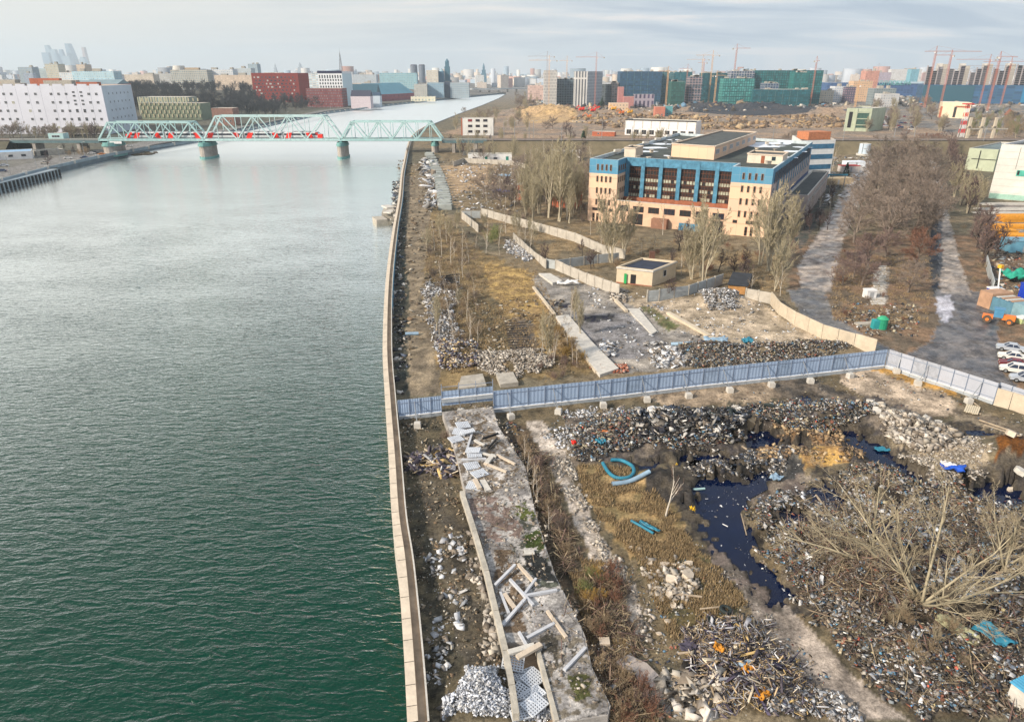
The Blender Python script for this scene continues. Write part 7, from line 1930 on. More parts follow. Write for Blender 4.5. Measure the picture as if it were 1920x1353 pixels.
def scatter(name,area,n,size,pal,label,zf=None,flat=.35,long=1.0,clump=.42,piles=0.0,seed=1,kind='stuff',cs=.45):
    """n pieces of size (min,max) over a photo polygon, gathered in clumps; each piece an irregular eight-cornered shard"""
    rg=np.random.default_rng(seed+n); xs=[a[0] for a in area]; ys=[a[1] for a in area]
    W=[G(a,b) for a,b in area]; X0,X1,Y0,Y1=min(p.x for p in W),max(p.x for p in W),min(p.y for p in W),max(p.y for p in W)
    PX_,PY_=[],[]; c=0
    for it in range(40):
        x=rg.uniform(X0,X1,n*2); y=rg.uniform(Y0,Y1,n*2)
        k=inpoly(*_pxy(*warp(x,y,1.6 if size[1] < 1 else 6)),area); x,y=x[k],y[k]
        d=fbm(x*cs,y*cs,40+seed,4); k=d > clump+rg.uniform(-.08,.08,len(x)); x,y=x[k],y[k]
        if len(PUDDLES) and name != 'floating_litter':
            pm=np.zeros(len(x),bool)
            for p in PUDDLES: pm |= softmask(x,y,p,PW) > 0
            keep=~pm | (rg.random(len(x)) < .08); x,y=x[keep],y[keep]
        PX_.append(x); PY_.append(y); c += len(x)
        if c >= n: break
    x=np.concatenate(PX_)[:n]; y=np.concatenate(PY_)[:n]; m_=len(x)
    z=np.maximum(HR(x,y),LZ - .30) if zf is None else np.full(m_,zf)
    s=rg.uniform(0,1,m_) ** 4.5*(size[1]*1.5 - size[0])+size[0]
    dims=np.stack([s*rg.uniform(.7,1.3,m_)*long,s*rg.uniform(.4,1.0,m_)/math.sqrt(long),s*rg.uniform(min(.05,flat),max(.06,flat),m_)],1)
    base=np.array([[i,j,k] for k in (-.5,.5) for j in (-.5,.5) for i in (-.5,.5)])
    V=base[None]*dims[:,None,:]*rg.uniform(.55,1.25,(m_,8,3))
    V += rg.normal(0,.06,(m_,8,3))*s[:,None,None]
    a,b,g_=rg.uniform(0,6.283,m_),rg.normal(0,.45,m_),rg.normal(0,.35,m_)
    ca,sa,cb,sb,cg,sg_=np.cos(a),np.sin(a),np.cos(b),np.sin(b),np.cos(g_),np.sin(g_); O,I=np.zeros(m_),np.ones(m_)
    Rz=np.stack([ca,-sa,O,sa,ca,O,O,O,I],1).reshape(-1,3,3); Ry=np.stack([cb,O,sb,O,I,O,-sb,O,cb],1).reshape(-1,3,3); Rx=np.stack([I,O,O,O,cg,-sg_,O,sg_,cg],1).reshape(-1,3,3)
    M=Rz @ Ry @ Rx; V=np.einsum('nij,nkj->nki',M,V)+np.stack([x,y,z+s*.12+rg.uniform(0,piles+1e-6,m_)],1)[:,None,:]
    q=np.array([(0,2,3,1),(4,5,7,6),(0,1,5,4),(2,6,7,3),(0,4,6,2),(1,3,7,5)])
    Fq=(np.arange(m_)[:,None,None]*8+q[None]).reshape(-1,4)
    c_=np.array(PAL[pal]); cc=c_[rg.integers(0,len(c_),m_)]*rg.uniform(.65,1.2,(m_,1)); cc=np.clip(np.repeat(cc,6,axis=0),0,.9)
    o=np_mesh(name,V.reshape(-1,3),Fq,M_DEB,cc); tag(o,label,kind=kind)
    return o
ridge=[(1065,815),(1110,785),(1190,772),(1300,768),(1400,768),(1470,752),(1560,752),(1640,765),(1640,790),(1540,815),(1440,812),(1400,835),(1290,850),(1200,842),(1120,870),(1075,860)]
scatter('household_rubbish',ridge,22000,(.05,.42),'mix','ridge of mixed household rubbish along the inside of the sheet fence',flat=.16,clump=.34,piles=.5,seed=2)
scatter('household_rubbish',[(1180,775),(1420,770),(1400,835),(1200,838)],6500,(.1,.75),'dark','black and white torn plastic at the heart of the rubbish ridge',flat=.10,clump=.38,piles=.7,seed=3,cs=.7)
scatter('litter',[(1060,770),(1180,760),(1110,800),(1070,860),(1010,810)],2200,(.06,.35),'white','pale litter fringe left of the rubbish ridge',clump=.42,seed=4)
scatter('household_rubbish',[(1400,950),(1500,900),(1640,880),(1780,900),(1920,930),(1920,1353),(1720,1353),(1600,1262),(1490,1135),(1420,1040)],26000,(.04,.36),'mix','wide field of mixed rubbish under the large olive tree',flat=.16,clump=.40,piles=.25,seed=5)
scatter('torn_plastic',[(1410,940),(1640,900),(1920,960),(1920,1353),(1720,1353),(1490,1135)],5000,(.05,.45),'white','torn white plastic over the rubbish field under the olive tree',flat=.08,clump=.52,piles=.3,seed=6,cs=.3)
scatter('household_rubbish',[(1280,850),(1480,845),(1490,890),(1290,900)],3500,(.06,.35),'dark','dark litter on the low black mounds beside the water',clump=.36,seed=7)
scatter('rubble',[(1640,770),(1700,775),(1790,810),(1800,850),(1740,860),(1660,830)],4200,(.07,.6),'stone','pale broken concrete rubble at the right of the dump',flat=.8,clump=.33,piles=.4,seed=8)
scatter('rubble',[(1700,820),(1830,830),(1850,920),(1740,920),(1690,880)],6000,(.04,.28),'stone','pale crushed rubble patch in front of the buff wall panels',flat=.7,clump=.36,seed=9)
scatter('rubble',[(1480,800),(1620,812),(1620,870),(1420,870),(1420,845)],2200,(.06,.42),'earth','brown soil clods of the low heaps in the dump',flat=.8,clump=.36,seed=10)
scatter('rubble',[(1200,1045),(1300,1050),(1330,1100),(1270,1145),(1210,1100)],900,(.08,.5),'stone','pale broken concrete around the large slab pieces',flat=.7,clump=.42,seed=11)
scatter('broken_boards',[(1290,1170),(1350,1165),(1430,1180),(1480,1230),(1560,1353),(1330,1353),(1290,1240)],6500,(.05,.24),'wood','heap of broken boards and dark sheeting in the foreground',flat=.12,long=4.5,clump=.30,piles=.5,seed=12)
scatter('broken_boards',[(1300,1180),(1400,1180),(1480,1250),(1520,1330),(1380,1340),(1300,1260)],380,(.2,.48),'wood','larger boards and panels on the foreground heap',flat=.06,long=2.6,clump=.30,piles=.7,seed=13)
scatter('torn_plastic',[(1440,1290),(1560,1300),(1620,1353),(1440,1353)],1500,(.08,.4),'white','white torn sheets at the bottom edge beside the concrete path',clump=.38,piles=.3,seed=14)
scatter('litter',[(1290,1010),(1390,1090),(1500,1200),(1600,1353),(1230,1353),(1180,1060)],4200,(.04,.22),'mix','small litter over the trampled ground of the foreground',clump=.46,seed=15)
scatter('stones',[(1030,850),(1070,860),(1110,970),(1170,1070),(1240,1200),(1215,1205),(1140,1080),(1085,980)],2600,(.08,.34),'stone','pale stones along the edge of the gravel track',flat=.8,clump=.38,seed=16)
scatter('litter',[(745,780),(860,780),(880,930),(960,1200),(980,1353),(810,1353),(770,1050)],3000,(.05,.32),'brown','small litter on the dark ground beside the river wall',clump=.46,seed=17)
scatter('litter',[(800,1020),(880,1000),(860,1240),(900,1353),(820,1353)],420,(.12,.6),'white','pale crumpled scraps beside the sunken track',clump=.5,seed=18)
scatter('rubble',[(880,990),(912,990),(935,1100),(955,1250),(925,1240),(895,1100)],700,(.12,.6),'stone','broken stones against the edge of the platform',flat=.8,clump=.42,seed=19)
scatter('household_rubbish',[(765,855),(870,835),(890,870),(850,895),(770,885)],1500,(.12,.8),'wood','band of broken boards across the sunken track',flat=.15,long=2.0,clump=.32,piles=.4,seed=20)
scatter('litter',[(960,790),(1000,840),(1020,900),(1000,900),(940,830)],1800,(.06,.35),'mix','coloured litter in the gully right of the platform',clump=.38,seed=21)
scatter('litter',[(1100,1160),(1180,1150),(1200,1250),(1260,1353),(1180,1320),(1110,1220)],1500,(.06,.4),'white','pale broken glass and plastic beside the stone slab',clump=.42,seed=22)
scatter('rubble',[(1230,1255),(1290,1255),(1370,1353),(1250,1353)],500,(.2,1.0),'stone','broken paving at the bottom edge',flat=.2,clump=.36,seed=23)
scatter('litter',[(985,790),(1660,700),(1920,780),(1920,860),(1500,760),(1060,830)],2500,(.05,.25),'mix','thin litter along the foot of the sheet fence',clump=.5,seed=24)
for L,n,sd_ in [([(1420,960),(1640,900),(1800,930),(1920,980),(1920,1353),(1720,1353),(1500,1150)],3000,60),([(1490,1000),(1740,1040),(1720,1180),(1560,1130)],1500,61),([(980,820),(1020,860),(1090,1060),(1060,1080)],1300,62),([(1090,1080),(1160,1080),(1240,1353),(1150,1353)],1800,63),([(860,300),(1100,300),(1100,430),(900,400)],2600,64),([(800,420),(900,440),(900,650),(800,640)],2200,65)]:
    scatter('brushwood',L,n*2,(.07,.20),'twig','tangled dead brushwood lying over the ground',flat=.05,long=9,clump=.38,piles=.6,seed=sd_)
scatter('bright_scraps',ridge,5500,(.04,.22),'scraps','white and blue scraps over the rubbish ridge',flat=.08,clump=.36,piles=.7,seed=80)
scatter('bright_scraps',[(1410,950),(1640,900),(1920,940),(1920,1353),(1720,1353),(1500,1140)],9000,(.04,.20),'scraps','white and blue scraps over the rubbish under the olive tree',flat=.08,clump=.42,piles=.35,seed=81,cs=.25)
# behind the fence
scatter('household_rubbish',[(1275,655),(1330,648),(1440,655),(1580,645),(1600,655),(1440,690),(1290,690)],16000,(.06,.36),'mix','low ridge of rubbish against the far side of the sheet fence',clump=.33,piles=.5,seed=25)
scatter('household_rubbish',[(1310,560),(1345,548),(1385,560),(1380,585),(1330,580)],6000,(.06,.4),'white','white rubbish heap in front of the rusty shed',clump=.33,piles=.8,seed=26)
scatter('litter',[(1110,645),(1150,645),(1160,670),(1120,668)],420,(.2,.8),'white','white scraps on the grey slab of the yard',clump=.4,piles=.3,seed=27)
scatter('litter',[(1215,640),(1260,655),(1290,690),(1225,690)],800,(.15,.7),'white','white scraps at the near edge of the yard',clump=.4,piles=.2,seed=28)
scatter('rubble',[(1105,690),(1175,683),(1180,697),(1130,702)],900,(.08,.35),'brick','orange brick rubble behind the fence',flat=.7,clump=.36,piles=.3,seed=29)
scatter('household_rubbish',[(825,520),(860,540),(850,600),(870,630),(850,680),(820,670),(800,600),(790,535)],7000,(.07,.5),'white','trail of bluish white panels beside the riverside track',flat=.12,long=1.6,clump=.38,piles=.4,seed=30)
scatter('household_rubbish',[(820,640),(890,640),(900,690),(830,695)],3500,(.08,.5),'wood','mixed heap where the panel trail reaches the fence',flat=.3,clump=.36,piles=.6,seed=31)
scatter('rubble',[(895,665),(1020,655),(1040,690),(960,712),(900,695)],9000,(.06,.35),'stone','pinkish broken concrete heap behind the fence',flat=.8,clump=.33,piles=.4,seed=32)
scatter('household_rubbish',[(945,452),(975,455),(1000,490),(985,495),(950,475)],2200,(.1,.6),'white','white sacks and scraps along the leaning concrete fence',flat=.6,clump=.33,piles=.6,seed=33)
scatter('litter',[(745,300),(800,300),(830,400),(830,520),(760,720),(745,520)],2600,(.15,.8),'brown','scattered scraps along the riverside track behind the fence',clump=.44,seed=34)
scatter('litter',[(738,340),(757,340),(750,470),(762,640),(755,740),(742,740),(737,540)],1800,(.2,.9),'dark','dark scraps in the gutter of the river wall',clump=.36,seed=35)
scatter('litter',[(880,560),(1060,560),(1100,700),(880,700)],1600,(.12,.6),'brown','small scraps across the dry grass',clump=.48,seed=36)
scatter('litter',[(1100,540),(1500,570),(1600,650),(1130,700)],2400,(.08,.5),'white','pale scraps over the concrete yard',clump=.52,seed=37)
scatter('rubble',[(1140,540),(1175,545),(1180,565),(1145,565)],500,(.2,.7),'stone','pale rubble at the end of the concrete fence',flat=.7,clump=.3,piles=.3,seed=38)
scatter('litter',[(1560,570),(1720,570),(1720,630),(1600,630)],1200,(.12,.6),'mix','scraps on the traffic island by the green kiosk',clump=.46,seed=39)
scatter('litter',[(830,300),(1000,300),(1000,400),(870,400)],1600,(.3,1.2),'white','pale scraps in the sandy yard',clump=.46,seed=40)
scatter('litter',[(1500,300),(1660,290),(1640,330),(1540,400)],900,(.4,1.8),'white','snow patches and scraps round the sheds by the pale road',flat=.1,clump=.44,seed=41)
scatter('site_clutter',[(985,188),(1560,190),(1560,204),(1290,210),(985,210)],2400,(1.0,6.0),'mix','jumble of site huts, stacks and vehicles at the foot of the unfinished blocks',flat=.8,clump=.40,seed=42,cs=.02)
scatter('site_clutter',[(1545,168),(1720,172),(1920,192),(1920,225),(1820,215),(1640,200),(1560,215)],2000,(1.0,6.5),'mix','jumble of stacks and containers before the skeleton building',flat=.8,clump=.40,seed=43,cs=.02)
scatter('excavated_soil',[(1090,205),(1200,210),(1330,220),(1560,215),(1600,240),(1180,245),(1060,225)],2600,(1.0,4.0),'earth','lumpy excavated soil of the cleared site',flat=.7,clump=.42,seed=44,cs=.03)
scatter('floating_litter',[(1280,855),(1560,890),(1580,950),(1420,960),(1470,1110),(1300,960)],420,(.05,.22),'white','pale scraps floating on the dark water',flat=.1,clump=.4,seed=45)
scatter('panel_row',[(795,300),(815,300),(830,395),(800,395)],500,(.8,3.0),'white','jumbled grey panels heaped beside the riverside track near the bridge',flat=.15,clump=.36,piles=.8,seed=46)
scatter('yard_rubbish',[(1862,455),(1920,460),(1920,560),(1880,540)],900,(.15,1.0),'mix','oddments on the storage yard at the right edge',flat=.5,clump=.4,seed=47)

DK=[(840,775),(924,765),(985,875),(1022,1020),(1090,1175),(1140,1330),(1050,1345),(1012,1195),(950,1200),(905,1020),(870,900)]
scatter('rubble',DK,1500,(.04,.32),'stone','crumbled concrete lying on the platform',flat=.7,clump=.50,seed=70,zf=PZ+.03); scatter('litter',DK,1200,(.03,.2),'brown','leaf litter and scraps on the platform',clump=.48,seed=71,zf=PZ+.03)
scatter('brushwood',DK,900,(.05,.14),'twig','dead twigs lying on the platform',flat=.05,long=9,clump=.52,piles=.3,seed=72,zf=PZ+.05)
# snow-grey heap of broken ice and foam at the bottom
hp=mat('foam_heap',(.66,.68,.74),.7,.25,1.5,bump=.5)
scatter('broken_foam',[(835,1330),(870,1290),(880,1265),(930,1272),(950,1300),(962,1353),(830,1353)],14000,(.04,.20),'foam','heap of grey white broken foam at the bottom edge',flat=.5,clump=.25,piles=.8,seed=50)
scatter('broken_foam',[(975,1330),(1035,1325),(1050,1353),(970,1353)],3600,(.04,.20),'foam','grey white broken foam at the end of the trench',flat=.9,clump=.15,piles=.6,seed=51)

# ============================================================ single pieces
def beam_piece(a,b,w_,h_,z,m,label,name='beam',group='concrete beams lying about',za=0,zb2=0):
    p,q=G(*a,z),G(*b,z); p.z += za; q.z += zb2
    s=MB(); s.beam(p,q,w_,h_); o=s.build(name,m); o['bevel']=0
    return tag(o,label,'beam',group)
M_BM=mat('grey_beam',(.50,.52,.56),.85,.2,1.2,bump=.2); M_BMW=mat('tan_beam',(.55,.47,.38),.9,.25,1.2,bump=.2)
Z=PZ+.14
for i,(a,b,w_,m_,lb,da,db) in enumerate([
    ((928,1100),(966,1066),.26,M_BM,'pale beam leaning from the platform edge up to the left of the cross',.2,.5),((971,1065),(1007,1098),.28,M_BMW,'tan beam sloping right from the top of the cross',.5,0),
    ((956,1092),(1000,1136),.26,M_BM,'grey beam crossing the others on the platform',.4,.1),((984,1120),(1044,1106),.28,M_BM,'grey beam pointing right from the crossing',.2,0),
    ((942,1172),(984,1128),.28,M_BM,'long grey beam running down left from the crossing',0,.3),((981,1120),(1005,1086),.24,M_BM,'grey beam rising right behind the crossing',.2,.1),
    ((938,1110),(954,1150),.24,M_BM,'short grey beam left of the crossing',0,0),((945,1113),(965,1140),.4,M_BMW,'short wide tan plank left of the crossing',0,0),
    ((1026,1145),(1062,1195),.28,M_BMW,'tan broken beam on the right half of the platform',0,0),((988,1196),(1040,1168),.3,M_BM,'grey beam lying before the trench head',0,0),
    ((973,1188),(992,1218),.24,M_BM,'thin grey beam dropping into the trench',.2,0),((1058,1256),(1098,1214),.28,M_BM,'lone grey beam near the right edge of the platform',0,0),
    ((953,1230),(1002,1216),.5,M_CONCW,'wide pale plank across the trench',.4,.4),((970,1240),(1014,1215),.5,M_BMW,'wide tan plank across the trench',.45,.45)]):
    beam_piece(a,b,w_,.26,Z,m_,lb,za=da,zb2=db)
for a,b,w_,m_,lb in [((865,862),(912,860),.28,M_BM,'bluish beam left of the middle grates'),((876,842),(885,812),.26,M_BM,'pale beam standing across the upper grates'),((890,825),(908,835),.35,M_CONCW,'short pale beam right of the upper grates'),
                   ((870,850),(908,832),.25,M_BMW,'tan beam between upper and middle grates'),((900,848),(930,856),.28,M_CONCW,'pale beam right of the middle grates'),((912,868),(925,852),.6,M_CONCW,'wide pale plank right of the middle grates'),
                   ((931,852),(966,870),.3,M_BMW,'long tan beam reaching the gully'),((908,868),(950,884),.3,M_BMW,'long tan beam above the bare slab'),((904,900),(916,920),.7,M_CONCW,'wide pale slab beside the lowest grate'),((890,898),(900,916),.5,M_BMW,'narrow tan plank left of the wide pale slab'),
                   ((905,822),(934,812),.2,M_DARK,'black charred beam above the middle of the platform'),((915,840),(932,822),.2,M_DARK,'black charred beam beside the gully')]:
    beam_piece(a,b,w_,.24,Z+random.uniform(0,.25),m_,lb)
for a,b,w_,m_,lb in [((1365,1236),(1450,1330),.12,M_STEEL,'bent grey pipe across the foreground board heap'),((1260,1116),(1316,1122),.18,M_TIMB,'thin plank right of the slab pieces'),((1312,1145),(1350,1143),.15,M_TIMB,'thin plank left of the upper tyre'),
                   ((1270,1230),(1340,1236),.16,M_TIMB,'long pale lath on the left of the board heap'),((1420,1030),(1432,1052),.3,M_TIMB,'short post at the edge of the dark water'),((1530,925),(1545,945),.18,M_TIMB,'leaning pale plank above the lower pool'),
                   ((1390,960),(1400,1000),.1,M_TIMB,'stick at the edge of the dark water'),((1810,745),(1835,765),.15,M_TIMB,'single board in front of the timber stack'),((1835,790),(1895,812),.22,M_TIMB,'long board on the wet concrete at the right'),
                   ((1845,800),(1920,835),.18,M_TIMB,'second long board on the wet concrete at the right'),((1640,1110),(1690,1165),.3,M_STEEL,'grey steel section under the olive tree'),((1390,842),(1400,846),.2,M_TIMB,'short board by the low black mound'),((1300,915),(1322,913),.22,M_TEAL,'pale board floating in the dark water')]:
    p,q=GR(*a),GR(*b); s=MB(); s.beam(p+Vector((0,0,.25)),q+Vector((0,0,.25)),w_,w_*.7); tag(s.build('plank',m_),lb,'plank','loose planks and pipes')
# cast grates with rows of holes
M_GRT=mat('grate_concrete',(.56,.60,.66),.8,.15,1.5)
def grate_mesh(nx,ny,w_,h_):
    s=MB(); bar=.10
    for i in range(nx+1): s.box((-w_/2+w_*i/nx,0,0),(bar,h_+bar,.12))
    for j in range(ny+1): s.box((0,-h_/2+h_*j/ny,.004),(w_,bar,.115))
    return s
gsrc=None
lbG=['in the upper pile, topmost','in the upper pile, leaning left','in the upper pile beside the beam','left of the upper beam','in the middle pile','middle pile, lying flat','lower middle of the platform','just above the bare slab','lowest left on the bare slab']
spots=[(868,800,.3,.15,.3,lbG[0]),(862,812,-.3,.1,.2,lbG[1]),(877,814,.2,-.2,.45,lbG[2]),(855,824,.5,.1,.1,lbG[3]),(889,855,.1,.1,.35,lbG[4]),(887,850,-.2,-.1,.55,lbG[5]),(885,874,.3,.1,.1,lbG[6]),(899,888,.5,.05,.05,lbG[7]),(890,911,-.35,.05,.02,lbG[8]),
         (962,1236,-.2,.3,-.3,'at the head of the trench'),(985,1255,.3,-.1,-.7,'second in the trench'),(1000,1262,.8,.2,-.5,'leaning on the right trench wall'),(980,1290,-.7,.15,-.6,'in the middle of the trench'),(998,1295,.5,-.2,-.4,'right middle of the trench'),
         (1002,1318,.7,.1,-.1,'uppermost of the trench heap'),(978,1325,.2,.1,-.4,'at the foam end of the trench'),(1012,1300,1.2,.3,-.3,'steeply leaning at the right of the trench')]
for i,(px,py,rz,tl,dz,lb) in enumerate(spots):
    g=G(px,py,PZ+.12); g.z += dz
    if gsrc is None:
        gsrc=grate_mesh(7,6,1.75,1.35).build('concrete_grate',M_GRT,off=(0,0,0)); o=gsrc
    else: o=gsrc.copy(); link(o)
    o.location=g; o.rotation_euler=(tl,tl*.6,rz+.1); tag(o,'pale concrete grate with square holes, '+lb,'grate','concrete grates on the loading platform')
# loose plate, slabs
def plate(px,py,pts,th,m,label,z=None,tilt=(0,0),rz=0,name='concrete_slab',dz=0,cat='concrete slab',grp=None):
    g=GR(px,py) if z is None else G(px,py,z); g.z += dz+th/2
    s=MB(); s.prism(pts,-th/2,th/2,bottom=True); o=s.build(name,m,off=(0,0,0)); o.location=g; o.rotation_euler=(tilt[0],tilt[1],rz); return tag(o,label,cat,grp)
R4=lambda a,b: [(-a/2,-b/2),(a/2,-b/2),(a/2,b/2),(-a/2,b/2)]
plate(992,1037,R4(1.05,.75),.12,M_CONCW,'small pale square plate above the dark damp patch',z=PZ,rz=.1,dz=.1)
plate(1205,1268,[(-2.0,1.2),(-1.4,.2),(.3,-1.3),(1.4,-1.7),(1.6,-.8),(.6,.9),(-.8,1.8)],.22,mat('mauve_stone',(.40,.35,.32),.9,.3,1,bump=.3),'large oval mauve stone slab in the brush near the bottom',dz=.25,tilt=(.15,.1),rz=.15)
plate(1133,1207,R4(.9,.8),.5,M_BMW,'tan squared block in the pale broken glass',dz=0)
def chunk(px,py,s_,m,label,flat=.4,name='concrete_chunk',grp='broken concrete slab pieces',cat='concrete piece'):
    rd=random.Random(px*7+py); n=rd.randint(5,7); pts=[(s_*rd.uniform(.6,1)*math.cos(k*6.283/n),s_*rd.uniform(.6,1)*.75*math.sin(k*6.283/n)) for k in range(n)]
    return plate(px,py,pts,s_*flat,m,label,tilt=(rd.uniform(-.35,.35),rd.uniform(-.35,.35)),rz=rd.uniform(0,3),name=name,grp=grp,cat=cat)
for px,py,s_,lb in [(1289,1087,.95,'large pointed pale slab piece standing in the middle of the rubble'),(1258,1094,.85,'large rounded pale slab piece left of the pointed one'),(1218,1058,.55,'pale piece at the upper left of the slab rubble'),(1245,1062,.6,'flat pale piece along the top of the slab rubble'),(1263,1062,.5,'upright pale piece at the top of the slab rubble'),
                       (1292,1057,.6,'squared pale piece at the upper right of the slab rubble'),(1278,1066,.6,'long pale piece above the pointed slab'),(1254,1118,.7,'pale piece below the rounded slab'),(1300,1100,.45,'small pale piece right of the pointed slab'),(1262,1135,.5,'lowest pale piece of the slab rubble'),
                       (1240,1125,.45,'thin pale piece at the lower left of the rubble'),(1252,1165,.45,'lone pale stone below the slab rubble'),(1235,1187,.35,'small lone pale stone left of the purple sheets'),(1197,1031,.4,'lone pale stone above the slab rubble'),(1182,1028,.35,'small pale stone left of the lone one')]:
    chunk(px,py,s_,M_BMW if px % 2 else M_COPE,lb)
for k,(px,py) in enumerate([(1655,782),(1668,786),(1680,790),(1662,795),(1650,800),(1690,782),(1702,786),(1712,792),(1640,768),(1650,763),(1672,800),(1688,802),(1700,800),(1720,800),(1735,785),(1742,795),(1757,797),(1765,805),(1640,790),(1610,757),(1630,758),(1895,915),(1905,905),(1880,862)]):
    chunk(px,py,random.uniform(.5,.9),M_COPE if k % 2 else M_CONCW,'pale angular concrete block of the rubble at the right of the dump',flat=.8,grp='angular blocks at the right of the dump',name='rubble_block',cat='rubble block')
chunk(1408,797,2.2,mat('sandstone',(.50,.38,.24),.9,.25,1),'large sand coloured block among the tyres of the rubbish ridge',.8,name='sand_block',grp=None)
chunk(1222,800,1.3,M_WHITE,'large white torn bale in the rubbish ridge',.6,name='torn_bale',grp=None,cat='bale')
chunk(1553,772,.9,M_WHITE,'white foam sheet on the soil heap',.15,name='foam_sheet',grp=None,cat='sheet')
chunk(1600,945 - 100,.1,M_WHITE,'tiny white scrap beside the black pool',.3,name='scrap',grp=None,cat='scrap') if False else None
# tarpaulins, hoses, odd coloured things
def sheet(px,py,w_,h_,m,label,name,cat,rz=0,amp=.25,seed=1):
    g=GR(px,py); n=14; rg=np.random.default_rng(seed); u,v=np.meshgrid(np.linspace(-.5,.5,n),np.linspace(-.5,.5,n)); x=u*w_*(1+.25*(fbm(v*3+9,u*3,seed) - .5)*2); y=v*h_*(1+.3*(fbm(u*3,v*3+5,seed+4) - .5)*2)
    z=(fbm(u*5+3,v*5+3,seed+7,3))*amp*2+.1; V=np.stack([x.ravel(),y.ravel(),z.ravel()],1)
    o=np_mesh(name,V,grid_faces(n,n),m,loc=g,smooth=False); o.rotation_euler=(0,0,rz); sm=o.modifiers.new('thick','SOLIDIFY'); sm.thickness=.03; return tag(o,label,cat)
M_TARP=mat('blue_tarp',(.02,.10,.55),.5,.3,1); M_TEALP=mat('teal_plastic',(.03,.20,.30),.5,.3,1); M_BLP=mat('pale_blue_plastic',(.26,.38,.50),.5,.3,1)
sheet(1778,905,2.6,1.3,M_TARP,'crumpled bright blue tarpaulin behind the olive tree','tarpaulin','tarpaulin',-.4,.5,3)
sheet(1770,900,1.6,.8,M_WHITE,'white plastic bag on the blue tarpaulin','plastic_bag','bag',-.3,.6,5)
sheet(1658,840,2.6,1.1,M_TEALP,'teal blue plastic sheet at the edge of the black pool','plastic_sheet','plastic sheet',.1,.3,6)
sheet(1855,1220,1.8,2.6,M_TEALP,'blue plastic sheet low in the rubbish at the right','plastic_sheet','plastic sheet',.4,.4,7)
sheet(1790,1200,1.6,3.4,mat('olive_sheet',(.42,.42,.26),.7,.3,1),'olive yellow matting under the olive tree','matting','matting',.5,.3,8)
sheet(1700,500+545,1.4,1.0,M_TEALP,'small blue sheet under the olive tree branches','plastic_sheet','plastic sheet',.2,.3,9)
sheet(1905,528,7,4,mat('green_net',(.03,.34,.24),.8,.3,1),'heap of bright green netting in the storage yard','netting','netting',0,1.8,10)
sheet(1412,870,1.2,1.4,M_BLP,'pale blue torn sheet beside the dark water','plastic_sheet','plastic sheet',.8,.6,11)
sheet(1455,900,1.2,1.6,M_BLP,'pale torn sheet on the muddy spit','plastic_sheet','plastic sheet',-.8,.4,12)
sheet(1340,655,4,2,M_BLP,'pale blue sheet on the rubbish behind the fence','plastic_sheet','plastic sheet',0,.8,13)
sheet(1400,650,2,1.4,M_TEALP,'small tilted blue tank lid behind the fence','tank_lid','lid',0,.9,14)
sheet(945,385 - 52,6,3,M_BLP,'pale blue rubbish under the dark trees in the sandy yard','plastic_sheet','plastic sheet',0,1,15)
sheet(938,364,7,4,M_TARP,'blue rubbish bags by the red brick substation','plastic_sheet','plastic sheet',0,1.4,16)
sheet(1065,535,5,1.6,M_WHITE,'white sacks on the yard slab near the concrete fence','sacks','sack',.1,.8,17)
sheet(1296,1205,1.3,1.0,mat('purple_sheet',(.085,.075,.11),.7,.3,1),'dark purple sheet at the top of the board heap','roofing_sheet','sheet',-.5,.15,18)
sheet(1290,1218,1.6,.9,MATS['purple_sheet'],'second dark purple sheet left on the board heap','roofing_sheet','sheet',.2,.15,19)
sheet(1385,1260,1.6,1.0,M_BLP,'pale grey blue sheet in the middle of the board heap','roofing_sheet','sheet',-.6,.3,20)
sheet(1345,1238,.9,.8,mat('orange_foam',(.55,.24,.03),.8,.3,1),'orange foam lump on the board heap','foam_lump','foam',-.6,.5,21)
sheet(1398,1276,.9,.8,MATS['orange_foam'],'second orange foam lump lower on the board heap','foam_lump','foam',.6,.5,22)
sheet(1425,1330,1.2,.8,MATS['orange_foam'],'orange foam lump at the bottom edge','foam_lump','foam',.6,.5,23)
sheet(1218,1024 - 33,2.6,.5,M_TEALP,'twisted turquoise plastic strip on the brown grass','plastic_strip','strip',-.75,.3,24)
sheet(1125,870 - 24,1.2,1.2,M_TEALP,'turquoise rag at the left foot of the rubbish ridge','rag','rag',-.9,.4,25)
sheet(1075,845,.6,.6,M_RED,'red rag at the left foot of the rubbish ridge','rag','rag',0,.5,26)
sheet(1132,829,1.1,.7,mat('orange_rag',(.60,.20,.06),.8),'orange board in the left of the rubbish ridge','orange_board','board',0,.3,27)
sheet(1297,963,.5,.5,mat('yellow_rag',(.75,.48,.03),.7),'yellow bag at the left edge of the dark water','yellow_bag','bag',0,.6,28)
sheet(1268,873,.3,.3,MATS['yellow_rag'],'tiny yellow bag above the small birch','yellow_bag','bag',0,.5,29)
def hose(L,w_,m,label,name='hose',cat='hose',z=.3):
    P=[GR(a,b)+Vector((0,0,z)) for a,b in L]; Q=smooth_line([(p.x,p.y,p.z) for p in P],6); s=MB()
    for i in range(len(Q) - 1): s.tube(Q[i],Q[i+1],w_,n=7,cap=False)
    return tag(s.build(name,m,smooth=True),label,cat)
hose([(1145,868),(1165,868),(1185,880),(1187,895),(1175,902),(1155,900),(1140,888),(1130,872)],.24,M_TEALP,'curled wide blue hose on the brown grass')
hose([(1147,912),(1180,908),(1217,900)],.30,M_BLP,'straight pale blue pipe in front of the curled hose','pipe','pipe')
hose([(1183,980),(1205,992),(1225,1005)],.16,M_TEALP,'narrow turquoise hose on the brown grass')
hose([(1355,995 - 15),(1365,985)],.05,M_WHITE,'short white tube by the water','tube','tube')
hose([(1258,652),(1290,655),(1330,650)],.35,M_BLP,'pale blue pipe leaning on the rubbish behind the fence','pipe','pipe')
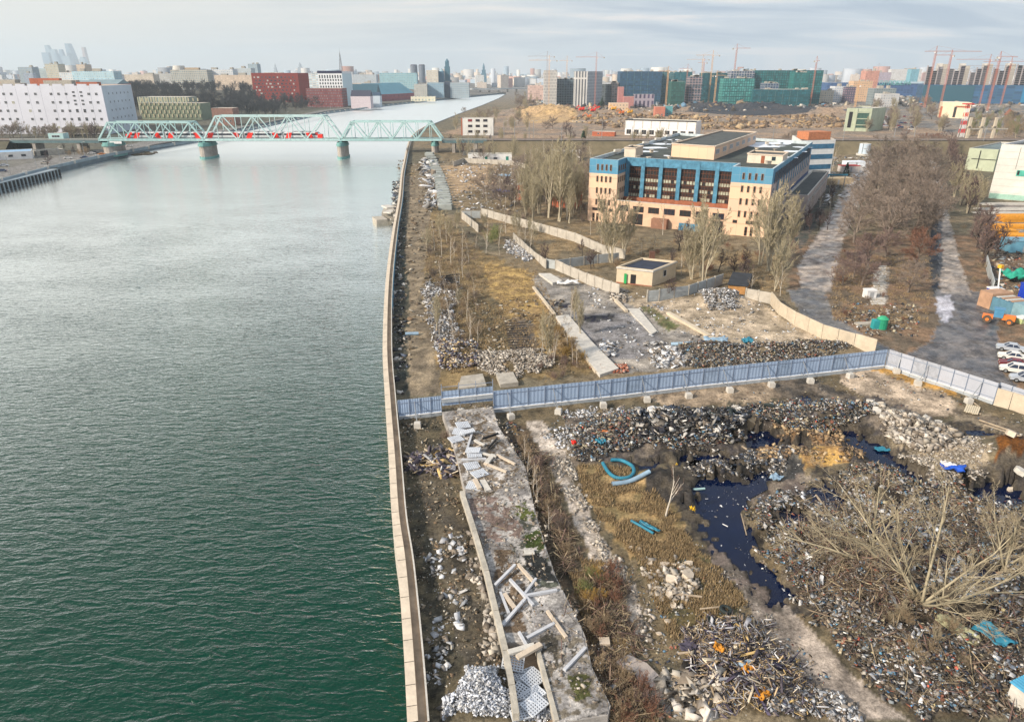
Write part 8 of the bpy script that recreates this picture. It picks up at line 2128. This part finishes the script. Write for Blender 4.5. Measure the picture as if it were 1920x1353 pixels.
hose([(760,628),(785,627)],.35,M_BLP,'pale blue roll beside the river wall','pipe','pipe')
# tyres
def tyre(px,py,r_,tilt,label,dz=0,first=[None]):
    g=GR(px,py); g.z += dz+r_*.3
    if first[0] is None:
        V,Fc=[],[]; n,k=28,10
        for i in range(n):
            a=i*2*math.pi/n
            for j in range(k):
                b=j*2*math.pi/k; rr_=.78+.26*math.copysign(abs(math.cos(b)) ** .7,math.cos(b)); V.append((rr_*math.cos(a),rr_*math.sin(a),.26*math.copysign(abs(math.sin(b)) ** .7,math.sin(b))))
        for i in range(n):
            for j in range(k): Fc.append((i*k+j,((i+1) % n)*k+j,((i+1) % n)*k+(j+1) % k,i*k+(j+1) % k))
        o=np_mesh('tyre',np.array(V),np.array(Fc),mat('tyre_rubber',(.025,.035,.035),.75,.4,4),smooth=True); first[0]=o
    else: o=first[0].copy(); link(o)
    o.location=g; o.scale=(r_,r_,r_); o.rotation_euler=(tilt[0],tilt[1],random.uniform(0,3)); return tag(o,label,'tyre','black tyres in the dump')
for px,py,r_,t_,lb,dz in [(1336,1174,.62,(.35,.2),'nearest black tyre lying above the board heap',.1),(1360,1149,.60,(.1,.1),'black tyre just above the nearest one',.05),(1337,798,.95,(.9,.2),'black tyre left of the sand coloured block',.2),(1375,789,.95,(.7,.1),'black tyre leaning behind the sand coloured block',.4),(1375,800,.9,(.15,0),'black tyre lying below the leaning one',.1),
                               (1440,784,.85,(.7,-.2),'black tyre right of the sand coloured block',.4),(1452,803,.6,(.8,.3),'small blue black tyre right of the block',.1),(1280,795,1.0,(.6,.3),'black tyre half buried in the middle of the ridge',.3),(1310,803,.8,(.5,-.2),'black tyre in the dark part of the ridge',.1),(1367,778,.55,(1.2,0),'small tyre on top of the ridge',.6)]:
    tyre(px,py,r_,t_,lb,dz)
# timber stack
g=GR(1822,770); ts=empty('timber_stack',g,'small stack of pale boards lying beside the grey fence corner','timber stack')
for k in range(7):
    s=MB(); o_=Vector((math.cos(.9),math.sin(.9),0)); n_=Vector((-o_.y,o_.x,0)); c=g+n_*(k - 3)*.26+Vector((0,0,.35)); s.beam(c - o_*(1.5+.1*(k % 3)),c+o_*1.5,.22,.10); s.build('board',mat('fresh_timber',(.62,.54,.40),.8,.2,2),ts)
s=MB(); s.beam(g+Vector((-.9,-.5,.15)),g+Vector((.6,-1.2,.15)),.15,.15); s.build('bearer',M_TIMB,ts)
# rows of old sleepers on the dry grass
for k in range(13):
    py=606+k*4.6; a,b=GR(948+k*.6,py+1),GR(984+k*1.3,py - 1); s=MB(); s.beam(a+Vector((0,0,.12)),b+Vector((0,0,.12)),.26,.2)
    tag(s.build('sleeper',mat('sleeper_dark',(.075,.065,.06),.9,.3,1)),'dark old railway sleeper of the row on the dry grass','sleeper','row of sleepers on the dry grass')
for k in range(9):
    py=520+k*3; a,b=GR(826,py+1),GR(862,py - 1); s=MB(); s.beam(a+Vector((0,0,.3)),b+Vector((0,0,.3+random.uniform(0,.5))),.3,.35)
    tag(s.build('charred_beam',M_DARK),'blackened beam of the stack beside the panel trail','beam','stack of blackened beams')
# row of grey concrete blocks near the bridge
for k in range(22):
    t_=k/21; px=805+10*math.sin(t_*2.2)+t_*22; py=292+t_*100
    g=GR(px,py); s=MB(); s.box((g.x,g.y,g.z+.8),(5.2+random.uniform(-.6,.6),3.2,1.8),random.uniform(-.2,.2)); s.box((g.x+.3,g.y,g.z+1.85),(4.6,2.6,.3),random.uniform(-.3,.3))
    tag(s.build('concrete_unit',mat('unit_grey',(.34,.37,.36),.9,.3,.4)),'grey concrete unit of the stacked row beside the riverside track','concrete unit','row of stacked concrete units by the river')
# ============================================================ cars
def car_proto(nm,kind='saloon'):
    r=empty(nm,(0,0,0),'-','car'); L,Wd=4.4,1.75
    H1=.92 if kind == 'saloon' else 1.0; H2=1.45 if kind == 'saloon' else 1.65
    prof=[(-2.2,.35),(-2.22,.7),(-2.1,H1),(-1.35 if kind == 'saloon' else -1.9,H1+.02),(1.05,H1),(2.0,.80),(2.2,.62),(2.2,.35)]
    s=MB(); n=len(prof)
    for sx in (-1,1): pass
    lf=[(x,-Wd/2*(.93 if abs(x) > 2 else 1),z) for x,z in prof]; rt=[(x,-y,z) for x,y,z in lf]
    s.face(lf); s.face(rt[::-1])
    for i in range(n): j=(i+1) % n; s.face([lf[i],rt[i],rt[j],lf[j]][::-1])
    ct=[(-1.35,-.75 if kind == 'saloon' else -1.75,H2,0)]
    x0,x1,x2,x3=(-1.45,-.85,.35,1.05) if kind == 'saloon' else (-2.05,-1.75,.45,1.15)
    # roof
    s.box(((x1+x2)/2,0,H2 - .03),(x2 - x1,Wd*.74,.07))
    for xa,xb in ((x0,x1),(x3,x2)):
        for sy in (-1,1): s.beam((xa,sy*Wd*.45,H1),(xb,sy*Wd*.36,H2 - .04),.09)
    for sy in (-1,1): s.beam((-.25,sy*Wd*.455,H1),(-.25,sy*Wd*.37,H2 - .04),.08)
    s.build('body',mat('car_white',(.70,.70,.68),.3,.1,.5,spec=.5),r,off=(0,0,0))
    s=MB(); a=[(x0+.04,.43),(x3 - .04,.43)]; y0,y1=Wd*.44,Wd*.355
    B=[(x0+.05,-y0,H1),(x3 - .05,-y0,H1),(x3 - .05,y0,H1),(x0+.05,y0,H1)]; T=[(x1+.02,-y1,H2 - .06),(x2 - .02,-y1,H2 - .06),(x2 - .02,y1,H2 - .06),(x1+.02,y1,H2 - .06)]
    for i in range(4): s.face([B[i],B[(i+1) % 4],T[(i+1) % 4],T[i]])
    s.build('windows',mat('car_glass',(.02,.03,.06),.12,.2,spec=.6),r,off=(0,0,0))
    for x in (-1.4,1.35):
        for sy in (-1,1):
            s=MB(); s.tube((x,sy*(Wd/2 - .18),.33),(x,sy*(Wd/2+.02),.33),.34,n=14); w_=s.build('wheel',M_BLACK,r,off=(0,0,0))
            s=MB(); s.tube((x,sy*(Wd/2+.0),.33),(x,sy*(Wd/2+.035),.33),.2,n=10); s.build('rim',M_STEEL,w_,off=(0,0,0))
    for sy in (-1,1):
        s=MB(); s.box((2.17,sy*.62,.66),(.09,.34,.14)); s.build('headlight',M_PANE,r,off=(0,0,0)); s=MB(); s.box((-2.2,sy*.68,.76),(.06,.22,.2)); s.build('tail_light',M_RED,r,off=(0,0,0))
    return r
car_a=car_proto('parked_car'); car_b=car_proto('parked_car','estate')
CM={n_: mat('car_'+n_,c,.3,.12,.5,spec=.5) for n_,c in dict(silver=(.42,.46,.52),red=(.16,.02,.025),black=(.02,.02,.025),navy=(.03,.06,.14),orange=(.75,.24,.02),beige=(.55,.50,.42)).items()}
cu=set()
def car(src,px,py,rz,label,colr=None,group='parked cars',z=None,s_=1.0):
    g=GR(px,py) if z is None else G(px,py,z)
    if z is None: g.z=hr(g.x,g.y)+.03
    if colr is None and src.name not in cu: cu.add(src.name); src.location=g; src.rotation_euler=(0,0,rz); src['label']=label; src['group']=group; return src
    return dup(src,g,rz,s_,label,group,{'car_white': CM[colr]} if colr else None)
dr=R(-52)
car(car_a,1893,658,R(150),'silver saloon farthest of the five cars parked at the right edge','silver'); car(car_a,1897,674,R(152),'pale muddy saloon second of the five cars at the right edge')
car(car_a,1899,692 - 4,R(153),'dark red car third of the five cars at the right edge','red'); car(car_b,1901,699,R(152),'white estate car fourth of the five cars at the right edge'); car(car_b,1921,716,R(155),'white car nearest the fence cut by the right edge','silver')
gl_='cars on the riverside road of the left bank'
for px,py,rz,c,lb in [(128,298,R(20),None,'white car on the riverside road left of the dark car'),(158,297,R(200),'navy','dark car on the riverside road in the middle of the row'),(190,291,R(205),'orange','orange car on the riverside road beside the stone pier'),(178,288,R(20),'black','black car on the riverside road just behind the pier'),
                     (172,289,R(20),None,'small white car before the black car near the pier'),(243,275,R(25),None,'white car on the riverside road right of the pier'),(4,322,R(200),'navy','dark car at the left edge of the riverside road'),(8,312,R(20),'silver','silver car parked by the long white shed'),(84,307,R(200),'beige','pale car behind the leaning dark tree')]:
    car(car_a,px,py,rz,lb,c,gl_,z=LZ+.05)
for k in range(26):
    t_=random.random(); car(RC([car_a,car_b]),RC([1668,1700,1722])+random.uniform(-5,5) - 14*t_,205+t_*42,R(RC([80,100,170])),'small car among those parked along the avenue beyond the railway',RC([None,'silver','black','navy','red']) if k else 'silver','cars parked on the avenue beyond the railway',s_=1.1)
# ============================================================ lorry, containers, cabins
M_BLK=mat('container_teal',(.10,.22,.30),.6,.3,.8)
g=GR(1893,585); ct=empty('container',g,'dark teal open container with orange boards and rubbish on top behind the orange tractor','container')
rz=R(-78); Mz=Matrix.Rotation(rz,3,'Z')
def lb_box(root,nm,c,d,m,g=g,Mz=Mz):
    s=MB(); s.box(g+Mz @ Vector(c),d,M=Mz); return s.build(nm,m,root)
lb_box(ct,'front_body',(4.6,0,1.6),(4.0,5.2,3.2),mat('container_blue',(.22,.36,.42),.6,.3,.8)); lb_box(ct,'middle_body',(0,0,1.4),(5.1,5.0,2.8),M_BLK); lb_box(ct,'rear_cover',(-4.2,0,1.7),(3.2,5.2,3.4),mat('tan_cover',(.42,.26,.17),.8,.3,.8))
for k in range(4): lb_box(ct,'board',(-1.8+k*1.1,.2*(k % 2),2.95),(.7,4.2,.14),mat('tan_cover',(.42,.26,.17)) if k % 2 else M_CONCW)
tg=GR(1866,604); tr_=empty('tractor',tg,'orange and blue wheeled loader standing beside the teal container','tractor'); Mt=Matrix.Rotation(R(-35),3,'Z')
def tb(nm,c,d,m): return lb_box(tr_,nm,c,d,m,tg,Mt)
M_ORG=mat('machine_orange',(.75,.20,.04),.5,.2,1)
tb('bonnet',(2.0,0,1.4),(2.2,1.2,1.0),M_ORG); tb('cab',(.2,0,2.1),(1.6,1.6,1.6),mat('cab_blue',(.08,.25,.42),.4)); tb('cab_roof',(.2,0,2.98),(1.9,1.8,.14),mat('cab_blue',(.08,.25,.42),.4)); tb('engine_grille',(3.15,0,1.3),(.14,1.0,.8),M_DARK); tb('rear_frame',(-1.5,0,1.1),(1.8,1.5,.7),M_ORG)
for x in (-1.5,2.2):
    for sy in (-1,1):
        c=tg+Mt @ Vector((x,sy*1.05,.75)); ax=Mt @ Vector((0,1,0)); s=MB(); s.tube(c - ax*.25,c+ax*.25,.75 if x < 0 else .6,n=16); w_=s.build('wheel',mat('muddy_tyre',(.10,.075,.055),.9),tr_); s=MB(); s.tube(c - ax*.28,c+ax*.28,.32,n=10); s.build('rim',M_ORG,w_,off=world_loc(tr_))
g=GR(1868,572); lf_=empty('lift_arm',g,'white crane arm with a yellow head rising beside the blue toilet cabin','crane arm'); s=MB(); s.beam(g+Vector((0,0,0)),g+Vector((.8,3,7.5)),.22); s.build('arm',M_WHITE,lf_); s=MB(); s.box(g+Vector((1,3.2,7.8)),(.9,.8,.7),.4); s.build('head',mat('machine_yellow',(.80,.42,.03),.5),lf_); s=MB(); s.box(g,(1.6,1.6,.8)); s.build('foot',M_CONC,lf_)
def cabin(px,py,d,m,rz,label,name='portable_toilet',cat='cabin',mr=None):
    g=GR(px,py); r=empty(name,g,label,cat); M=Matrix.Rotation(rz,3,'Z')
    s=MB(); s.box(g+Vector((0,0,d[2]/2)),(d[0],d[1],d[2]),M=M); s.build('body',m,r); s=MB(); s.box(g+Vector((0,0,d[2]+.1)),(d[0]+.2,d[1]+.2,.25),M=M); s.build('roof',mr or M_WHITE,r)
    s=MB(); s.box(g+M @ Vector((0,-d[1]/2 - .02,d[2]*.45)),(min(.9,d[0]*.5),.05,d[2]*.8),M=M); s.build('door',mat('door_grey',(.35,.36,.38),.6),r); return r
M_BLT=mat('toilet_blue',(.015,.05,.42),.5,.15,1)
cabin(1860,566,(2.3,2.1,3.0),M_BLT,.1,'bright blue toilet cabin with a pale roof beside the teal container'); cabin(1919,575,(2.3,2.1,5.0),M_BLT,.1,'tall bright blue cabin cut by the right edge',mr=M_BLT)
cabin(1629,558,(2.2,1.8,1.7),M_WHITE,.1,'small white cabinet on the traffic island beside the paved walk','cabinet','cabinet')
cabin(1909,470,(8,5,3.2),mat('cabin_blue',(.12,.30,.42),.6,.2),-.05,'blue site cabin with a white framed window at the right edge','site_cabin','cabin',mr=mat('cabin_roof',(.16,.34,.46),.6))
cabin(1590,322,(9,5,3),mat('white_red',(.60,.55,.52),.8),.1,'small white shed with a red roof beside the pale road','shed','shed',mr=mat('roof_red',(.45,.05,.04),.7))
cabin(1565,345,(14,6,2.6),mat('tan_blk',(.45,.36,.24),.9),.1,'long tan low block beside the pale road','low_block','shed',mr=mat('tan_blk',(.45,.36,.24)))
cabin(1600,310,(10,6,2),M_SNOW,.1,'snow covered low shed by the storage tank','shed','shed',mr=M_SNOW)
cabin(1915,600+5,(2.2,1.6,1),mat('lime_bags',(.50,.58,.28),.7),.3,'pale lime bags beside the teal container','bags','bag',mr=M_WHITE)
# green kiosk pump on the island
g=GR(1652,616); kz=empty('green_kiosk',g,'small green and turquoise tank standing on the traffic island','kiosk'); s=MB(); s.tube(g,g+Vector((0,0,2.0)),1.0,n=14); s.build('drum',mat('kiosk_green',(.02,.28,.16),.6),kz); s=MB(); s.tube(g+Vector((0,0,2.0)),g+Vector((0,0,2.5)),1.1,.5,n=14); s.build('lid',mat('kiosk_green2',(.04,.38,.20),.6),kz); s=MB(); s.box(g+Vector((-1.3,0,.9)),(1.2,1.2,1.8)); s.build('cabinet',mat('kiosk_teal',(.03,.32,.34),.6),kz)
g=GR(1630,606); s=MB(); s.box(g+Vector((-1.5,-1,.25)),(3.6,1.4,.5),.15); tag(s.build('pallet',M_CONC),'grey pallet left of the green tank on the traffic island','pallet')
# stacks of orange formwork
M_FW=mat('formwork_orange',(.78,.36,.04),.7,.3,1.0)
for i,(px,py,d,rz,lb) in enumerate([(1902,415,(12,4,2.6),.05,'tall orange formwork stack before the white workshop'),(1893,428,(16,2.6,1.4),-.05,'long orange beam stack just below the tall stack'),(1888,445,(13,3,1.3),.02,'low orange girder stack in the storage yard'),(1907,449,(10,3,1.8),-.06,'orange frame stack at the right edge'),(1880,436,(9,2,1.0),.1,'thin orange pole bundle in the storage yard')]):
    g=GR(px,py); st=empty('formwork_stack',g,lb,'stack','orange formwork stacks'); M=Matrix.Rotation(rz,3,'Z'); ly=max(2,int(d[2]/.45))
    for k in range(ly):
        s=MB(); n=5
        for j in range(n): s.box(g+M @ Vector((random.uniform(-.4,.4),d[1]*(j/(n - 1) - .5),.3+k*.45)),(d[0]*random.uniform(.85,1),.35,.3),M=M)
        o=s.build('layer',M_FW,st); o['kind']='stuff'
for py in (385,395,403):
    g=GR(1895,py); s=MB()
    for j in range(8): s.box((g.x+random.uniform(-2,2),g.y+j*.5,g.z+.3+.1*(j % 3)),(22,.3,.3),random.uniform(-.02,.02))
    tag(s.build('pipe_stack',M_CONCW),'pale long pipes stacked before the white workshop','pipe stack','pale pipe stacks before the workshop')
# blue pipe bridge beside the building
a,b=GR(1507,352),GR(1585,352); pb=empty('pipe_bridge',a,'thin blue pipe bridge crossing the service road right of the ochre building','pipe bridge'); s=MB(); s.beam(a+Vector((0,0,5.5)),b+Vector((0,0,5.5)),.6); s.build('pipe',mat('pipe_blue',(.05,.20,.30),.6),pb)
for f in (.05,.5,.95): p=a.lerp(b,f); s=MB(); s.beam(p,p+Vector((0,0,5.4)),.3); s.build('post',M_STEEL,pb)
# excavators and orange machines on the cleared site
for i,(px,py,m_,lb) in enumerate([(1090,217,M_RED,'red tipper on the cleared site right of the sand heap'),(1103,222,M_ORG,'orange excavator just below the red tipper'),(1112,212,M_RED,'second red lorry on the cleared site'),(1150,212,MATS['machine_yellow'],'yellow excavator on the soil before the tan house'),(1165,214,M_ORG,'orange loader right of the yellow excavator'),(1181,213,MATS['machine_yellow'],'second yellow excavator before the dark mound'),(1120,205,M_RED,'far red lorry behind the orange loader')]):
    g=GR(px,py); r=empty('construction_vehicle',g,lb,'construction vehicle','machines on the cleared site'); s=MB(); s.box(g+Vector((0,0,1.8)),(6,2.6,2),.3); s.build('body',m_,r); s=MB(); s.box(g+Vector((2.4,0,3.2)),(1.8,2.2,1.6),.3); s.build('cab',m_,r); s=MB(); s.beam(g+Vector((0,0,2.8)),g+Vector((-4,0,6)),.6); s.beam(g+Vector((-4,0,6)),g+Vector((-6.5,0,2.5)),.5); s.build('arm',m_,r); s=MB(); s.box(g+Vector((0,0,.5)),(5,2.9,1),.3); s.build('tracks',M_BLACK,r)
# street lamps along the left road and pale poles near the railway
def lamp(g,label,H=9,grp='street lamps of the riverside road',proto=[None]):
    if proto[0] is None:
        r=empty('street_lamp',g,label,'street lamp',grp); s=MB(); s.tube((0,0,0),(0,0,H),.16,.1,6); s.build('pole',M_STEEL,r,off=(0,0,0)); s=MB(); s.beam((0,0,H),(1.6,-.6,H+.4),.1); s.box((1.7,-.6,H+.4),(.8,.35,.15)); s.build('lamp_head',M_CONCW,r,off=(0,0,0)); proto[0]=r; return r
    return dup(proto[0],g,0,H/9,label,grp)
for px,py in [(20,328),(70,318),(115,307),(160,297),(208,288),(248,279),(300,270),(430,249),(540,227),(620,209),(700,199)]: lamp(G(px,py),'slim street lamp on the riverside road of the left bank')
for px,py in [(945,262),(992,262),(1000,262),(1128,262),(965,262),(1698,258),(1676,258)]: lamp(G(px,py),'tall pale pole beside the railway on the right bank',13,'tall poles beside the railway')
# paved walk in the grove
for k in range(26):
    py=500+k*2.8; g=GR(1651 - k*.2,py); s=MB(); s.box((g.x,g.y,g.z+.02),(3.0+random.uniform(-.4,.4),.75,.16),random.uniform(-.05,.05)); tag(s.build('paving_slab',M_CONCW),'pale paving slab of the walk through the grove','paving slab','paving slabs of the walk in the grove')
# corrugated blue roof at the bottom right corner
g=G(1912,1340,LZ); r=empty('blue_shed',g,'corner of a blue ribbed roof at the lower right','shed'); Mz2=Matrix.Rotation(.4,3,'Z')
s=MB()
for k in range(12): s.box(g+Mz2 @ Vector((k*.3,0,2.3)),(.18,2.6,.08),M=Mz2)
s.box(g+Mz2 @ Vector((1.65,0,2.24)),(3.6,2.6,.06),M=Mz2); s.build('roof',mat('roof_cyan',(.10,.40,.62),.5),r)
s=MB(); s.box(g+Mz2 @ Vector((1.65,0,1.1)),(3.4,2.4,2.2),M=Mz2); s.build('wall',M_CONCW,r)
